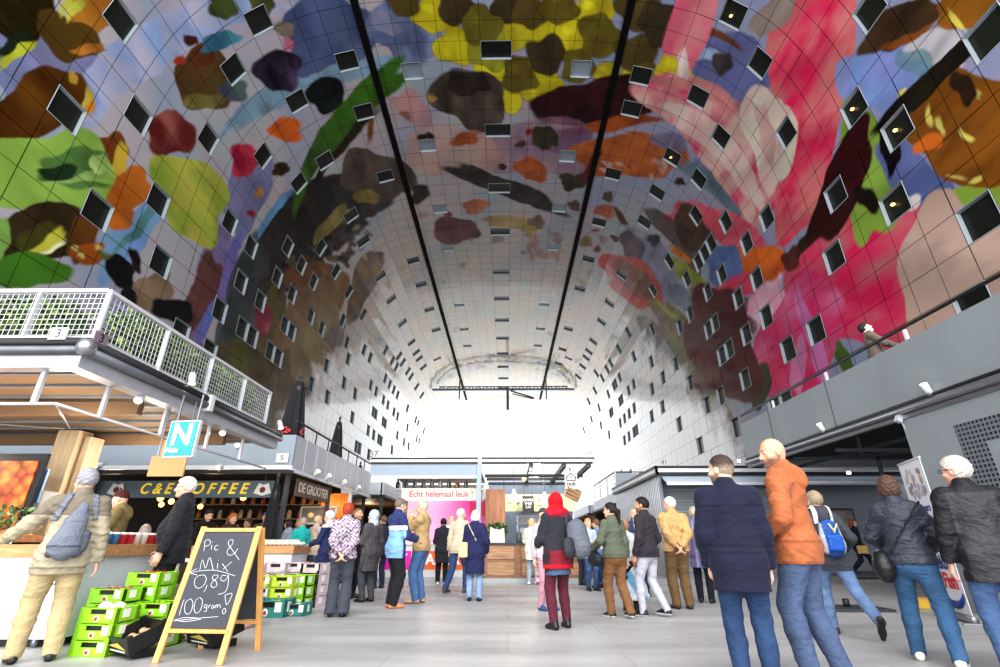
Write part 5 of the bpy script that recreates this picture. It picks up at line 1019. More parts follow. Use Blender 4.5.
# ---------------------------------------------------------------- stall 5, the coffee stall
s5 = empty('market_stall', (-8.5, 15.8, 0), 0, 'grey stall 5 with a coffee sign, dark inside, behind the front left stall', 'market stall'); O = Vector((8.5, -15.8, 0))
mb = MB(); mb.bb(P3(-14, 12.2, 2.74), P3(SX, 12.28, 3.52)); mb.build('fascia', m_fascia, s5)
mb = MB(); mb.bb(P3(SX - .08, 12.28, 2.66), P3(SX, 19.5, 3.52)); mb.build('parapet', m_par, s5)
for k in range(9): mb = MB(); mb.bb(P3(SX + .002, 12.9 + k * .8, 2.68), P3(SX + .012, 12.93 + k * .8, 3.5)); mb.build('panel_seam', m_wmetal, s5)
mb = MB(); mb.bb(P3(-14, 12.3, 3.2), P3(SX - .09, 19.4, 3.3)); mb.build('roof_deck', m_darkgrey, s5)
mb = MB(); mb.bb(P3(-14, 12.12, 2.66), P3(SX + .04, 12.2, 2.76)); mb.bb(P3(SX, 12.12, 2.60), P3(SX + .08, 19.5, 2.68)); mb.build('gutter', m_wmetal, s5)
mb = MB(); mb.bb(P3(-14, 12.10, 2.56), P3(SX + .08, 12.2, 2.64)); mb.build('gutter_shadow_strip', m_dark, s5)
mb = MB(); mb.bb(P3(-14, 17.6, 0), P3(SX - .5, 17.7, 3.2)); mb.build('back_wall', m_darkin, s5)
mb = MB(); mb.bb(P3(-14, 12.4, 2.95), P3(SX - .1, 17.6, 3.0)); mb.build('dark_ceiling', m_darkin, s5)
mb = MB(); mb.bb(P3(-14, 14.6, 0), P3(-6.6, 15.3, 1.08)); mb.build('bar_counter', mat('dark_counter', (70, 48, 34), .5, var=.3), s5)
for (x, y) in ((SX - .12, 12.4), (SX - .12, 15.42), (SX - .12, 19.3), (-10.2, 12.4)): mb = MB(); mb.bb(P3(x - .05, y - .05, 0), P3(x + .05, y + .05, 2.7)); mb.build('post', m_darkgrey, s5)
mb = MB(); mb.box(P3(-5.55, 12.17, 2.94), (.3, .02, .22)); pl = mb.build('number_plate', m_white, s5); text('number', '5', m_text_k, pl, P3(-5.55, 12.155, 2.94), .18, ry(0), .002)
mb = MB()
for k in range(8): mb.bar(P3(SX - .04, 12.6 + k, 3.5), P3(SX - .04, 12.6 + k, 3.86), .03)
mb.bar(P3(SX - .04, 12.2, 3.87), P3(SX - .04, 19.5, 3.87), .045); mb.build('handrail', m_dark, s5)
for y in (13.6, 14.5, 16.0, 17.6): spotlight((SX + .10, y, 2.66), (.7, -.3, .6), 'white spotlight on the side gutter of stall 5', 'spotlights on the side of stall 5')
spotlight((-7.0, 12.08, 2.62), (0, -1, -.4), 'white spotlight on the front gutter of stall 5 above the second F', None); spotlight((-10.0, 12.06, 2.66), (0, -1, -.4), 'white spotlight on the front gutter of stall 5 above the grey haired man', None); spotlight((-6.35, 11.5, 3.05), (.3, -1, -.3), 'white floodlight between stall 3 and stall 5', None)
e = empty('coffee_sign', (-8.45, 12.55, 2.24), 0, 'long grey sign board with spaced yellow capitals over the dark stall', 'sign'); mb = MB(); mb.box((0, 0, 0), (5.3, .06, .40)); mb.build('board', mat('teal_grey_board', (84, 102, 112), .6, var=.15, vscale=5), e)
text('lettering', 'C & E', m_text_y, e, at_y(155.5, 489, 12.51) - e.location, .36, ry(0), .01, bold=.008, shear=.25, sx=.92); text('lettering', 'C O F F E E', m_text_y, e, at_y(212, 489, 12.51) - e.location, .36, ry(0), .01, bold=.008, shear=.25, sx=1.0)
m_cup = mat('brown_emblem', (110, 66, 40), .6)
for px in (117, 263):
    q = at_y(px, 489, 12.5) - e.location; mb = MB(); mb.prism([q + Vector((dx, 0, dz)) for dx, dz in ((-.22, -.1), (-.12, .14), (0, .1), (.12, .14), (.22, -.1), (0, -.16))], (0, 0, 0), (0, -.012, 0)); em = mb.build('emblem', m_white, e); mb = MB(); mb.lathe([(0, 0), (.07, 0), (.07, .01), (0, .01)], q + Vector((0, -.014, -.02)), 16, Matrix.Rotation(PI / 2, 3, 'X')); mb.build('bean', m_cup, em)
mb = MB(); mb.bar((-2.4, 0, .2), (-2.4, 0, .70), .02); mb.build('hanger', m_dark, e); mb = MB(); mb.bar((2.4, 0, .2), (2.4, 0, .70), .02); mb.build('hanger', m_dark, e)
def pendant(loc, top, label, group, shade=None, r=.11, mshade=None):
    e = empty('pendant_lamp', loc, 0, label, 'lamp', group); mb = MB(); mb.bar((0, 0, .1), (0, 0, top - loc[2]), .012); mb.build('cord', m_dark, e)
    if shade: mb = MB(); mb.lathe([(.03, .42), (.05, .40), (.06, .30), (.12, .22), (.21, .02), (.22, 0), (.205, 0), (.11, .2), (.05, .28)], (0, 0, 0), 24); mb.build('lamp_shade', mshade or m_white, e)
    mb = MB(); mb.lathe([(0, -.06), (r * .7, -.04), (r, .03), (r * .6, .09), (0, .11)], (0, 0, .02), 14); mb.build('bulb', m_bulb, e); return e
for (px, py, Y) in ((160, 500, 14.0), (171, 503, 15.0), (243, 499, 13.6), (161, 506, 16.2), (200, 508, 16.5)): q = at_y(px, py, Y); pendant(q, 2.94, 'warm glowing bulb hanging in the dark coffee stall', 'bulbs in the coffee stall', r=.085)
point('stall3_fill_light', (-6.6, 7.0, 2.2), 70, (1, .9, .76), .25); point('stall3_fill_light', (-9.2, 7.6, 2.2), 70, (1, .9, .76), .25); point('stall3_fill_light', (-7.2, 9.6, 2.3), 60, (1, .9, .76), .25)  # added fill lights, hung in mid-air to brighten the soffit
point('coffee_warm', (-8.2, 14.0, 2.5), 60, (1, .72, .42), .2); point('coffee_warm', (-10.8, 13.6, 2.5), 40, (1, .72, .42), .2)
# bottles and red jars on shelves at the back of the coffee stall
e = empty('back_shelf', (-8.6, 17.35, 0), 0, 'dark shelf rack at the back of the coffee stall', 'shelf'); mb = MB()
for z in (1.3, 1.75, 2.2): mb.box((0, 0, z), (4.6, .34, .04))
mb.build('shelf_board', m_soffit, e); mb = MB(); mb.bb((-2.3, -.17, 0), (-2.25, .17, 2.6)); mb.bb((2.25, -.17, 0), (2.3, .17, 2.6)); mb.build('upright', m_soffit, e)
jr = MB(); jr.lathe([(0, 0), (.07, 0), (.075, .02), (.075, .18), (.05, .22), (.05, .26), (0, .26)], (0, 0, 0), 12); jme = jr.mesh('jar'); jme2 = jme.copy(); jme3 = jme.copy(); jme.materials.append(mat('red_jar', (150, 40, 44), .35)); jme2.materials.append(mat('cream_jar', (196, 178, 150), .4)); jme3.materials.append(mat('amber_jar', (150, 96, 40), .35)); rj = random.Random(3)
for z in (1.32, 1.77, 2.22):
    for k in range(13): tag(link('jar', rj.choice([jme, jme2, jme3]), None, (-10.7 + k * .34 + rj.uniform(-.06, .06), 17.33, z + .002)), 'jar on the shelves of the dark coffee stall', 'jar', 'jars in the coffee stall')
# closed parasols
def parasol(loc, h, r, label, red=False, group=None):
    e = empty('closed_parasol', loc, 0, label, 'parasol', group); m_fab = mat('black_canvas', (24, 25, 28), .85, bump=.1); n = 40; prof = [(0, .96), (.30, .93), (.5, .75), (.72, .45), (.95, .16), (1.0, .06), (.82, .04)]; V = []; F = []
    for (rr, zz) in prof:
        for k in range(n): a = 2 * PI * k / n; q = rr * r * (1 + (.16 * math.cos(a * 8) if rr > .2 else 0)); V.append((q * math.cos(a), q * math.sin(a), zz * h))
    for i in range(len(prof) - 1):
        for k in range(n): F.append((i * n + k, i * n + (k + 1) % n, (i + 1) * n + (k + 1) % n, (i + 1) * n + k))
    mb = MB(); mb.add(V, F, True); mb.build('canopy', m_fab, e); mb = MB(); mb.lathe([(r * .42, 0), (r * .46, .05 * h), (r * .3, .09 * h)], (0, 0, h * .80), 20); mb.build('tie_strap', m_blackp, e)
    mb = MB(); mb.tube([(0, 0, 0), (0, 0, h)], .03, 10); mb.lathe([(0, h), (.05, h), (.03, h + .1), (0, h + .12)], (0, 0, 0), 10); mb.build('pole', m_darkgrey, e); mb = MB(); mb.lathe([(0, 0), (.26, 0), (.26, .05), (.05, .08), (0, .08)], (0, 0, 0), 20); mb.build('base', m_darkgrey, e)
    if red: o = text('red_script', 'Co', mat('red_print', (206, 40, 48), .6), e, (-.04, -r * 1.10, h * .24), .24, (PI / 2 - .18, 0, 0), .004, bold=.01, shear=.4); text('red_script', 'C', MATS['red_print'], e, (r * .96, -r * .52, h * .24), .22, (PI / 2 - .18, 0, .95), .004, bold=.01, shear=.4)
    return e
parasol((-6.0, 13.45, 3.305), 2.15, .36, 'closed black parasol with red script on its hem, on the terrace of stall 5', True); parasol((-6.35, 18.2, 3.305), 2.05, .28, 'plain closed black parasol further back on the terrace of stall 5'); parasol((-6.9, 23.4, 3.3), 1.15, .22, 'small closed black parasol at the far end of the left terraces'); parasol((-5.46, 11.95, 0), 2.45, .22, 'closed black parasol on the floor at the corner of the coffee stall')
# stall side further left: sign, glass hood, orange timber wall
e = empty('side_sign', (-5.42, 14.15, 2.33), 0, 'narrow brown sign with pale worn capitals on the aisle side of stall 5', 'sign'); mb = MB(); mb.box((0, 0, 0), (.06, 2.4, .42)); mb.build('board', mat('brown_board', (92, 74, 62), .6, var=.3, vscale=4), e); text('lettering', 'DE GROOTER', mat('pale_letters', (206, 196, 184), .5), e, (.036, 0, 0), .34, ry(PI / 2), .004, bold=.006, sx=1.05); mb = MB(); mb.bar((0, -1, .2), (0, -1, .58), .02); mb.build('hanger', m_dark, e); mb = MB(); mb.bar((0, 1, .2), (0, 1, .58), .02); mb.build('hanger', m_dark, e)
e = empty('timber_wall_panel', (-5.9, 17.2, 0), 0, 'orange lit timber partition at the far end of stall 5', 'partition'); mb = MB(); mb.bb((-.35, -.05, 0), (.55, .05, 2.55)); mb.build('boards', wood('orange_timber', (176, 96, 26), (226, 140, 48), 2.5, 2), e); mb = MB(); mb.bb((.55, -.07, 0), (.65, .07, 2.6)); mb.build('post', m_wmetal, e); point('timber_glow', (-5.9, 16.7, 2.2), 25, (1, .6, .25))
e = empty('glass_hood', (-5.75, 15.6, 0), 0, 'white framed slanted glass hood over a counter with a warm bulb inside', 'display hood'); mb = MB(); mb.prism([(-.5, 0, 1.55), (.5, 0, 1.55), (.58, 0, 2.02), (-.5, 0, 2.02)], (0, 0, 0), (0, .05, 0)); mb.build('glass', mat('hood_glass', (170, 172, 166), .15, alpha=.55), e); mb = MB()
for a, bb_ in (((-.5, 0, 1.55), (-.5, 0, 2.02)), ((.5, 0, 1.55), (.58, 0, 2.02)), ((-.5, 0, 2.02), (.58, 0, 2.02)), ((-.5, 0, 1.55), (.5, 0, 1.55))): mb.bar(a, bb_, .05)
mb.build('frame', m_white, e); mb = MB(); mb.bb((-.6, -.1, 0), (.6, .7, 1.5)); mb.build('counter', m_darkin, e); mb = MB(); mb.lathe([(0, -.08), (.08, -.03), (.08, .04), (0, .09)], (-.28, .25, 1.80), 12); mb.build('bulb', m_bulb, e)

# ---------------------------------------------------------------- simpler stalls further along the left and right aisles
def far_stall(x0, x1, y0, y1, label, side, num=None):
    s = empty('market_stall', ((x0 + x1) / 2, (y0 + y1) / 2, 0), 0, label, 'market stall'); o = s.location; xe = x1 if side < 0 else x0
    def q(x, y, z): return Vector((x, y, z)) - o
    mb = MB(); mb.bb(q(x0, y0, 2.75), q(x1, y1, 2.9)); mb.build('roof_deck', m_soffit, s); mb = MB(); mb.bb(q(xe - .06, y0, 2.9), q(xe + .06, y1, 3.4)); mb.bb(q(x0, y0, 2.9), q(x1, y0 + .08, 3.4)); mb.build('parapet', m_par, s)
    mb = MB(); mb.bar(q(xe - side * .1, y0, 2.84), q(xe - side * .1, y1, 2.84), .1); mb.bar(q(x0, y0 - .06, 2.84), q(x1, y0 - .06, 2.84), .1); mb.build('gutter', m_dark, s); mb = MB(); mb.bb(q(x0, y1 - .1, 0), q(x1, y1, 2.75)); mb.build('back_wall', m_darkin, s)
    for (x, y) in ((xe, y0 + .1), (xe, y1 - .1)): mb = MB(); mb.bb(q(x - .06, y - .06, 0), q(x + .06, y + .06, 2.8)); mb.build('post', m_darkgrey, s)
    mb = MB(); a, b_ = (xe + side * .9, xe + side * .2); mb.bb(q(min(a, b_), y0 + .3, 0), q(max(a, b_), y1 - .3, 1.0)); mb.build('counter', m_oak, s); point('stall_light', (xe + side * 1.4, (y0 + y1) / 2, 2.4), 40, (1, .82, .6), .2); return s
far_stall(-12, -5.3, 21.5, 28, 'open stall with grey parapet next along the left aisle behind stall 5', -1); far_stall(-12, -5.3, 30, 37, 'open stall further along the left aisle, half hidden by the crowd', -1); far_stall(-12, -5.3, 39, 47, 'farthest open stall along the left aisle', -1); far_stall(5.6, 12, 26, 33, 'dark open stall on the right aisle with a planted glass fenced terrace', 1); far_stall(5.6, 12, 35, 43, 'farthest open stall along the right aisle', 1); far_stall(-4, 3, 24, 31, 'open stall straight behind the middle stalls', 1)

# ---------------------------------------------------------------- middle stalls 37 and 39
MY = 15.0
s37 = empty('market_stall', (-2.4, 17.4, 0), 0, 'stall 37 with the pink poster and cream banner in the middle of the hall', 'market stall'); O = Vector((2.4, -17.4, 0)); m_plinth = mat('plinth_grey', (172, 176, 178), .5, var=.06)
mb = MB(); mb.bb(P3(-4.05, 14.85, 0), P3(-.8, 20, .12)); mb.build('plinth', m_plinth, s37); mb = MB(); mb.bb(P3(-4.1, MY, 2.86), P3(-.9, MY + .1, 3.22)); mb.build('fascia', mat('blue_grey_fascia', (150, 164, 178), .5, var=.03), s37); mb = MB(); mb.bb(P3(-4.05, MY - .02, 2.78), P3(-.9, MY + .06, 2.86)); mb.bb(P3(-4.1, MY - .03, 3.26), P3(-.87, MY + .05, 3.34)); mb.build('white_strip', m_white, s37)
mb = MB(); mb.bb(P3(-4.12, MY - .04, 3.34), P3(-.87, MY + .06, 3.39)); mb.bb(P3(-4.1, MY - .04, 3.205), P3(-.87, MY + .06, 3.255)); mb.build('gutter', m_dark, s37); mb = MB(); mb.bb(P3(-4.1, MY + .1, 3.20), P3(-.85, 20, 3.26)); mb.build('roof', m_white, s37); m_bpost = mat('blue_white_post', (148, 164, 180), .45, .1, var=.03); mb = MB(); mb.bb(P3(-.89, MY - .02, .12), P3(-.76, MY + .16, 3.2)); mb.build('post', m_bpost, s37); mb = MB(); mb.bb(P3(-4.05, 19.5, .12), P3(-3.93, 19.62, 3.2)); mb.build('post', m_bpost, s37)
mb = MB(); mb.bb(P3(-4.0, 19.8, .12), P3(-.9, 19.9, 3.1)); mb.build('back_wall', mat('cream_wall', (222, 214, 196), .7), s37)
m_lcd = mat('number_grey', (110, 116, 124), .5); text('number', '37', m_lcd, s37, P3(-4.05, MY, 3.50), .26, ry(0), .01)
e = empty('cream_banner', (-2.0, 15.35, 2.36), 0, 'cream banner with rose lettering across the top of the pink poster', 'banner'); mb = MB(); mb.box((0, 0, 0), (2.36, .03, .36)); mb.build('cloth', mat('cream_banner', (228, 212, 194), .6, var=.02), e); text('lettering', 'Echt helemaal leuk !', mat('rose_letters', (196, 62, 92), .5), e, (.02, -.02, 0), .235, ry(0), .003, bold=.003, sx=1.02)
m, nt, b, N, L = newmat('magenta_poster'); tc = N.new('ShaderNodeTexCoord'); sx_ = N.new('ShaderNodeSeparateXYZ'); L.new(tc.outputs['Object'], sx_.inputs[0]); mr = N.new('ShaderNodeMapRange'); mr.inputs['From Min'].default_value = -1.0; mr.inputs['From Max'].default_value = .6; L.new(sx_.outputs['X'], mr.inputs['Value']); rp = N.new('ShaderNodeValToRGB'); rp.color_ramp.elements[0].color = lin4((246, 190, 214)); rp.color_ramp.elements[1].color = lin4((214, 78, 172)); L.new(mr.outputs[0], rp.inputs['Fac']); L.new(rp.outputs['Color'], b.inputs['Base Color']); b.inputs['Roughness'].default_value = .5; m_mag = m
e = empty('pink_poster', (-1.9, 16.3, .1), 0, 'large magenta and pale pink poster under the cream banner', 'poster'); mb = MB(); mb.box((0, 0, 1.15), (2.5, .04, 2.0)); mb.build('print', m_mag, e); mb = MB(); mb.box((.98, -.03, 1.9), (.52, .02, .42)); mb.build('red_corner', mat('red_print2', (196, 30, 84), .5), e)
mb = MB(); mb.lathe([(0, 0), (.16, 0), (.16, .01), (0, .01)], (-.75, -.035, 1.75), 20, Matrix.Rotation(PI / 2, 3, 'X')); mb.build('pale_disc', mat('pale_pink', (250, 214, 222), .5), e)
e = empty('lettered_counter', (-2.31, 15.4, .123), 0, 'white counter front with magenta and orange blocks of white capitals', 'counter'); mb = MB(); mb.box((0, 0, .42), (2.7, .5, .84)); mb.build('counter_body', m_white, e); mb = MB(); mb.box((-.85, -.255, .44), (.86, .015, .48)); mb.build('magenta_block', mat('magenta', (226, 20, 170), .5), e); mb = MB(); mb.box((.35, -.255, .44), (1.5, .015, .48)); mb.build('orange_block', mat('orange_print', (232, 108, 34), .5), e)
text('lettering', 'UT', m_text_w, e, (-.80, -.268, .45), .40, ry(0), .003, bold=.012); text('lettering', 'KAMER', m_text_w, e, (.36, -.268, .45), .38, ry(0), .003, bold=.012); mb = MB(); mb.box((0, 0, .87), (2.8, .6, .06)); mb.build('worktop', m_white, e)
rb = random.Random(11)
for k in range(9):
    q = at_y(398 + k * 8.5, 483, 16.6); q.z = 2.66; mb = MB(); c = rb.choice([(90, 50, 40), (40, 34, 36), (170, 80, 60), (60, 60, 70)]); mb.lathe([(0, 0), (.06, 0), (.07, .03), (.07, .17), (.03, .22), (.03, .28), (0, .28)], (0, 0, 0), 12); tag(mb.build('storage_jar', mat('jar_%d_%d_%d' % c, c, .4), None, q), 'dark jar on the high shelf above the cream banner', 'jar', 'jars on the high shelf of stall 37')
e = empty('high_shelf', (-2.2, 16.65, 2.62), 0, 'long white shelf above the cream banner in stall 37', 'shelf'); mb = MB(); mb.box((0, 0, 0), (2.9, .3, .06)); mb.build('shelf_board', m_white, e); mb = MB(); mb.bar((-1.3, 0, 0), (-1.3, 0, .58), .02); mb.build('hanger', m_dark, e); mb = MB(); mb.bar((1.3, 0, 0), (1.3, 0, .58), .02); mb.build('hanger', m_dark, e)
s39 = empty('market_stall', (.9, 17.4, 0), 0, 'stall 39 with the timber counter and white bell lamps', 'market stall'); O = Vector((-.9, -17.4, 0))
mb = MB(); mb.bb(P3(-.7, 14.85, 0), P3(2.62, 20, .12)); mb.build('plinth', m_plinth, s39); mb = MB(); mb.bb(P3(-.75, MY - .03, 3.26), P3(2.6, MY + .05, 3.34)); mb.build('white_strip', m_white, s39); mb = MB(); mb.bb(P3(-.75, MY - .04, 3.34), P3(2.66, MY + .06, 3.39)); mb.bb(P3(-.75, MY - .04, 3.205), P3(2.6, MY + .06, 3.255)); mb.build('gutter', m_dark, s39)
for x, y0, y1 in ((.75, 15, 19.8), (1.75, 15, 19.8), (2.5, 15, 19.8)): mb = MB(); mb.bar(P3(x, y0, 3.18), P3(x, y1, 3.18), .1, .14); mb.build('rafter', m_darkgrey, s39)
for z, y in ((3.0, 16.2), (3.06, 17.6), (3.06, 19.0)): mb = MB(); mb.bar(P3(-.7, y, z), P3(2.45, y, z), .09); mb.build('purlin', m_dark, s39)
mb = MB(); mb.bb(P3(-.7, 19.9, .12), P3(2.5, 20, 3.25)); mb.build('back_wall', mat('blue_grey_wall', (150, 162, 176), .6), s39); mb = MB(); mb.bb(P3(2.44, 19.7, .12), P3(2.56, 19.82, 3.2)); mb.build('post', m_wmetal, s39); text('number', '39', m_lcd, s39, P3(2.5, MY, 3.50), .24, ry(0), .01)
mb = MB(); mb.bb(P3(-.66, 15.8, .12), P3(-.05, 15.88, 2.55)); mb.bb(P3(-.62, 15.74, 1.1), P3(-.42, 15.8, 2.1)); mb.build('timber_side_panel', wood('brown_timber', (150, 96, 66), (186, 132, 96), 2, 2), s39)
e = empty('pale_green_sign', (1.1, 17.9, 2.3), 0, 'pale green sign board across the back of stall 39 behind the bell lamps', 'sign'); mb = MB(); mb.box((0, 0, 0), (2.6, .04, .56)); mb.build('board', mat('pale_green', (216, 224, 176), .6, var=.05), e); text('lettering', 'V E R S', m_lcd, e, (-.35, -.03, .0), .30, ry(0), .003); mb = MB(); mb.bar((-1.2, 0, .2), (-1.2, 0, .75), .02); mb.build('hanger', m_dark, e); mb = MB(); mb.bar((1.2, 0, .2), (1.2, 0, .75), .02); mb.build('hanger', m_dark, e)
e = empty('menu_board', (.72, 17.3, 2.2), 0, 'small dark menu board with white lines hanging between the bell lamps', 'menu board'); mb = MB(); mb.box((0, 0, 0), (.38, .03, .55)); mb.build('board', m_blackp, e); text('lettering', 'KOFFIE\nTHEE\n2,50', m_text_w, e, (0, -.02, .03), .11, ry(0), .002, bold=.002); mb = MB(); mb.bar((-.12, 0, .27), (-.12, 0, .85), .012); mb.build('hanger', m_dark, e); mb = MB(); mb.bar((.12, 0, .27), (.12, 0, .85), .012); mb.build('hanger', m_dark, e)
for px, py in ((514, 503), (545, 506)): q = at_y(px, py, 15.7); pendant(q, 3.2, 'white bell shaped pendant lamp ' + ('left of the menu board' if px < 530 else 'right of the menu board above the red scarf'), None, True, .07)
pendant(at_y(524, 480, 16.6), 3.05, 'bare glowing bulb above the menu board in stall 39', None, r=.07)
e = empty('timber_counter', (.9, 15.36, .123), 0, 'brown panelled timber counter of stall 39', 'counter'); m_tim = wood('reclaimed_timber', (150, 108, 78), (200, 160, 122), 2.2, 0); m_tim2 = wood('reclaimed_timber_dark', (128, 88, 62), (170, 128, 96), 2.4, 0)
mb = MB(); mb.box((0, 0, .42), (3.08, .56, .84)); mb.build('counter_body', m_tim2, e)
for x in (-1.15, -.02, 1.12):
    for z in (.22, .63): mb = MB(); mb.box((x, -.29, z), (.92, .03, .33), None, .01); mb.build('front_panel', m_tim, e)
mb = MB()
for x in (-1.5, -.58, .55, 1.5): mb.box((x, -.295, .42), (.09, .03, .84))
mb.build('frame_post', m_tim2, e); mb = MB(); mb.box((0, 0, .87), (3.1, .66, .05)); mb.build('worktop', m_darkgrey, e); mb = MB(); mb.box((.02, -.32, .42), (.05, .02, .05)); mb.build('white_tag', m_white, e)
e = empty('house_sign', at_y(571, 480, 14.75), 0, 'white hanging sign with a black house outline', 'sign'); mb = MB(); mb.box((0, 0, 0), (.36, .04, .52)); mb.build('plate', m_white, e); mb = MB()
for a, bb_ in (((-.12, 0, -.02), (-.12, 0, .08)), ((.12, 0, -.02), (.12, 0, .08)), ((-.15, 0, .06), (0, 0, .2)), ((.15, 0, .06), (0, 0, .2)), ((-.12, 0, -.02), (.12, 0, -.02)), ((0, 0, .02), (0, 0, .12))): mb.bar(Vector(a) + Vector((0, -.026, 0)), Vector(bb_) + Vector((0, -.026, 0)), .02)
mb.build('house_outline', m_text_k, e); text('lettering', 'HUIS', m_text_k, e, (0, -.03, -.12), .12, ry(0), .002, bold=.003); mb = MB(); mb.bar((0, 0, .26), (0, .2, .36), .03); mb.build('bracket', m_dark, e)
e = empty('hanging_crate', at_y(571, 498, 14.8), 0, 'tilted wooden crate hanging below the house sign', 'crate'); M = Matrix.Rotation(.45, 3, 'Y') @ Matrix.Rotation(.3, 3, 'X'); mb = MB(); mb.box((0, 0, 0), (.42, .3, .03), M)
for sx_ in (-1, 1):
    for k in (0, 1, 2): mb.box(M @ Vector((sx_ * .2, 0, .05 + k * .1)), (.02, .3, .07), M); mb.box(M @ Vector((0, sx_ * .15, .05 + k * .1)), (.42, .02, .07), M)
mb.build('slats', wood('crate_wood', (146, 110, 80), (190, 150, 112), 3, 0), e); mb = MB(); mb.bar((0, 0, .1), (0, .1, .46), .012); mb.build('cord', m_dark, e)
spotlight((-2.45, 14.9, 3.42), (0, -1, -.3), 'glowing spotlight on the gutter above the cream banner', None); spotlight((.95, 14.9, 3.42), (0, -1, -.3), 'glowing spotlight on the gutter above the timber counter', None)
point('stall37_light', (-2.2, 15.9, 2.9), 60, (1, .92, .85), .2); point('stall39_light', (.9, 16.4, 2.9), 80, (1, .94, .85), .2)
# goods of stall 39
e = empty('potted_plant', at_y(497, 551, 15.35), 0, 'bushy green plant in a white pot at the left end of the timber counter', 'plant'); e.location.z = 1.02; mb = MB(); mb.lathe([(0, 0), (.12, 0), (.15, .22), (.13, .22), (.12, .2)], (0, 0, 0), 18); mb.build('pot', m_white, e); foliage('foliage', e, np.array([-.26, -.2, .2]), (.3, .2, .52), 320, .06, [(86, 120, 60), (120, 146, 80), (60, 90, 50)], 9)
e = empty('paper_bag', (.08, 15.3, 1.02), 0, 'white paper carrier on the left end of the timber counter', 'bag'); 
mb = MB(); mb.prism([(-.22, -.08, 0), (.22, -.08, 0), (.2, -.06, .4), (.08, -.06, .34), (-.06, -.06, .36), (-.2, -.06, .42)], (0, 0, 0), (0, .16, 0)); mb.build('paper', m_white, e); e.location.x = -.28; e.location.y = 15.12
e = empty('espresso_machine', (.95, 15.5, 1.02), 0, 'chrome espresso machine on the timber counter', 'coffee machine'); mb = MB(); mb.box((0, 0, .30), (.62, .4, .22), None, .03); mb.box((0, .1, .12), (.6, .22, .24), None, .02); mb.build('body', m_silver, e); mb = MB(); mb.box((0, -.05, .03), (.6, .36, .06)); mb.build('drip_tray', m_dark, e)
for x in (-.16, .16): mb = MB(); mb.tube([(x, -.14, .2), (x, -.14, .14)], .04, 10); mb.bar((x, -.14, .16), (x, -.34, .15), .03); mb.build('portafilter', m_blackp, e)
bx = MB(); bx.box((0, 0, .07), (.17, .12, .14), None, .008); bme = bx.mesh('carton'); bme.materials.append(m_white); bme2 = bme.copy(); bme2.materials.clear(); bme2.materials.append(mat('pale_pack', (206, 196, 186), .6)); rk = random.Random(4)
for z in (1.35, 1.65, 1.95):
    for k in range(9): tag(link('carton', rk.choice([bme, bme2]), None, (.55 + k * .2, 18.5, z + .02)), 'small pale carton on the shelves at the back of stall 39', 'carton', 'cartons in stall 39')
e = empty('back_shelf', (1.35, 18.5, 0), 0, 'white shelf rack at the back of stall 39', 'shelf'); mb = MB(); [mb.box((0, 0, z), (2.0, .3, .03)) for z in (1.35, 1.65, 1.95)]; mb.build('shelf_board', m_white, e); mb = MB(); mb.bb((-1, -.15, .12), (-.96, .15, 2.1)); mb.bb((.96, -.15, .12), (1, .15, 2.1)); mb.build('upright', m_silver, e)
for k, (x, c) in enumerate(((.35, (70, 90, 70)), (.5, (190, 190, 190)), (1.75, (150, 100, 70)), (1.95, (210, 205, 200)), (2.15, (90, 60, 50)))):
    mb = MB(); mb.lathe([(0, 0), (.07, 0), (.08, .03), (.08, .2), (.05, .24), (.055, .27), (0, .28)], (0, 0, 0), 14); tag(mb.build('canister', mat('canister_%d' % k, c, .3), None, (x, 15.3, 1.02)), ['dark green canister on the timber counter', 'pale grey canister on the timber counter', 'brown canister on the timber counter by the red scarf', 'white canister on the timber counter by the red scarf', 'dark brown canister at the right end of the timber counter'][k], 'canister')

# ---------------------------------------------------------------- right side: far stall with corrugated wall, balcony stall, platform, banner
s41 = empty('market_stall', (9, 20, 0), 0, 'grey stall with corrugated silver side wall and closed shutter right of centre', 'market stall'); O = Vector((-9, -20, 0))
m, nt, b, N, L = newmat('corrugated_steel'); tc = N.new('ShaderNodeTexCoord'); wv = N.new('ShaderNodeTexWave'); wv.bands_direction = 'Y'; wv.inputs['Scale'].default_value = 1.6; wv.inputs['Distortion'].default_value = .6; wv.inputs['Detail Scale'].default_value = .3; L.new(tc.outputs['Object'], wv.inputs['Vector']); rp = N.new('ShaderNodeValToRGB'); rp.color_ramp.elements[0].color = lin4((120, 124, 132)); rp.color_ramp.elements[1].color = lin4((206, 210, 216)); L.new(wv.outputs['Fac'], rp.inputs['Fac']); L.new(rp.outputs['Color'], b.inputs['Base Color']); b.inputs['Metallic'].default_value = .5; b.inputs['Roughness'].default_value = .35; bp = N.new('ShaderNodeBump'); bp.inputs['Distance'].default_value = .05; L.new(wv.outputs['Fac'], bp.inputs['Height']); L.new(bp.outputs['Normal'], b.inputs['Normal']); m_corr = m
mb = MB(); mb.bb(P3(5.0, 16.65, 0), P3(5.1, 23.5, 3.12)); mb.build('corrugated_wall', m_corr, s41); mb = MB(); mb.bb(P3(4.9, 16.5, 3.12), P3(14, 23.6, 3.22)); mb.build('roof', m_fascia, s41); mb = MB(); mb.bb(P3(4.86, 16.42, 3.26), P3(14, 16.5, 3.34)); mb.bb(P3(4.86, 16.42, 3.26), P3(4.94, 23.6, 3.34)); mb.bb(P3(4.9, 16.44, 3.06), P3(14, 16.52, 3.14)); mb.bb(P3(4.9, 16.44, 3.06), P3(4.97, 23.6, 3.14)); mb.build('gutter', m_dark, s41); mb = MB(); mb.bb(P3(4.88, 16.43, 3.14), P3(14, 16.5, 3.26)); mb.bb(P3(4.88, 16.43, 3.14), P3(4.96, 23.6, 3.26)); mb.build('white_strip', m_wmetal, s41)
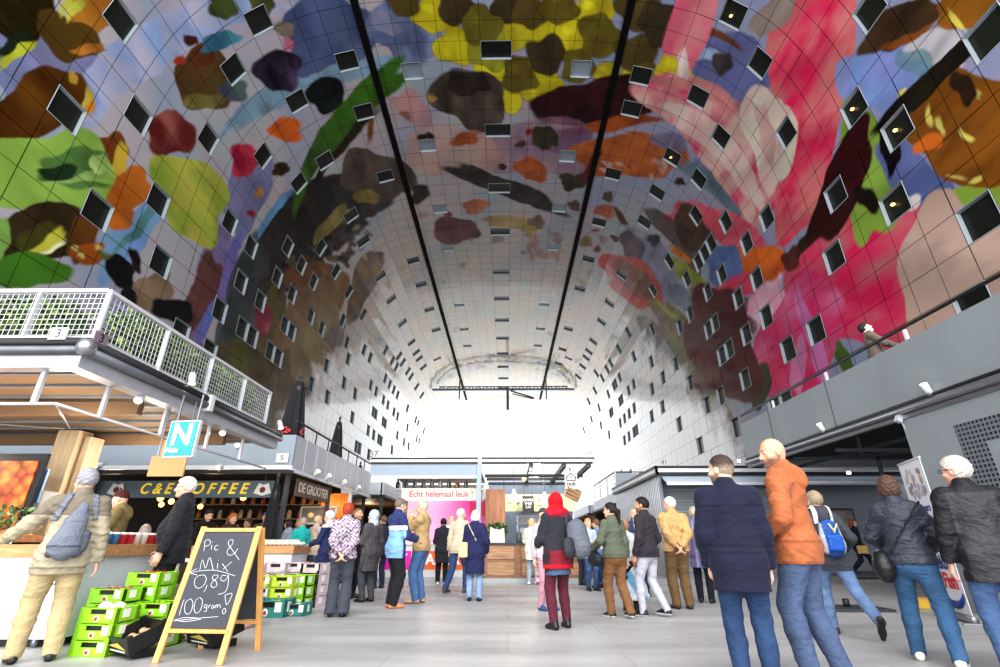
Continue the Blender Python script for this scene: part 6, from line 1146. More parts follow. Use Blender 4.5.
mb = MB(); mb.prism([P3(5.1, 16.6, 3.06), P3(5.1, 16.1, 2.78), P3(5.1, 16.12, 2.74), P3(5.1, 16.65, 3.02)], (0, 0, 0), (8.9, 0, 0)); mb.build('awning', m_glass, s41); mb = MB(); mb.bb(P3(5.1, 16.08, 2.70), P3(14, 16.16, 2.78)); mb.build('awning_edge', m_wmetal, s41)
mb = MB(); mb.bb(P3(5.1, 17.2, 0), P3(9.2, 17.3, 3.0)); mb.build('shutter', mat('shutter_grey', (120, 128, 134), .5, .2, var=.15, vscale=1.5, stretch=(.4, 1, 6)), s41); mb = MB(); [mb.bb(P3(5.1, 17.16, .2 + k * .35), P3(9.2, 17.2, .23 + k * .35)) for k in range(8)]; mb.build('shutter_rib', m_panel, s41)
for x in (5.15, 7.6, 9.2): mb = MB(); mb.bb(P3(x - .05, 16.7, 0), P3(x + .05, 16.8, 2.75)); mb.build('post', m_darkgrey, s41)
mb = MB(); mb.bb(P3(9.2, 18.62, 0), P3(17, 18.7, 3.1)); mb.build('grey_back_wall', m_panel, s41); text('number', '41', m_lcd, s41, P3(5.2, 16.45, 3.46), .22, ry(0), .01); spotlight((7.6, 16.4, 3.4), (0, -1, -.3), 'white spotlight on the gutter of the grey stall above the two men', None); spotlight((4.85, 18.6, 3.38), (-.8, -.4, .3), 'white spotlight on the side gutter of the corrugated stall', 'spotlights on the corrugated stall'); spotlight((4.85, 22.6, 3.38), (-.8, -.4, .3), 'white spotlight on the side gutter of the corrugated stall', 'spotlights on the corrugated stall')
e = empty('framed_picture', (11.6, 18.56, 1.55), 0, 'framed picture hanging on the grey back wall', 'picture'); mb = MB(); mb.box((0, 0, 0), (1.5, .04, 1.2)); mb.build('frame', m_darkgrey, e); mb = MB(); mb.box((0, -.03, 0), (1.36, .02, 1.06)); mb.build('print', mat('picture_print', (150, 140, 134), .5, var=.5, vscale=3), e); mb = MB(); mb.box((-.2, -.045, .1), (.34, .012, .7)); mb.build('pale_patch', mat('cream_print', (226, 206, 184), .5, var=.2), e)
# planted glass-fenced terrace beyond
e = empty('glass_fence', (5.6, 26, 3.4), 0, 'grey glass terrace fence with white posts above the dark right stall', 'balustrade'); mb = MB(); mb.bb((-.02, .1, 0), (.02, 6.6, .95)); mb.bb((.05, -.02, 0), (4, .02, .95)); mb.build('glass', mat('fence_glass', (150, 162, 176), .15, alpha=.6), e); mb = MB(); [mb.bar((0, y, 0), (0, y, 1.0), .06) for y in (0, 2.2, 4.4, 6.6)]; [mb.bar((x, 0, 0), (x, 0, 1.0), .06) for x in (1.5, 3)]; mb.build('post', m_white, e); mb = MB(); mb.bar((0, 0, 1.0), (0, 6.6, 1.0), .05); mb.bar((0, 0, 1.0), (4, 0, 1.0), .05); mb.build('rail', m_darkgrey, e)
for k in range(3): e = empty('terrace_plant', (6.4 + k * 1.25, 26.9, 3.0), 0, 'bushy terrace plant behind the glass fence on the right', 'plant', 'plants behind the glass fence'); mb = MB(); mb.lathe([(0, 0), (.28, 0), (.34, .5), (.3, .5)], (0, 0, 0), 16); mb.build('pot', m_darkgrey, e); foliage('foliage', e, np.array([-.5, -.4, .45]), (.5, .4, 1.5), 260, .12, [(100, 116, 96), (130, 140, 110), (80, 100, 80)], 20 + k)

BX = 7.2
sb = empty('balcony_stall', (10.5, 8, 0), 0, 'tall grey balcony stall on the right with steel gutter and dark open bay', 'market stall'); O = Vector((-10.5, -8, 0))
mb = MB(); mb.bb(P3(BX, -2, 3.32), P3(BX + .08, 14.9, 4.36)); mb.bb(P3(BX + .08, 14.82, 3.1), P3(14, 14.9, 4.36)); mb.build('balcony_panel', m_panel, sb)
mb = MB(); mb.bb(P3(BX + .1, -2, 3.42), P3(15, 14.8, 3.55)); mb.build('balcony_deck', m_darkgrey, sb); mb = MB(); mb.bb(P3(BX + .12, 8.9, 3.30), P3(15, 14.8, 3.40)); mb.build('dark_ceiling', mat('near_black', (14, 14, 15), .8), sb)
mb = MB(); mb.tube([P3(BX - .02, -2, 3.30), P3(BX - .02, 14.9, 3.30)], .035, 10); mb.build('cable_tube', m_dark, sb); mb = MB(); mb.tube([P3(BX - .05, -2, 3.20), P3(BX - .05, 14.9, 3.20)], .065, 14); mb.build('gutter', m_silver, sb); mb = MB(); mb.bb(P3(BX - .03, -2, 3.06), P3(BX + .06, 14.9, 3.13)); mb.build('lower_channel', m_silver, sb)
mb = MB(); mb.bb(P3(BX, -2, 0), P3(BX + .1, 8.85, 3.06)); mb.build('closing_wall', m_panel, sb)
m, nt, b, N, L = newmat('perforated_steel'); tc = N.new('ShaderNodeTexCoord'); mp = N.new('ShaderNodeMapping'); mp.inputs['Scale'].default_value = (0, 14, 14); L.new(tc.outputs['Object'], mp.inputs['Vector']); sp_ = N.new('ShaderNodeSeparateXYZ'); L.new(mp.outputs['Vector'], sp_.inputs[0])
def frac_c(ax_):
    f = N.new('ShaderNodeMath'); f.operation = 'PINGPONG'; f.inputs[1].default_value = .5; L.new(sp_.outputs[ax_], f.inputs[0]); g = N.new('ShaderNodeMath'); g.operation = 'LESS_THAN'; g.inputs[1].default_value = .29; L.new(f.outputs[0], g.inputs[0]); return g
g1, g2 = frac_c('Y'), frac_c('Z'); mu = N.new('ShaderNodeMath'); mu.operation = 'MULTIPLY'; L.new(g1.outputs[0], mu.inputs[0]); L.new(g2.outputs[0], mu.inputs[1]); mx = N.new('ShaderNodeMix'); mx.data_type = 'RGBA'; mx.inputs['A'].default_value = lin4((112, 118, 124)); mx.inputs['B'].default_value = lin4((22, 22, 26)); L.new(mu.outputs[0], mx.inputs['Factor']); L.new(mx.outputs['Result'], b.inputs['Base Color']); b.inputs['Roughness'].default_value = .5; m_perf = m
mb = MB(); mb.bb(P3(BX - .012, 4.0, 2.42), P3(BX, 7.85, 2.74)); mb.bb(P3(BX - .012, 7.42, 1.3), P3(BX, 7.85, 2.42)); mb.build('perforated_grille', m_perf, sb)
mb = MB(); [mb.bar(P3(BX - .1, y, 3.02), P3(BX + .1, y, 3.40), .09, .09, (0, 1, 0)) for y in (8.8,)]; mb.build('gutter_clamp', m_wmetal, sb); mb = MB(); mb.bar(P3(BX - .04, 8.8, 3.04), P3(BX + .3, 8.95, 2.05), .02); mb.build('white_cord', m_wmetal, sb)
mb = MB()
for a, bb_ in ((( 7.4, 14.2, 3.15), (13, 9.5, 2.9)), ((7.4, 12.8, 3.0), (13, 12.8, 3.0)), ((8.5, 10, 3.05), (8.5, 14.8, 3.05)), ((9.6, 10, 2.85), (12.6, 14.6, 2.85)), ((8.2, 11.5, 2.9), (8.2, 11.5, 3.3)), ((9.5, 12.8, 2.6), (9.5, 12.8, 3.3)), ((11, 12.8, 2.6), (11, 12.8, 3.3)), ((7.5, 11.3, 2.95), (13, 11.3, 2.95))): mb.bar(P3(*a), P3(*bb_), .07)
mb.build('ceiling_truss', m_darkgrey, sb); mb = MB(); mb.tube([P3(7.5, 14.6, 3.0), P3(14, 14.6, 3.0)], .06, 10); mb.tube([P3(7.5, 14.6, 2.62), P3(14, 14.6, 2.62)], .04, 10); mb.build('duct', m_wmetal, sb)
mb = MB()
for y in (1, 3.4, 5.8, 8.2, 10.6, 13.0): mb.bb(P3(BX + .05, y - .025, 4.3), P3(BX + .10, y + .025, 4.58))
mb.build('rail_bracket', m_white, sb); mb = MB(); mb.tube([P3(BX + .06, -2, 4.62), P3(BX + .06, 14.9, 4.62)], .03, 10); mb.build('handrail', m_dark, sb); 
for y in (10.6, 13.2): mb = MB(); mb.bb(P3(BX - .008, y, 3.34), P3(BX, y + .015, 4.35)); mb.build('panel_seam', m_darkgrey, sb)
for k, y in enumerate((8.0, 11.0)): spotlight((BX - .08, y, 3.30), (-.5, -.2, .85), 'bright white spotlight on the balcony gutter, ' + ('above the roll-up banner' if k == 0 else 'nearer the far end of the balcony'), None)
spotlight((9.2, 13.6, 2.70), (-.3, -.6, -.6), 'small white lamp in the dark bay under the balcony', None)
e = empty('platform', (11, 16.6, 0), 0, 'low grey platform in front of the grey back wall', 'platform'); mb = MB(); mb.bb((-1.75, -1.6, 0), (5.5, 1.98, .14)); mb.build('deck', mat('platform_grey', (128, 128, 126), .6), e); mb = MB(); mb.bb((-1.75, -1.62, .10), (5.5, -1.6, .14)); mb.build('edge_strip', m_dark, e)
e = empty('cardboard_box', (6.86, 9.34, 0), 0, 'small yellow box on the floor behind the legs of the leather jacket woman', 'box'); mb = MB(); mb.box((0, 0, .08), (.26, .2, .15), None, .01); mb.build('carton', mat('yellow_box', (206, 170, 60), .6), e); mb = MB(); mb.box((0, 0, .16), (.27, .21, .02)); mb.build('lid', m_oak, e)
e = empty('base_plate', (5.1, 9.2, 0), 0, 'flat dark metal base plate on the floor under the balcony edge', 'base plate'); mb = MB(); mb.box((.5, 0, .02), (1.1, .7, .04), None, .01); mb.build('plate', m_darkgrey, e); mb = MB(); mb.tube([(.5, 0, .03), (.5, 0, .16)], .05, 12); mb.build('socket', m_dark, e)
# roll-up banner
q0, q1 = Vector((6.25, 7.57, 0)), Vector((6.56, 8.42, 0)); u = (q1 - q0).normalized(); ang = math.atan2(u.y, u.x); e = empty('roll_up_banner', (q0 + q1) / 2, ang, 'white roll-up banner with fish emblem and red word on a silver base', 'banner'); W = .9
mb = MB(); mb.box((0, 0, 1.13), (W, .008, 2.12)); mb.build('print_sheet', mat('banner_white', (232, 232, 238), .45, var=.02), e); mb = MB(); mb.lathe([(0, -W / 2 - .03), (.05, -W / 2 - .03), (.05, W / 2 + .03), (0, W / 2 + .03)], (0, 0, .055), 16, Matrix.Rotation(PI / 2, 3, 'Y')); mb.build('roller_base', m_silver, e); mb = MB(); mb.box((-W / 2 - .05, 0, .012), (.05, .3, .02)); mb.box((W / 2, 0, .012), (.05, .3, .02)); mb.build('foot', m_silver, e); mb = MB(); mb.box((0, 0, 2.2), (W + .02, .03, .03)); mb.build('top_rail', m_silver, e)
NB = (PI / 2, 0, PI)                                     # lettering faces the aisle
FS = 1 if (Matrix.Rotation(ang, 3, 'Z') @ Vector((0, 1, 0))).x < 0 else -1
rotT = (PI / 2, 0, PI) if FS > 0 else (PI / 2, 0, 0); m_navy = mat('navy_print', (40, 60, 140), .5); m_redp = mat('red_letters', (206, 44, 50), .5); oy = FS * .008
def bxp(x): return -x if FS > 0 else x
text('lettering', 'ckus', m_navy, e, (bxp(.10), oy, .74), .26, rotT, .002, bold=.008); text('lettering', 'Fish', m_redp, e, (bxp(.12), oy, .50), .28, rotT, .002, bold=.010); text('lettering', 'vers\nvan', m_navy, e, (bxp(.15), oy, 1.42), .15, rotT, .002, bold=.003)
mb = MB()
pts = [Vector((bxp(-.28 + .34 * (1 - math.cos(t))), oy, .36 - .16 * math.sin(t))) for t in np.linspace(0, PI, 14)]; mb.tube(pts, [.012 + .04 * math.sin(PI * i / 13) for i in range(14)], 8); mb.tube([Vector((bxp(-.34), oy, 1.0)), Vector((bxp(-.12), oy, .98)), Vector((bxp(.16), oy, .86))], [.008, .016, .008], 8); mb.build('fish_emblem', m_navy, e)
rf = random.Random(8)
for k in range(26): mb = MB(); x, z = rf.uniform(-.32, .30), rf.uniform(1.66, 2.08); r_ = rf.uniform(.035, .075); mb.lathe([(0, 0), (r_ * .8, .002), (r_, 0)], (bxp(x), oy * .8, z), 10, Matrix.Rotation(-FS * PI / 2, 3, 'X')); mb.build('shell_print', mat('shell_%d' % (k % 5), [(176, 166, 176), (206, 190, 180), (140, 130, 140), (196, 160, 130), (160, 176, 190)][k % 5], .5), e)

# ---------------------------------------------------------------- chalkboard A-frame
m_pine = wood('pine', (206, 146, 76), (232, 178, 108), 2.0, 2); m_slate = mat('slate', (62, 64, 72), .75, var=.12, vscale=5); m_chalk = mat('chalk', (224, 226, 230), .95)
fl, fr_, tl, tr = Vector((-3.20, 5.19, 0)), Vector((-2.58, 5.13, 0)), Vector((-3.22, 5.52, 1.16)), Vector((-2.60, 5.46, 1.16)); bl, br_ = Vector((-3.18, 5.88, 0)), Vector((-2.56, 5.82, 0))
e = empty('chalkboard_sign', (-2.9, 5.5, 0), 0, 'wooden A-frame chalkboard with chalk handwriting standing on the floor', 'chalkboard'); off = -e.location
def fb(x, t, d=0):
    """a point on the front face: x across 0..1, t up 0..1, d in front"""
    a = fl + (fr_ - fl) * x; b_ = tl + (tr - tl) * x; p_ = a + (b_ - a) * t; n_ = (fr_ - fl).cross(tl - fl).normalized(); return p_ + n_ * d + off
for x in (0, 1): mb = MB(); mb.bar(fb(x, 0), fb(x, 1), .055, .03, (0, 1, 0)); mb.build('leg', m_pine, e)
mb = MB(); mb.bar(fb(0, .975), fb(1, .975), .05, .035, (0, 0, 1)); mb.build('top_rail', m_pine, e); mb = MB(); mb.bar(fb(0, .215), fb(1, .215), .06, .03, (0, 0, 1)); mb.build('bottom_rail', m_pine, e)
mb = MB(); mb.prism([fb(.03, .23), fb(.97, .23), fb(.97, .96), fb(.03, .96)], (0, 0, 0), (fb(0, 0, .008) - fb(0, 0))); mb.build('slate', m_slate, e)
def bb2(x, t): a = bl + (br_ - bl) * x; b_ = tl + (tr - tl) * x + Vector((0, .05, 0)); return a + (b_ - a) * t + off
for x in (0, 1): mb = MB(); mb.bar(bb2(x, 0), bb2(x, .99), .055, .03, (0, 1, 0)); mb.build('leg', m_pine, e)
mb = MB(); mb.bar(bb2(0, .975), bb2(1, .975), .05, .035); mb.build('top_rail', m_pine, e); mb = MB(); mb.bar(bb2(0, .22), bb2(1, .22), .06, .03); mb.build('bottom_rail', m_pine, e); mb = MB(); mb.prism([bb2(.03, .24), bb2(.97, .24), bb2(.97, .96), bb2(.03, .96)], (0, 0, 0), (0, .01, 0)); mb.build('slate', m_slate, e)
pl_p, pl_n = fb(0, 0, .010) - off, (fr_ - fl).cross(tl - fl).normalized()
def on_board(px, py): d = ray(px, py); t = (pl_p - Vector((0, 0, CAMH))).dot(pl_n) / d.dot(pl_n); return Vector((0, 0, CAMH)) + d * t + off
CH = [[(341, 8), (336, 60)], [(338, 12), (352, -2), (368, 4), (366, 24), (340, 34)], [(378, 26), (374, 52)], [(381, 10), (382, 12)], [(410, 28), (398, 30), (392, 44), (398, 54), (410, 48)], [(520, 104), (490, 60), (464, 22), (470, 2), (488, 0), (484, 24), (462, 50), (458, 72), (476, 80), (500, 66), (514, 44)],
      [(314, 158), (328, 104), (344, 148), (366, 92), (384, 158)], [(408, 122), (406, 152)], [(412, 104), (413, 107)], [(432, 124), (462, 166)], [(484, 112), (440, 150), (436, 156)], [(262, 172), (320, 162), (400, 160), (500, 188)], [(300, 150), (262, 170), (300, 184)],
      [(316, 184), (292, 200), (286, 232), (304, 254), (334, 238), (348, 206), (336, 184), (314, 188)], [(352, 236), (346, 256), (334, 274)], [(408, 184), (386, 186), (380, 204), (398, 216), (404, 238), (386, 250), (372, 238), (384, 216), (408, 196), (408, 184)], [(452, 188), (432, 186), (424, 206), (440, 216), (458, 200), (464, 184), (462, 236), (446, 274), (408, 286)],
      [(232, 312), (218, 350), (206, 396)], [(262, 310), (240, 328), (234, 370), (248, 390), (268, 374), (278, 330), (266, 308)], [(312, 302), (292, 318), (284, 362), (296, 384), (318, 366), (328, 322), (316, 302)], [(350, 340), (338, 342), (338, 356), (350, 352), (352, 340), (348, 372), (336, 374)], [(362, 342), (360, 358)], [(362, 346), (372, 340)], [(386, 342), (376, 348), (378, 360), (388, 352), (388, 342), (390, 358)], [(398, 342), (398, 358)], [(398, 346), (406, 340), (408, 356)], [(408, 346), (418, 340), (424, 356)],
      [(446, 290), (484, 282), (456, 340), (446, 292)], [(438, 362), (432, 376), (440, 388), (450, 376), (446, 360), (438, 362)], [(410, 402), (340, 408), (240, 418), (180, 424), (230, 408), (300, 410)], [(182, 420), (240, 428), (320, 416)]]
mb = MB()
for st_ in CH:
    P = np.array([(140 + x / 5.25, 540 + y / 5.25) for x, y in st_]); P = cat_rom(P, 5, False) if len(P) > 2 else P; mb.tube([on_board(*p_) for p_ in P], .0024, 5)
mb.build('chalk_writing', m_chalk, e)
# ================================================================ COUNTERS AND GOODS, left
e = empty('white_counter', (-6.9, 6.4, 0), 0, 'white market counter with oak edge under the front left stall', 'counter'); o = e.location
def q(x, y, z): return Vector((x, y, z)) - o
mb = MB(); mb.bb(q(-9.6, 5.85, .08), q(-4.72, 6.4, .86)); mb.bb(q(-5.3, 6.4, .08), q(-4.72, 7.35, .86)); mb.build('counter_body', m_counter, e); mb = MB(); mb.bb(q(-9.6, 5.92, 0), q(-4.8, 6.4, .08)); mb.bb(q(-5.3, 6.4, 0), q(-4.8, 7.3, .08)); mb.build('kick_plate', m_dark, e)
mb = MB(); mb.bb(q(-9.65, 5.80, .86), q(-4.66, 6.45, .99)); mb.bb(q(-5.36, 6.45, .86), q(-4.66, 7.4, .99)); mb.build('worktop', m_oak, e); mb = MB(); mb.bb(q(-6.3, 5.78, .08), q(-6.18, 5.86, .99)); mb.bb(q(-7.9, 5.78, .08), q(-7.78, 5.86, .99)); mb.build('joint_post', m_white, e)
for k, x in enumerate((-4.95,)): mb = MB(); mb.lathe([(0, -.02), (.05, -.02), (.05, .02), (0, .02)], q(x, 5.9, .05), 14, Matrix.Rotation(PI / 2, 3, 'Y')); mb.build('castor', m_silver, e)
CT = .992
# cups of fruit salad along the side counter
m_cupr = mat('red_cup', (196, 50, 60), .35, var=.3, vscale=20); m_cupw = mat('white_cup', (226, 220, 214), .3, var=.1); m_cupb = mat('blue_cup', (70, 130, 180), .35)
cb = MB(); cb.lathe([(0, 0), (.040, 0), (.052, .11), (.054, .115)], (0, 0, 0), 16); cme = {}
for nm, mm in (('r', m_cupr), ('w', m_cupw), ('b', m_cupb)): cme[nm] = cb.mesh('cup'); cme[nm].materials.append(mm)
lb = MB(); lb.lathe([(.056, .112), (.056, .122), (.03, .135), (0, .137)], (0, 0, 0), 16); lme = lb.mesh('lid'); lme.materials.append(m_cupw); rc = random.Random(2)
for iy, y in enumerate(np.arange(6.12, 7.34, .125)):
    for ix, x in enumerate((-5.18, -5.05, -4.92, -4.79)):
        kk = 'b' if (iy, ix) in ((1, 3), (2, 3)) else rc.choice('rrrw'); c = tag(link('fruit_cup', cme[kk], None, (x + rc.uniform(-.01, .01), y, CT)), {'r': 'red fruit cup with a clear lid on the oak side counter', 'w': 'white lidded cup on the oak side counter', 'b': 'blue cup on the oak side counter'}[kk], 'cup', {'r': 'red fruit cups', 'w': 'white cups', 'b': 'blue cups'}[kk] + ' on the side counter'); link('lid', lme, c)
def fruit_mesh(name, r, col, sy=1.0, stem=False, key=None):
    mb = MB(); n = 8; mb.lathe([(max(.001, r * math.sin(PI * k / n)), -r * sy * math.cos(PI * k / n) + r * sy) for k in range(n + 1)], (0, 0, 0), 12)
    if stem: mb.lathe([(.004, 0), (.003, .02)], (0, 0, 2 * r * sy * .96), 5)
    me = mb.mesh(name); me.materials.append(mat(key or ('fruit_%d_%d_%d' % col), col, .4, var=.18, vscale=12)); return me
orange = fruit_mesh('orange', .045, (236, 138, 36)); lemon = fruit_mesh('lemon', .036, (232, 204, 60), 1.25); tomato = fruit_mesh('tomato', .04, (204, 44, 36), .85, True); applr = fruit_mesh('apple', .042, (176, 48, 48), .9, True); pota = fruit_mesh('potato', .04, (206, 164, 122), .8); onion = fruit_mesh('onion', .042, (180, 92, 110), .95, True); cauli = fruit_mesh('cauliflower', .07, (224, 220, 196), .8); mush = fruit_mesh('mushroom', .034, (226, 196, 170), .8); berr = fruit_mesh('radish', .024, (196, 46, 70), 1.0); carr = fruit_mesh('garlic', .03, (232, 222, 214), .95, True); bread = fruit_mesh('bread_roll', .055, (216, 150, 78), .65)
rr = random.Random(9)
def wood_tray(x, y, z, w_, d_, label, rz=0):
    e = empty('fruit_tray', (x, y, z), rz, label, 'tray'); mb = MB(); mb.box((0, 0, .01), (w_, d_, .02)); [mb.box((sx * (w_ / 2 - .008), 0, .05), (.016, d_, .10)) for sx in (-1, 1)]; [mb.box((0, sy * (d_ / 2 - .008), .05), (w_, .016, .10)) for sy in (-1, 1)]; mb.build('tray_body', m_oak, e); return e
def pile(me, name, label, group, cx, cy, z, w_, d_, st, rz=0.0, layers=1, jit=.001):
    nx, ny = max(1, int(w_ / st)), max(1, int(d_ / st)); c_, s_ = math.cos(rz), math.sin(rz)
    for L_ in range(layers):
        for i in range(nx - L_):
            for j in range(ny - L_):
                x = (i - (nx - 1 - L_) / 2) * st + rr.uniform(-jit, jit); y = (j - (ny - 1 - L_) / 2) * st + rr.uniform(-jit, jit)
                tag(link(name, me, None, (cx + x * c_ - y * s_, cy + x * s_ + y * c_, z + L_ * st * .78), (0, 0, rr.uniform(0, 6))), label, name.replace('_', ' '), group)
for (x, y, w_, d_, me, nm, lb_, gp) in ((-5.85, 6.12, .42, .36, orange, 'orange', 'orange in the wooden tray on the counter behind the red cups', 'oranges on the counter'), (-6.4, 6.12, .42, .36, bread, 'bread_roll', 'golden bread roll in a tray near the reaching hand', 'bread rolls on the counter'), (-6.95, 6.12, .42, .36, lemon, 'lemon', 'yellow lemon in a tray near the reaching hand', 'lemons on the counter'), (-7.5, 6.12, .42, .36, tomato, 'tomato', 'red tomato in a tray at the left of the counter', 'tomatoes on the counter')):
    wood_tray(x, y, CT, w_ + .04, d_ + .04, 'shallow wooden tray of ' + nm.replace('_', ' ') + 's on the white counter'); pile(me, nm, lb_, gp, x, y, CT + .022, w_, d_, .098)
wood_tray(-4.55, 8.2, .79, .52, .40, 'wooden tray of oranges by the man in the black coat'); pile(orange, 'orange', 'orange in the wooden tray by the man in the black coat', 'oranges by the black coat', -4.55, 8.2, .812, .48, .36, .098)
e = empty('side_table', (-4.55, 8.2, 0), 0, 'small white table carrying the tray of oranges', 'table'); mb = MB(); mb.box((0, 0, .765), (.8, .6, .05), None, .01); mb.build('table_top', m_counter, e)
for sx in (-1, 1):
    for sy in (-1, 1): mb = MB(); mb.bb((sx * .36 - .02, sy * .26 - .02, 0), (sx * .36 + .02, sy * .26 + .02, .74)); mb.build('leg', m_wmetal, e)
for k, (x, c, tt) in enumerate(((-5.6, (236, 236, 236), 'white'), (-6.15, (206, 60, 60), 'red'), (-6.7, (236, 236, 236), 'white'))): mb = MB(); mb.box((0, 0, .06), (.13, .008, .11), Matrix.Rotation(-.2, 3, 'X')); tag(mb.build('price_card', mat('card_' + tt, c, .6), None, (x, 5.84, CT)), tt + ' price card at the front edge of the counter ' + ('beside the oranges', 'beside the bread rolls', 'beside the lemons')[k], 'price card')
e = empty('produce_rack', (-7.9, 7.6, 0), 0, 'tilted rack of greens and red peppers behind the reaching arm', 'rack'); mb = MB(); mb.bb((-.8, -.3, 0), (.8, .3, .95)); mb.build('rack_body', m_col, e); mb = MB(); mb.prism([(-.8, -.3, .95), (.8, -.3, .95), (.8, .3, 1.25), (-.8, .3, 1.25)], (0, 0, 0), (0, -.02, -.04)); mb.build('sloped_shelf', m_oak, e)
for k in range(5):
    e2 = empty('herb_bunch', (-8.5 + k * .3, 7.75, 1.2), 0, 'bunch of green herbs on the tilted rack', 'herbs', 'herb bunches on the rack'); foliage('leaves', e2, np.array([-.12, -.1, 0]), (.12, .1, .32), 60, .05, [(110, 140, 90), (150, 170, 120), (80, 110, 70)], 40 + k)
pile(tomato, 'tomato', 'red tomato on the tilted rack behind the reaching arm', 'tomatoes on the rack', -7.5, 7.42, 1.02, .5, .18, .09)
# ---------------------------------------------------------------- lime green crates
m_lime = mat('lime_carton', (150, 214, 44), .5, var=.08, vscale=4); m_lime2 = mat('lime_dark', (96, 160, 30), .5); m_label = mat('white_sticker', (238, 238, 234), .5); m_emb = mat('round_badge', (226, 222, 200), .5); m_embr = mat('badge_red', (170, 50, 40), .5); m_tealc = mat('teal_carton', (52, 128, 122), .55, var=.08); m_pinkc = mat('pale_carton', (206, 188, 190), .6, var=.15); m_yell = mat('yellow_lime_carton', (190, 216, 60), .5, var=.08); m_bluec = mat('pale_blue_carton', (176, 200, 216), .55, var=.1)
CW, CD, CHT = .40, .30, .13
def crate_parts(mbody, badge=True):
    t = .012; b1 = MB()
    b1.box((0, 0, .006), (CW, CD, .012))
    for sx in (-1, 1): b1.box((sx * (CW / 2 - t / 2), 0, CHT / 2), (t, CD, CHT)); [b1.box((sx * (CW / 2 - .025), sy * (CD / 2 - .025), CHT / 2 + .004), (.05, .05, CHT + .008)) for sy in (-1, 1)]
    for sy in (-1, 1): b1.box((0, sy * (CD / 2 - t / 2), CHT * .30), (CW, t, CHT * .60)); b1.box((-CW * .36, sy * (CD / 2 - t / 2), CHT * .8), (CW * .28, t, CHT * .4)); b1.box((CW * .36, sy * (CD / 2 - t / 2), CHT * .8), (CW * .28, t, CHT * .4)); b1.box((0, sy * (CD / 2 - t / 2), CHT * .97), (CW * .5, t, CHT * .08))
    out = [('carton', b1.mesh('carton'), mbody)]
    if badge:
        mb = MB(); mb.lathe([(0, 0), (.032, 0), (.032, .003), (0, .003)], (0, -CD / 2 - .001, CHT * .30), 16, Matrix.Rotation(PI / 2, 3, 'X')); out.append(('badge', mb.mesh('badge'), m_emb)); mb = MB(); mb.lathe([(0, 0), (.016, 0), (.016, .003), (0, .003)], (0, -CD / 2 - .004, CHT * .30), 12, Matrix.Rotation(PI / 2, 3, 'X')); out.append(('badge_center', mb.mesh('badge'), m_embr))
    mb = MB(); mb.box((CW * .34, -CD / 2 - .003, CHT * .62), (.07, .004, .075)); out.append(('sticker', mb.mesh('sticker'), m_label)); mb = MB(); mb.box((CW / 2 + .003, -.02, CHT * .6), (.004, .08, .075)); out.append(('sticker', mb.mesh('sticker'), m_label))
    mb = MB(); mb.box((0, -CD / 2 + .02, CHT * .75), (CW * .44, .004, CHT * .34)); out.append(('handle_slot', mb.mesh('slot'), m_blackp))
    for _, me, mm in out: me.materials.append(mm)
    return [(n_, me) for n_, me, _ in out]
CP = {'lime': crate_parts(m_lime), 'teal': crate_parts(m_tealc), 'pale': crate_parts(m_pinkc, False), 'yellow': crate_parts(m_yell), 'blue': crate_parts(m_bluec, False)}
def crate(x, y, z, rz, kind, label, group):
    e = empty('produce_crate', (x, y, z), rz, label, 'crate', group)
    for n_, me in CP[kind]: link(n_, me, e)
    return e
FILL = {'cauli': (cauli, 'cauliflower', .145, 1), 'onion': (onion, 'onion', .088, 1), 'apple': (applr, 'apple', .088, 1), 'potato': (pota, 'potato', .082, 1), 'mush': (mush, 'mushroom', .072, 1), 'radish': (berr, 'radish', .055, 1), 'garlic': (carr, 'garlic', .066, 1)}
PLC = {'s1': 'front lime stack by the left man', 's2': 'second lime stack', 's3': 'third lime stack', 's4': 'fourth lime stack', 's5': 'lime stack nearest the chalkboard', 's6': 'low lime stack beside the black tray'}
def stack(key, x, y, rz, n, fill, kind='lime', where=None, dz=CHT + .010):
    where = where or PLC[key]
    for k in range(n):
        last = k == n - 1
        crate(x, y, .001 + k * dz, rz, kind, ('open %s crate of %ss on top of the %s' % (kind, FILL[fill][1].replace('mush','mush'), where)) if last else ('closed in %s crate lower in the %s' % (kind, where)), None if last else 'lower crates of the ' + where)
    me, nm, st_, _ = FILL[fill]; z = .001 + (n - 1) * dz + CHT * .5
    pile(me, nm, nm + ' in the top crate of the ' + where, nm + 's in the ' + where, x, y, z, CW - .07, CD - .05, st_, rz)
stack('s1', -4.02, 5.58, -.12, 3, 'cauli'); stack('s2', -4.25, 5.93, -.12, 4, 'onion'); stack('s3', -3.78, 6.02, -.12, 3, 'radish'); stack('s4', -4.13, 6.27, -.12, 5, 'apple'); stack('s5', -3.58, 6.40, -.12, 4, 'onion')
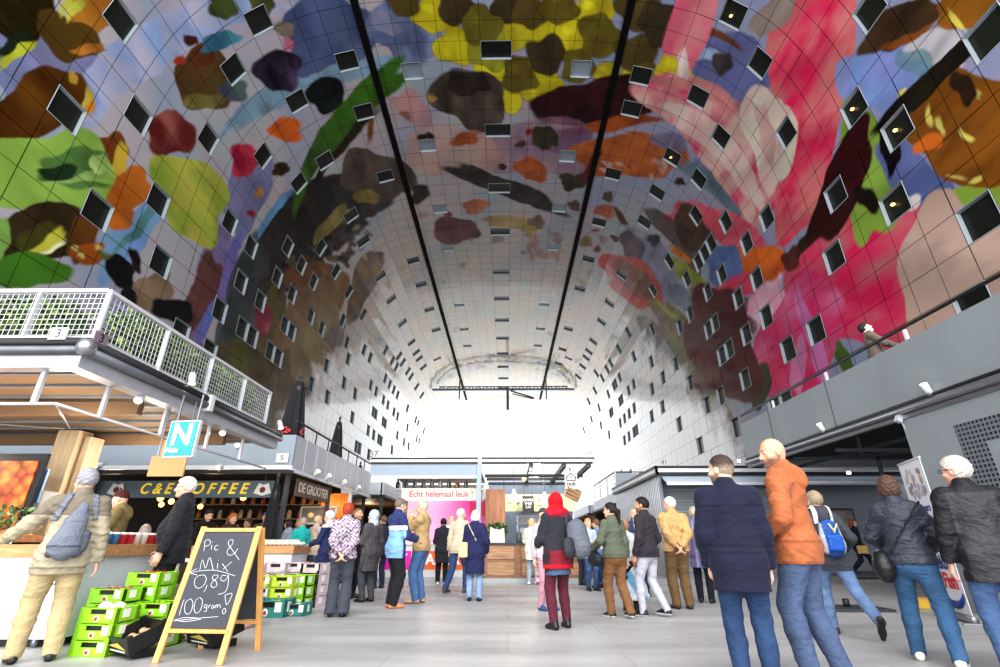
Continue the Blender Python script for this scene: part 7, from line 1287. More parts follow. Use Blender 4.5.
# black trays leaning on the stacks
def black_tray(x, y, z, rot, label, fill):
    e = empty('black_tray', (x, y, z), 0, label, 'tray'); e.rotation_euler = rot; t = .012; w_, d_, h_ = .46, .34, .15; mb = MB(); mb.box((0, 0, .006), (w_, d_, .012)); [mb.box((sx * (w_ / 2 - t / 2), 0, h_ / 2), (t, d_, h_)) for sx in (-1, 1)]; [mb.box((0, sy * (d_ / 2 - t / 2), h_ / 2), (w_, t, h_)) for sy in (-1, 1)]; [mb.box((sx * (w_ / 2 - .02), sy * (d_ / 2 - .02), h_ / 2 + .01), (.05, .05, h_ + .02)) for sx in (-1, 1) for sy in (-1, 1)]; mb.build('tray_body', m_blackp, e)
    mb = MB(); mb.prism([(-.18, -d_ / 2 - .002, .07), (.02, -d_ / 2 - .002, .105), (.17, -d_ / 2 - .002, .05), (0, -d_ / 2 - .002, .06)], (0, 0, 0), (0, -.002, 0)); mb.build('yellow_print', mat('gold_print', (212, 190, 90), .5), e); mb = MB(); mb.box((0, -d_ / 2 - .003, .032), (.30, .003, .012)); mb.build('white_line', m_label, e)
    me, nm, st_, _ = FILL[fill]; M = e.matrix_basis.copy() if False else Matrix.LocRotScale(Vector((x, y, z)), e.rotation_euler, None)
    for i in range(4):
        for j in range(3):
            p_ = M @ Vector((-.15 + i * .1, -.1 + j * .1, .02)); tag(link(nm, me, None, p_, (0, 0, rr.uniform(0, 6))), nm + ' in the ' + label, nm, nm + 's in the ' + label)
black_tray(-3.60, 5.50, .10, (.38, .0, -.55), 'tilted black tray of potatoes in front of the lime stacks', 'potato'); black_tray(-3.10, 5.98, .09, (.34, 0, -.55), 'tilted black tray of onions behind the chalkboard', 'onion')
for k, (x, y) in enumerate(((-3.60, 5.54), (-3.10, 6.02))): mb = MB(); mb.box((0, 0, .035), (.36, .22, .07), Matrix.Rotation(-.55, 3, 'Z')); tag(mb.build('support_block', m_blackp, None, (x, y, 0)), 'low black block propping up the ' + ('potato tray' if k == 0 else 'onion tray'), 'block')
# paper bags, teal box, white chute by the counter corner
e = empty('teal_crate', (-4.35, 7.75, 0), 0, 'teal carton standing behind the lime stacks below the white counter', 'crate'); mb = MB(); mb.box((0, 0, .36), (.34, .28, .72), None, .01); mb.build('carton', mat('teal_box', (40, 150, 160), .5), e); mb = MB(); mb.box((.1, -.145, .5), (.06, .006, .2)); mb.build('orange_label', mat('orange_label', (226, 130, 50), .5), e)
for k, (x, y, z) in enumerate(((-3.66, 6.92, .0), (-3.40, 7.20, .0), (-3.92, 7.45, 0))):
    e = empty('produce_sack', (x, y, z), 0, ['pale net sack of onions behind the lime stacks', 'pale net sack of onions right of the teal carton', 'pale net sack of onions in front of the teal carton'][k], 'sack'); V = Vol(np.array([-.25, -.2, -.02]), np.array([.25, .2, .62]), .02); V.ell((0, 0, .28), (.18, .13, .30), .05); V.cone((0, 0, .5), (.03, 0, .58), .06, .03, .04); V.folds(.012, 60 + k); V.plane((0, 0, .002), (0, 0, -1)); r = V.mesh(); me = raw_mesh('sack', r[0], r[1], True, vcol(r[0], [(232, 206, 186), (226, 190, 160), (236, 216, 200)][k])); me.materials.append(M_KNIT); link('net', me, e)
# ---------------------------------------------------------------- stack of cartons by the middle counter (right of the chalkboard)
e = empty('white_counter', (-4.9, 10.7, 0), 0, 'second white counter with a brown top right of the chalkboard', 'counter'); mb = MB(); mb.bb((-1.2, -.4, .02), (.72, .4, .82)); mb.build('counter_body', m_counter, e); mb = MB(); mb.bb((-1.25, -.45, .82), (.76, .45, .96)); mb.build('worktop', m_oak, e)
pile(carr, 'garlic', 'garlic bulb laid out on the second white counter', 'garlic on the second counter', -4.75, 10.45, .965, 1.5, .28, .085); pile(cauli, 'cauliflower', 'cauliflower on the second white counter', 'cauliflowers on the second counter', -4.9, 10.86, .965, 1.2, .30, .15)
W2 = 'carton display right of the chalkboard'
def box2(px, py, Y, z, kind, label, rz=0.0, sc=1.0, fill=None):
    x = at_y(px, py, Y).x; e = crate(x, Y, z, rz, kind, label, None); e.scale = (sc, sc, sc * 1.25)
    if fill: me, nm, st_, _ = FILL[fill]; pile(me, nm, nm + ' in the ' + label, nm + 's in the ' + label, x, Y, z + CHT * .62 * sc, (CW - .08) * sc, (CD - .06) * sc, st_, rz)
box2(272, 605, 8.30, 0.001, 'teal', 'teal carton with a white label at the front of the carton display', 0, 1.35, 'mush'); box2(297, 600, 8.42, 0.001, 'teal', 'second teal carton set behind the first', 0, 1.0)
box2(265, 595, 8.95, .001, 'blue', 'lowest pale blue carton behind the teal carton', 0, 1.0); box2(265, 585, 8.97, .170, 'blue', 'middle pale blue carton behind the teal carton', 0, 1.0); box2(265, 570, 8.99, .340, 'yellow', 'yellow carton on top of the pale blue cartons', 0, 1.0, 'potato')
for k in range(3): box2(283, 595, 8.95, .001 + k * .170, 'yellow' if k != 1 else 'yellow', ['lowest yellow green carton in the middle of the display', 'middle yellow green carton in the display', 'top yellow green carton in the display holding radishes'][k], 0, 1.0, 'radish' if k == 2 else None)
for k in range(3): box2(299, 595, 9.25, .001 + k * .170, 'lime', ['lowest lime carton right of the yellow green ones', 'middle lime carton right of the yellow green ones', 'top lime carton right of the yellow green ones holding mushrooms'][k], -.3, 1.0, 'mush' if k == 2 else None)
for k in range(4): box2(312, 595, 9.55, .001 + k * .170, 'pale', ['lowest pale pink carton by the man in jeans', 'second pale pink carton by the man in jeans', 'third pale pink carton by the man in jeans', 'top pale pink carton by the man in jeans holding apples'][k], -.3, 1.0, 'apple' if k == 3 else None)
for k in range(4): box2(275, 590, 9.75, .001 + k * .170, 'pale', ['lowest pale carton at the back of the display', 'second pale carton at the back of the display', 'third pale carton at the back of the display', 'top pale carton at the back of the display holding onions'][k], 0, 1.0, 'onion' if k == 3 else None)
for k in range(4): box2(292, 590, 9.90, .001 + k * .170, 'pale', ['lowest pale carton at the back right of the display', 'second pale carton at the back right of the display', 'third pale carton at the back right of the display', 'top pale carton at the back right of the display holding radishes'][k], 0, 1.0, 'radish' if k == 3 else None)
# ================================================================ THE CROWD
BLACK = (34, 34, 38); T_ = lambda **k: dict(k)
def two(fn): return lambda V, o: fn(V, o)
def qloc(V, o): return (V - o['mid']) @ o['R'] / o['s']
def head_at(px, py, Y): p = at_y(px, py, Y); return (p.x, Y)
# --- left foreground: man reaching over the counter
def beige(V, o):
    c = np.tile(lin((170, 160, 138)), (len(V), 1)); q = qloc(V, o); z = V[:, 2] / o['s']
    c[(q[:, 2] > .36)] = lin((128, 118, 104)); c[np.abs(q[:, 2] - .36) < .006] *= .6; c[z < .80] = lin((154, 145, 124)); c[np.abs(z - .80) < .006] *= .55
    for d in (-1, 1): w = np.linalg.norm(V - o['wri'][d], axis=1); c[(w < .07)] = lin((150, 141, 120))
    return c
P = person(0, xy=head_at(88, 480, 5.2), H=1.75, h=.009, hf=.0055, face=-4, label='grey haired man in beige jacket with slate backpack reaching over the white counter', hair=dict(kind='short', t=.014, wob=.006), hairc=(150, 150, 154), yaw=-22, tilt=-3, w=1.03,
       feet=((-.13, .05, 0), (.14, -.02, 0)), arms=(((-.50, .38, 1.02), (-.25, -.6, -1)), ((.29, .0, .82), (.4, -1, 0))), top=T_(col=beige, hem=.74, t=.03, pad=.12, fold=.010, flare=.01), legs=T_(col=(180, 162, 124), mat=M_CLOTH, t=.028))
b = worn(P, 'backpack', 'slate grey teardrop backpack on the back of the man in beige', 'backpack')
bag_part(P, b, 'pack_body', M_NYLON, lambda V: np.where(((V[:, 2] < .98) & (V[:, 2] > .965))[:, None], lin((70, 74, 84)), lin((112, 117, 130))), [('c', (-.03, -.20, 1.00), (.0, -.19, 1.22), .135, .085, (np.array([0, 1., 0]), .55)), ('c', (.0, -.19, 1.2), (.03, -.17, 1.36), .085, .04, (np.array([0, 1., 0]), .6))], gap=.010)
bag_part(P, b, 'side_pocket', M_NYLON, (84, 88, 98), [('c', (.10, -.19, .98), (.11, -.19, 1.10), .05, .045, (np.array([0, 1., 0]), .6))], gap=.012); bag_part(P, b, 'base_trim', M_NYLON, (74, 78, 88), [('c', (-.13, -.20, .92), (.09, -.20, .92), .032, .032)], gap=.012)
strap(P, b, (.125, -.05, 1.38), (1, -.0, .2), .05, (118, 124, 138), zlo=1.22, zhi=1.47); strap(P, b, (-.13, -.05, 1.38), (1, 0, -.25), .05, (118, 124, 138), zlo=1.20, zhi=1.47)
# --- right foreground
P = person(0, xy=head_at(722, 470, 4.2), H=1.715, h=.009, hf=.0055, face=-6, label='short haired man in navy coat and blue jeans, back turned, beside the bald man', hair=dict(kind='short', t=.010, wob=.002, side=(150, 132, 116)), hairc=(66, 52, 44), yaw=-52, beard=(58, 46, 40, .75), skin=(226, 184, 160), w=1.05,
       arms=('pocket', ((.235, .10, .86), (.4, -1, 0))), top=T_(col=lambda V, o: np.where(((np.abs(qloc(V, o)[:, 2] - .40) < .006) | (np.abs(V[:, 2] / o['s'] - 1.02) < .006) | (np.abs(V[:, 2] / o['s'] - .97) < .005))[:, None], lin((18, 20, 36)), lin((28, 31, 52))), hem=.69, t=.03, fold=.006, flare=.01), legs=T_(col=(46, 66, 98), t=.018))
def orange_j(V, o):
    c = np.tile(lin((166, 98, 62)), (len(V), 1)); q = qloc(V, o); c[np.abs(q[:, 2] - .02) < .006] *= .7; c[(np.abs(q[:, 0]) < .008) & (q[:, 1] > .05)] *= .5; c[(q[:, 2] < -.10) & (np.abs(q[:, 2] + .12) < .006)] *= .7; return c
P = person(0, xy=head_at(777, 452, 4.42), H=1.91, h=.009, hf=.0055, face=-74, label='tall bald man in orange hooded jacket and grey blue jeans looking left', hair='bald', skin=(204, 158, 134), beard=(84, 62, 50, .8), yaw=-46, nod=10, feet=((-.12, .06, 0), (.13, -.08, 0)),
       arms=(((-.18, .20, .98), (-.6, -1, 0)), ((.14, .24, .99), (.7, -1, -.3))), top=T_(kind='hooded', col=orange_j, hem=.79, t=.030, fold=.011, name='hooded_jacket'), legs=T_(col=(76, 90, 118), t=.024))
P = person(0, xy=head_at(814, 496, 6.7), H=1.66, h=.010, hf=.007, female=True, face=-22, label='curly haired woman in dark hooded jacket with blue backpack stepping left', hair=dict(kind='curly', t=.020), hairc=(158, 142, 116), yaw=-10, feet=((-.08, .16, 0), (.20, -.44, .13)), arms=('hold', ((.26, .14, 1.0), (.4, -1, 0))), top=T_(kind='hooded', col=(70, 72, 80), hem=.76, t=.03, pad=.14, name='hooded_jacket'), legs=T_(col=(112, 136, 172), t=.018), shoes=(70, 62, 56))
b = worn(P, 'backpack', 'blue and white backpack on the curly haired woman', 'backpack')
bag_part(P, b, 'pack_body', M_NYLON, lambda V: np.where((np.abs(V[:, 0] / P['s']) > .095)[:, None], lin((176, 182, 192)), lin((40, 86, 160))), [('c', (0, -.215, 1.06), (0, -.20, 1.24), .155, .125, (np.array([0, 1., 0]), .6))], gap=.012, folds=.003); bag_part(P, b, 'front_pocket', M_NYLON, (44, 96, 186), [('b', (0, -.30, 1.08), (.095, .035, .10))], gap=.012, folds=.002)
mb = MB(); s_ = P['s']; mb.bar((-.05 * s_, -.345 * s_, 1.31 * s_), (.0, -.345 * s_, 1.22 * s_), .014); mb.bar((.05 * s_, -.345 * s_, 1.31 * s_), (.0, -.345 * s_, 1.22 * s_), .014); mb.bar((0, -.345 * s_, 1.22 * s_), (0, -.345 * s_, 1.20 * s_), .014); mb.build('yellow_toggle', mat('yellow_cord', (230, 214, 130), .5), b)
strap(P, b, (.10, 0, 1.38), (1, 0, 0), .045, (230, 232, 236), zlo=1.22); strap(P, b, (-.10, 0, 1.38), (1, 0, 0), .045, (230, 232, 236), zlo=1.22)
P = person(0, xy=head_at(888, 486, 5.2), H=1.68, h=.009, hf=.0055, female=True, face=4, label='short haired woman in black leather jacket and bright blue jeans, walking away', hair=dict(kind='bob', t=.014, wob=.008), hairc=(84, 60, 48), yaw=10, feet=((-.17, .16, 0), (.15, -.16, .02)), arms=(((-.17, .26, 1.02), (-.8, -.8, 0)), ((.17, .26, 1.02), (.8, -.8, 0))), top=T_(col=lambda V, o: np.where((np.abs(V[:, 2] / o['s'] - .96) < .005)[:, None], lin((24, 26, 34)), lin((50, 54, 66))), hem=.88, t=.03, mat=M_LEATHER, fold=.008, pad=.14, zlo=.62, name='leather_jacket'), legs=T_(col=(60, 92, 126), t=.020), shoes=dict(col=(226, 220, 206), sole=(236, 236, 230)))
b = worn(P, 'crossbody_bag', 'black leather crossbody bag at the left hip of the woman in blue jeans', 'bag'); bag_part(P, b, 'bag_body', M_SHOE, (24, 24, 27), [('e', (-.225, -.11, .84), (.10, .12, .155))], gap=.014, folds=.004); strap(P, b, (0, 0, 1.16), (1.0, 0, -.72), .022, (26, 26, 30), m=M_LEATHER, zlo=.92)
mb = MB(); mb.lathe([(.012, 0), (.02, .004), (.012, .008)], (-.25 * P['s'], -.13 * P['s'], .98 * P['s']), 12, Matrix.Rotation(PI / 2, 3, 'X')); mb.build('buckle', m_silver, b)
P = person(0, xy=head_at(957, 470, 4.68), H=1.77, h=.009, hf=.0055, face=-14, label='white haired man in black jacket with charcoal back at the right edge', hair=dict(kind='short', t=.022, wob=.006, low=-.06), hairc=(206, 200, 188), yaw=-44, skin=(228, 176, 152), arms=(((-.27, .05, .80), (-.4, -1, 0)), 'down'), w=1.0,
       top=T_(col=lambda V, o: np.where(((np.abs(qloc(V, o)[:, 0]) > .165) | (qloc(V, o)[:, 2] > .50))[:, None], lin((30, 30, 34)), lin((56, 56, 60))), hem=.70, t=.03, mat=M_NYLON, fold=.008), legs=T_(col=(76, 100, 138), t=.02))
g_ = MB(); s_ = P['s']
for d in (-1, 1):
    g_.tube([P['E']((d * .033 + .022 * math.cos(a), .113, .008 + .018 * math.sin(a))) for a in np.linspace(0, 2 * PI, 13)], .0022, 6); g_.tube([P['E']((d * .055, .112, .012)), P['E']((d * .080, .06, .014)), P['E']((d * .084, -.01, .012))], .0022, 6)
g_.build('spectacles', m_dark, P['body'])
P = person(0, xy=head_at(1056, 452, 4.15), H=1.74, h=.011, hf=.007, face=0, label='person cut off by the right edge, black sleeve raised to take a picture', hair=dict(kind='short', t=.014), hairc=(110, 104, 84), arms=(((-.10, .30, 1.55), (-1, -.1, -.25)), ((.10, .30, 1.55), (1, -.1, -.4))), top=T_(col=(30, 30, 34), hem=.72, t=.032), legs=T_(col=(60, 80, 110)))
# --- left: customers at the counter and the coffee stall
P = person(0, xy=head_at(189, 486, 6.72), H=1.85, h=.010, hf=.007, face=-84, label='white haired man in long black jacket facing left behind the chalkboard', hair=dict(kind='short', t=.016, wob=.005), hairc=(216, 214, 210), skin=(222, 176, 152), nod=6, w=1.08, arms=(((-.25, .10, .84), (-.3, -1, 0)), ((.25, .16, .88), (.4, -1, 0))), top=T_(col=(36, 36, 42), hem=.74, t=.032, belly=.03, fold=.006), legs=T_(col=(26, 26, 30), mat=M_CLOTH, t=.022))
g_ = MB(); [g_.tube([P['E']((d * .033 + .022 * math.cos(a), .113, .008 + .018 * math.sin(a))) for a in np.linspace(0, 2 * PI, 13)], .002, 6) for d in (-1, 1)]; [g_.tube([P['E']((d * .055, .112, .012)), P['E']((d * .084, -.01, .012))], .002, 6) for d in (-1, 1)]; g_.build('spectacles', m_dark, P['body'])
person(0, xy=head_at(126, 492, 7.75), H=1.78, h=.012, face=-70, label='person in olive coat and striped knitted hat inside the front left stall', hair=dict(kind='beanie', col=lambda V: np.where((np.sin(V[:, 2] * 190) > 0)[:, None], lin((96, 50, 48)), lin((52, 34, 36)))), nod=14, arms=('hold', 'hold'), top=T_(kind='hooded', col=(122, 108, 68), hem=.66, t=.035, name='olive_coat'), legs=T_(col=(60, 56, 50)))
person(0, xy=head_at(147, 524, 9.2), H=1.68, seat=.34, face=10, label='grey haired person in cream jacket sitting at the coffee stall, back turned', hair=dict(kind='bob', t=.014), hairc=(172, 160, 152), feet=((-.1, .42, 0), (.1, .42, 0)), arms=('hold', 'hold'), top=T_(col=(228, 208, 184), hem=.80, t=.03), legs=T_(col=(60, 60, 66)))
person(0, xy=head_at(167, 526, 10.1), H=1.68, seat=.36, face=-20, label='person in taupe knitted hat and navy jacket sitting left of the black jacket', hair=dict(kind='beanie', col=(136, 116, 98)), feet=((-.1, .42, 0), (.1, .42, 0)), arms=('hold', 'hold'), top=T_(col=(44, 50, 76), hem=.80, t=.03), legs=T_(col=(50, 50, 60)))
person(0, xy=head_at(208, 512, 11.75), H=1.76, face=150, nod=26, label='dark haired man in black looking down in the coffee stall', hair=dict(kind='short', t=.012), hairc=(44, 34, 30), arms=('hold', 'hold'), top=T_(col=(36, 32, 32), hem=.80))
person(0, xy=head_at(233, 512, 12.3), H=1.70, female=True, face=140, nod=18, label='woman with ginger hair and dark olive jacket above the chalkboard', hair=dict(kind='pony', t=.014), hairc=(186, 112, 60), arms=('hold', 'hold'), top=T_(col=(70, 62, 50), hem=.78))
person(0, xy=head_at(250, 520, 13.4), H=1.62, female=True, face=-120, nod=12, label='person in mottled brown jacket between the ginger woman and the blue cap', hair=dict(kind='short', t=.016), hairc=(96, 84, 66), arms=('hold', 'chest'), top=T_(col=lambda V, o: np.where((np.sin(V[:, 0] * 60) * np.sin(V[:, 2] * 55) > .1)[:, None], lin((120, 104, 80)), lin((70, 62, 52))), hem=.80))
person(0, xy=head_at(267, 512, 12.7), H=1.74, face=172, label='man in blue cap and brown jacket facing the camera right of the chalkboard', hair=dict(kind='cap', col=(52, 84, 150)), arms=('down', 'chest'), top=T_(col=lambda V, o: np.where(((np.abs(qloc(V, o)[:, 0]) < .05) & (qloc(V, o)[:, 1] > 0))[:, None], lin((164, 164, 170)), lin((92, 78, 62))), hem=.76))
person(0, xy=head_at(290, 521, 13.7), H=1.60, female=True, face=-62, label='dark haired woman in pale blue jacket beside the carton display', hair=dict(kind='bob', t=.014), hairc=(64, 46, 42), nod=10, arms=('hold', 'hold'), top=T_(col=(176, 190, 208), hem=.78), legs=T_(col=(70, 80, 100)))
person(0, xy=head_at(303, 524, 11.75), H=1.56, female=True, face=-26, label='woman in bright teal jacket at the second white counter', hair=dict(kind='short', t=.018), hairc=(170, 150, 132), arms=('hold', ((.25, .12, .88), (.4, -1, 0))), top=T_(col=(36, 168, 164), hem=.66, t=.03), legs=T_(col=(86, 110, 140)))
person(320, 599, H=1.66, face=-58, label='white haired person in navy jacket and jeans right of the teal jacket', hair=dict(kind='short', t=.018), hairc=(230, 222, 214), nod=8, arms=('hold', 'chest'), feet=((-.1, .14, 0), (.12, -.12, 0)), top=T_(col=lambda V, o: np.where((qloc(V, o)[:, 2] > .47)[:, None], lin((216, 206, 206)), lin((40, 48, 88))), hem=.70), legs=T_(col=(72, 96, 132)), shoes=(140, 140, 146))
def floral(V, o):
    q = V * 1.0; a = np.sin(q[:, 0] * 58 + 3 * np.sin(q[:, 2] * 31)) * np.sin(q[:, 2] * 49 + 2 * np.sin(q[:, 0] * 27 + q[:, 1] * 20)); c = np.tile(lin((206, 196, 206)), (len(V), 1)); c[a > .22] = lin((104, 92, 110)); c[a < -.32] = lin((156, 122, 148)); return c
P = person(336, 617, H=1.62, h=.010, hf=.007, female=True, face=6, label='red haired woman in lilac patterned jacket with hands clasped behind her', hair=dict(kind='short', t=.020, wob=.006, low=-.06), hairc=(164, 66, 44), yaw=10, arms=('behind', 'behind'), top=T_(col=floral, hem=.86, t=.03, fold=.009), legs=T_(col=(70, 74, 84), mat=M_CLOTH, t=.022, flare=.035), shoes=(22, 22, 24))
b = worn(P, 'crossbody_bag', 'thin dark shoulder strap across the lilac patterned jacket', 'bag'); strap(P, b, (0, 0, 1.18), (1, 0, -.8), .014, (40, 36, 40)); bag_part(P, b, 'pouch', M_LEATHER, (44, 40, 44), [('b', (-.24, .12, .98), (.03, .08, .08))], gap=.012)
person(0, xy=head_at(357, 516, 10.9), H=1.72, face=120, label='bald man in dark jacket between the red haired woman and the grey headscarf', hair=dict(kind='short', t=.003, wob=.001, recede=.02), hairc=(120, 92, 74), skin=(206, 156, 124), beard=(80, 60, 50, .4), arms=('down', 'chest'), top=T_(col=(32, 32, 36), hem=.78), legs=T_(col=(44, 48, 60)))
person(366, 602, H=1.64, h=.011, hf=.008, female=True, face=-40, label='woman in pale grey headscarf and long charcoal coat', hair=dict(kind='hijab', col=(180, 190, 202)), yaw=-24, arms=('chest', 'down'), top=T_(col=lambda V, o: np.where((np.sin(V[:, 0] * 130) > .9)[:, None], lin((56, 54, 58)), lin((82, 78, 82))), hem=.56, t=.03, flare=.015), legs=T_(col=(72, 74, 80), mat=M_CLOTH), shoes=(30, 28, 30))
def bluej(V, o):
    c = np.tile(lin((50, 60, 110)), (len(V), 1)); q = qloc(V, o); m_ = (q[:, 2] < .30) & (q[:, 1] < .03); c[m_] = lin((136, 178, 222)); c[(np.abs(q[:, 2] - .32) < .035) & (q[:, 1] < .05)] = lin((240, 242, 246))
    for d in (-1, 1):
        w = np.linalg.norm(V - o['elb'][d], axis=1); c[(w < .07)] = lin((238, 240, 244))
    return c
person(391, 608, H=1.79, h=.010, hf=.007, face=62, label='man in navy and light blue jacket and black trousers eating, facing right', hair=dict(kind='short', t=.010), hairc=(120, 106, 96), skin=(224, 178, 154), nod=8, arms=('chest', 'hold'), top=T_(col=bluej, hem=.76, t=.032, fold=.008), legs=T_(col=(36, 36, 40), mat=M_CLOTH, t=.03), shoes=dict(col=(206, 146, 104), sole=(180, 120, 84)))
person(418, 603, H=1.80, h=.010, hf=.007, face=-66, label='man in tan jacket and blue jeans eating with raised hand, facing left', hair=dict(kind='short', t=.012, recede=.02), hairc=(206, 190, 164), nod=6, arms=('mouth', ((.10, .25, 1.30), (1, -.2, -.8))), top=T_(col=(190, 160, 114), hem=.86, t=.032, fold=.010), legs=T_(col=(84, 116, 160), t=.024), shoes=dict(col=(206, 164, 122)))
person(441, 585, H=1.66, h=.012, female=True, face=0, label='short woman in knee length black padded coat waiting at the lettered counter', hair=dict(kind='curly', t=.016), hairc=(22, 20, 22), arms=('chest', 'chest'), top=T_(col=lambda V, o: np.where((np.sin(V[:, 2] * 75) > .9)[:, None], lin((20, 20, 24)), lin((42, 42, 48))), hem=.56, t=.035), legs=T_(col=(26, 26, 28), mat=M_CLOTH), shoes=dict(col=(222, 222, 220)))
person(457, 593, H=1.80, h=.012, face=38, label='man in cream jacket and dark jeans leaning towards the pink poster', hair=dict(kind='short', t=.012), hairc=(228, 216, 200), yaw=20, lean=.08, feet=((-.12, -.26, .02), (.1, .16, 0)), arms=('down', 'hold'), top=T_(col=(212, 198, 172), hem=.80, t=.03), legs=T_(col=(60, 80, 120)), shoes=(96, 74, 64))
P = person(474, 601, H=1.64, h=.010, hf=.007, female=True, face=4, label='blonde woman in long navy coat with a tan shoulder bag', hair=dict(kind='bob', t=.018), hairc=(244, 234, 218), arms=('chest', ((.24, .10, .92), (.4, -1, 0))), top=T_(col=(40, 44, 82), hem=.50, t=.03, pad=.12, flare=.02), legs=T_(col=(140, 164, 196), t=.018), shoes=(26, 26, 28))
b = worn(P, 'shoulder_bag', 'tan leather shoulder bag hanging beside the navy coat', 'bag'); bag_part(P, b, 'bag_body', M_LEATHER, (226, 196, 146), [('b', (-.24, -.16, .96), (.10, .05, .15))], gap=.014); strap(P, b, (0, 0, 1.2), (1, 0, .55), .022, (236, 214, 170), m=M_LEATHER, zlo=1.05)
person(533, 585, H=1.66, h=.012, female=True, face=12, label='blonde woman in white jacket and pale jeans at the timber counter', hair=dict(kind='bob', t=.016), hairc=(220, 186, 136), arms=('hold', 'down'), feet=((-.12, .05, 0), (.14, -.10, .03)), top=T_(col=(232, 228, 216), hem=.64, t=.03, flare=.01), legs=T_(col=(160, 174, 190)), shoes=dict(col=(240, 240, 240)))
def redcoat(V, o):
    z = V[:, 2] / o['s']; c = np.tile(lin((48, 48, 55)), (len(V), 1)); q = qloc(V, o); r = np.sqrt(q[:, 0] ** 2 + q[:, 1] ** 2); c[(z < .98 + .12 * q[:, 0])] = lin((128, 34, 50)); c[(z < 1.0) & (np.abs(q[:, 0] + .02) > .16)] = lin((60, 40, 48)); c[z < .785] = lin((180, 24, 36))
    for d in (-1, 1):
        w = np.linalg.norm(V - o['wri'][d], axis=1); e_ = np.linalg.norm(V - o['elb'][d], axis=1); c[((w < .2) | (e_ < .12)) & (z > .8)] = lin((48, 48, 55))
    return c
P = person(561, 629, H=1.68, h=.009, hf=.006, female=True, face=-28, label='woman in red headscarf, black and red coat and burgundy tights', hair=dict(kind='hijab', col=lambda V: np.where((V[:, 2] < 1.42)[:, None], lin((164, 24, 52)), lin((188, 18, 32))), drape=True), yaw=-24, arms=('hold', ((.22, .16, 1.02), (.6, -1, 0))), feet=((-.12, -.04, 0), (.13, .06, 0)), w=1.05,
       top=T_(col=redcoat, hem=.735, t=.034, flare=.035, pad=.2, fold=.010), legs=T_(kind='tights', col=(92, 38, 54), mat=M_CLOTH, t=.016, cuff=.08, skirt=(.66, .20, (70, 90, 120))), shoes=dict(col=(30, 30, 33), hi=.13, fat=.016))
b = worn(P, 'backpack', 'large grey backpack hanging off the right shoulder of the red headscarf woman', 'backpack'); bag_part(P, b, 'pack_body', M_NYLON, (98, 102, 112), [('c', (.22, -.25, 1.02), (.20, -.22, 1.24), .165, .145, (np.array([.6, .8, 0]), .7))], gap=.014, folds=.005); bag_part(P, b, 'front_pocket', M_NYLON, (52, 54, 60), [('c', (.04, -.28, .96), (.04, -.27, 1.06), .09, .085, (np.array([0, 1., 0]), .6))], gap=.014); strap(P, b, (.10, 0, 1.35), (1, 0, .15), .05, (66, 68, 76), zlo=1.18)
person(546, 610, H=1.60, h=.012, female=True, face=140, label='woman in dark cap, floral skirt and blue boots facing the red headscarf', hair=dict(kind='cap', col=(70, 72, 74)), arms=('hold', 'down'), top=T_(col=(190, 178, 182), hem=.82), legs=T_(kind='tights', col=(196, 150, 160), mat=M_CLOTH, t=.016, skirt=(.40, .19, lambda V: np.where((np.sin(V[:, 0] * 70) * np.sin(V[:, 2] * 60) > .2)[:, None], lin((160, 60, 100)), lin((226, 200, 206))))), shoes=dict(col=(58, 88, 142), hi=.12, fat=.012))
P = person(620, 618, H=1.62, h=.010, hf=.007, female=True, face=-38, label='dark ponytailed woman in olive jacket and brown trousers', hair=dict(kind='pony', t=.016), hairc=(34, 27, 28), yaw=-28, arms=(((-.24, .24, 1.02), (-.5, -1, -.2)), 'down'), feet=((-.08, .10, 0), (.10, -.16, .02)), top=T_(col=(98, 104, 88), hem=.88, t=.028, pad=.14, zlo=.62), legs=T_(col=(132, 94, 62), t=.022, mat=M_CLOTH), shoes=dict(col=(30, 30, 32), sole=(226, 226, 226)))
b = worn(P, 'handbag', 'black rounded handbag on the arm of the olive jacket woman', 'bag'); bag_part(P, b, 'bag_body', M_LEATHER, (36, 40, 48), [('e', (-.30, .16, .86), (.09, .17, .12))], gap=.012); mb = MB(); s_ = P['s']; mb.tube([Vector((-.30, .16 + .09 * math.cos(a), .94 + .16 * math.sin(a))) * s_ for a in np.linspace(0, PI, 12)], .008, 6); mb.build('handle', m_dark, b)
P = person(0, xy=head_at(625, 536, 8.95), H=1.40, h=.012, female=True, face=-8, label='girl in white top carrying a blue plastic bag', hair=dict(kind='bob', t=.014), hairc=(176, 128, 100), yaw=-60, arms=('down', ((.10, -.22, .80), (.4, -1, 0))), top=T_(col=(224, 224, 228), hem=.84, t=.02, sleeve=.8), legs=T_(col=(56, 56, 62)))
hp = Matrix.Rotation(P['th'], 3, 'Z') @ Vector(P['wri'][1] * 1.0) + P['base']
e = empty('plastic_bag', (hp.x, hp.y, 0), P['th'], 'light blue and white plastic carrier bag hanging from the girl\'s hand', 'carrier bag'); zt = hp.z - .10
G = Vol(np.array([-.25, -.2, zt - .52]), np.array([.25, .2, zt + .06]), .012); G.cone((0, 0, zt - .08), (0, 0, zt - .34), .13, .19, .05, (np.array([0, 1., 0]), .5)); G.folds(.012, 77); G.plane((0, 0, zt - .42), (0, 0, -1)); r = G.mesh()
me = raw_mesh('bag_body', r[0], r[1], True, vcol(r[0], lambda V: np.where((np.sin(V[:, 0] * 25 + V[:, 2] * 14) > .25)[:, None], lin((236, 244, 250)), lin((128, 196, 234))))); me.materials.append(M_NYLON); link('bag_body', me, e); mb = MB(); [mb.tube([(d * .05, 0, zt - .06), (d * .03, 0, zt + .03), (0, 0, zt + .085)], .008, 6) for d in (-1, 1)]; mb.build('handle', m_white, e)
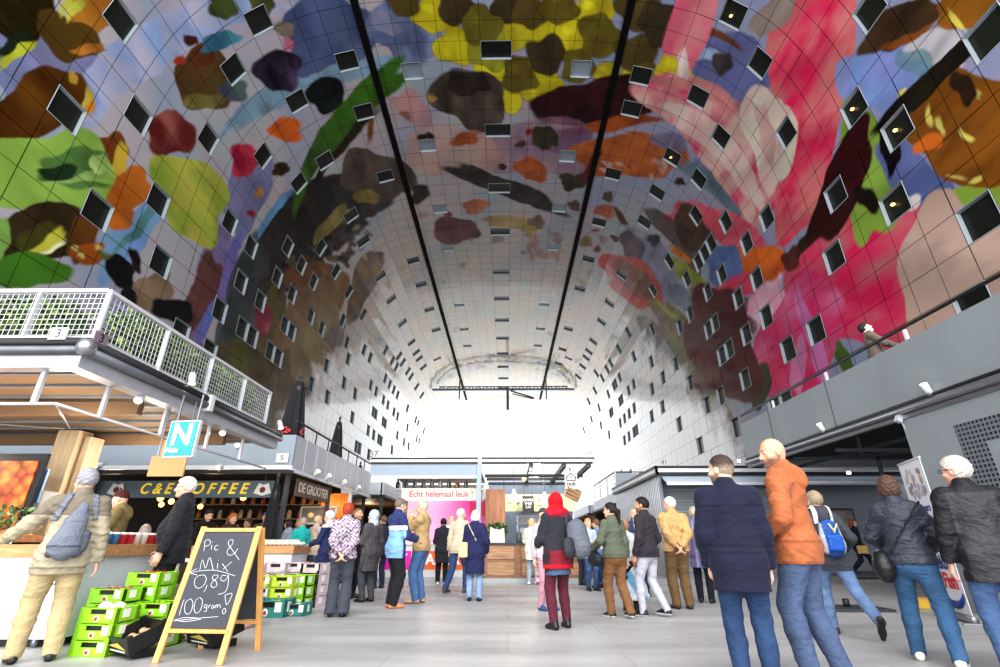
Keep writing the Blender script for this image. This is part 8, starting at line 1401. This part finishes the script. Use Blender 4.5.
person(0, xy=head_at(634, 516, 11.4), H=1.74, face=168, label='bald man in navy suit and white shirt facing the camera', hair='bald', skin=(224, 176, 148), arms=('down', 'down'), top=T_(col=lambda V, o: np.where(((np.abs(qloc(V, o)[:, 0]) < .045) & (qloc(V, o)[:, 1] > 0))[:, None], lin((240, 240, 244)), lin((52, 60, 94))), hem=.78, t=.022), legs=T_(col=(44, 50, 74), mat=M_CLOTH))
P = person(655, 617, H=1.72, h=.010, hf=.007, face=-58, label='young dark haired man in charcoal jacket and pale grey trousers', hair=dict(kind='short', t=.016), hairc=(26, 22, 22), skin=(206, 156, 124), beard=(40, 32, 30, .6), yaw=-18, feet=((-.09, .14, 0), (.10, -.16, .03)), arms=('pocket', ((.20, .14, .94), (.6, -1, 0))), top=T_(col=(54, 49, 56), hem=.84, t=.026), legs=T_(col=(186, 186, 196), mat=M_CLOTH, t=.010), shoes=dict(col=(30, 30, 32), sole=(214, 214, 214)))
P = person(684, 609, H=1.80, h=.010, hf=.007, face=-20, label='white haired man in tan jacket with hands clasped behind his back', hair=dict(kind='short', t=.014), hairc=(236, 230, 216), skin=(226, 170, 146), yaw=-36, arms=('behind', 'behind'), top=T_(col=(196, 160, 108), hem=.86, t=.034, fold=.010), legs=T_(col=(114, 90, 60), mat=M_CLOTH, t=.028), shoes=(64, 46, 36))
P = person(707, 603, H=1.68, h=.011, female=True, face=6, label='grey curly haired woman in purple and blue striped tunic', hair=dict(kind='curly', t=.020), hairc=(186, 172, 150), yaw=-10, arms=('hold', 'down'), top=T_(col=lambda V, o: np.where((np.sin(V[:, 0] * 95 + V[:, 1] * 30) > .3)[:, None], lin((96, 110, 160)), np.where((np.sin(V[:, 0] * 47) > .2)[:, None], lin((136, 80, 130)), lin((150, 150, 168)))), hem=.62, t=.028, flare=.01, pad=.1), legs=T_(kind='tights', col=(30, 30, 40), mat=M_CLOTH, t=.016), shoes=(26, 26, 30))
b = worn(P, 'rucksack', 'small dark rucksack on the striped tunic woman', 'backpack'); bag_part(P, b, 'pack_body', M_NYLON, (64, 70, 84), [('b', (.08, -.21, 1.14), (.10, .06, .16))], gap=.012); strap(P, b, (.11, 0, 1.35), (1, 0, .1), .035, (150, 60, 110), zlo=1.2)
P = person(0, xy=head_at(852, 523, 16.2), z0=.14, H=1.64, female=True, face=84, label='woman in black walking right in front of the grey back wall', hair=dict(kind='long', t=.018), hairc=(132, 88, 60), feet=((-.06, .32, 0), (.06, -.32, .03)), arms=('swingf', 'down'), top=T_(col=(32, 32, 36), hem=.74, pad=.1, zlo=.6), legs=T_(col=(38, 40, 50)))
b = worn(P, 'tan_handbag', 'tan handbag carried by the woman in black', 'bag'); bag_part(P, b, 'bag_body', M_LEATHER, (204, 170, 104), [('b', (.36, .06, .70), (.05, .15, .17))], gap=.012); mb = MB(); s_ = P['s']; mb.tube([Vector((.36, .06 + .08 * math.cos(a), .86 + .08 * math.sin(a))) * s_ for a in np.linspace(0, PI, 10)], .008, 6); mb.build('handle', m_dark, b)
q_ = at_x(866, 325, 7.66)
P = person(0, xy=(7.66, q_.y), z0=3.55, H=1.80, h=.010, hf=.006, face=78, label='man in tweed jacket and white shirt on the balcony looking up', hair=dict(kind='short', t=.014), hairc=(36, 30, 28), skin=(238, 206, 186), nod=-26, arms=(((-.12, .34, 1.06), (-1, -.6, -.3)), ((.12, .36, 1.10), (1, -.6, -.3))), top=T_(col=lambda V, o: np.where(((np.abs(qloc(V, o)[:, 0]) < .05) & (qloc(V, o)[:, 1] > 0))[:, None], lin((244, 244, 244)), lin((104, 92, 84)) * (1 + .25 * np.sin(V[:, 0] * 160) * np.sin(V[:, 2] * 160))[:, None]), hem=.76, t=.024), legs=T_(col=(60, 60, 70)))
hp = Matrix.Rotation(P['th'], 3, 'Z') @ Vector((0, .50 * P['s'], 1.13 * P['s'])) + P['base']; mb = MB(); mb.box((0, 0, 0), (.21, .012, .15), Matrix.Rotation(.5, 3, 'X')); tag(mb.build('leaflet', mat('red_leaflet', (214, 104, 84), .6), None, hp, (0, 0, P['th'])), 'red leaflet held by the man on the balcony', 'leaflet')
# --- people further back, between and behind
for (px, py, Y, H, f, kd, hcol, jc, lc, fem, lab) in (
    (588, 527, 12.6, 1.58, 150, 'bob', (206, 164, 110), (190, 200, 216), (60, 84, 120), True, 'blonde woman in pale jacket looking at a phone left of the ponytail'),
    (597, 532, 13.4, 1.60, -60, 'short', (120, 84, 56), (120, 146, 186), (50, 66, 100), False, 'brown haired person in blue jacket behind the grey backpack'),
    (580, 532, 14.2, 1.62, 40, 'short', (90, 70, 54), (70, 70, 78), (60, 60, 70), False, 'person in dark grey jacket just right of the timber counter'),
    (318, 516, 13.6, 1.70, 60, 'short', (214, 190, 150), (210, 190, 170), (90, 100, 120), False, 'fair haired person in beige behind the navy jacket'),
    (300, 518, 14.4, 1.66, 160, 'bob', (190, 160, 120), (150, 130, 120), (80, 80, 90), True, 'fair haired woman in taupe facing the camera behind the teal jacket'),
    (384, 519, 13.2, 1.68, -30, 'short', (96, 76, 60), (40, 44, 60), (40, 44, 70), False, 'person in dark jacket behind the grey headscarf woman'),
    (375, 516, 14.1, 1.70, 170, 'short', (70, 56, 46), (226, 214, 196), (60, 60, 80), False, 'man in cream shirt further along the left aisle'),
    (345, 517, 14.8, 1.70, 20, 'long', (226, 206, 170), (196, 186, 176), (70, 80, 110), True, 'long haired blonde woman further along the left aisle'),
    (613, 520, 18.5, 1.70, 175, 'short', (90, 70, 50), (120, 110, 100), (60, 70, 90), False, 'person in brown far along the right aisle'),
    (601, 522, 21.0, 1.68, 0, 'short', (60, 50, 44), (60, 66, 80), (50, 54, 70), False, 'person in slate jacket far along the right aisle'),
    (356, 521, 20.0, 1.72, 10, 'short', (130, 110, 90), (80, 84, 96), (50, 60, 80), False, 'person in grey far along the left aisle'),
    (345, 523, 20.6, 1.70, 150, 'bob', (110, 80, 60), (170, 60, 70), (60, 60, 70), True, 'woman in red top far along the left aisle'),
    (452, 516, 15.95, 1.66, 176, 'bob', (216, 180, 120), (240, 236, 236), (60, 60, 70), True, 'blonde seller in white behind the lettered counter'),
    (553, 521, 16.0, 1.66, 185, 'short', (130, 92, 66), (230, 226, 220), (60, 60, 70), True, 'seller in pale shirt behind the timber counter')):
    person(0, xy=head_at(px, py, Y), z0=.12 if Y in (15.95, 16.0) else 0.0, H=H, h=.015, female=fem, face=f, label=lab, hair=dict(kind=kd, t=.016), hairc=hcol, arms=('hold', 'chest') if Y < 15 else ('down', 'hold'), top=T_(col=jc, hem=.76), legs=T_(col=lc))
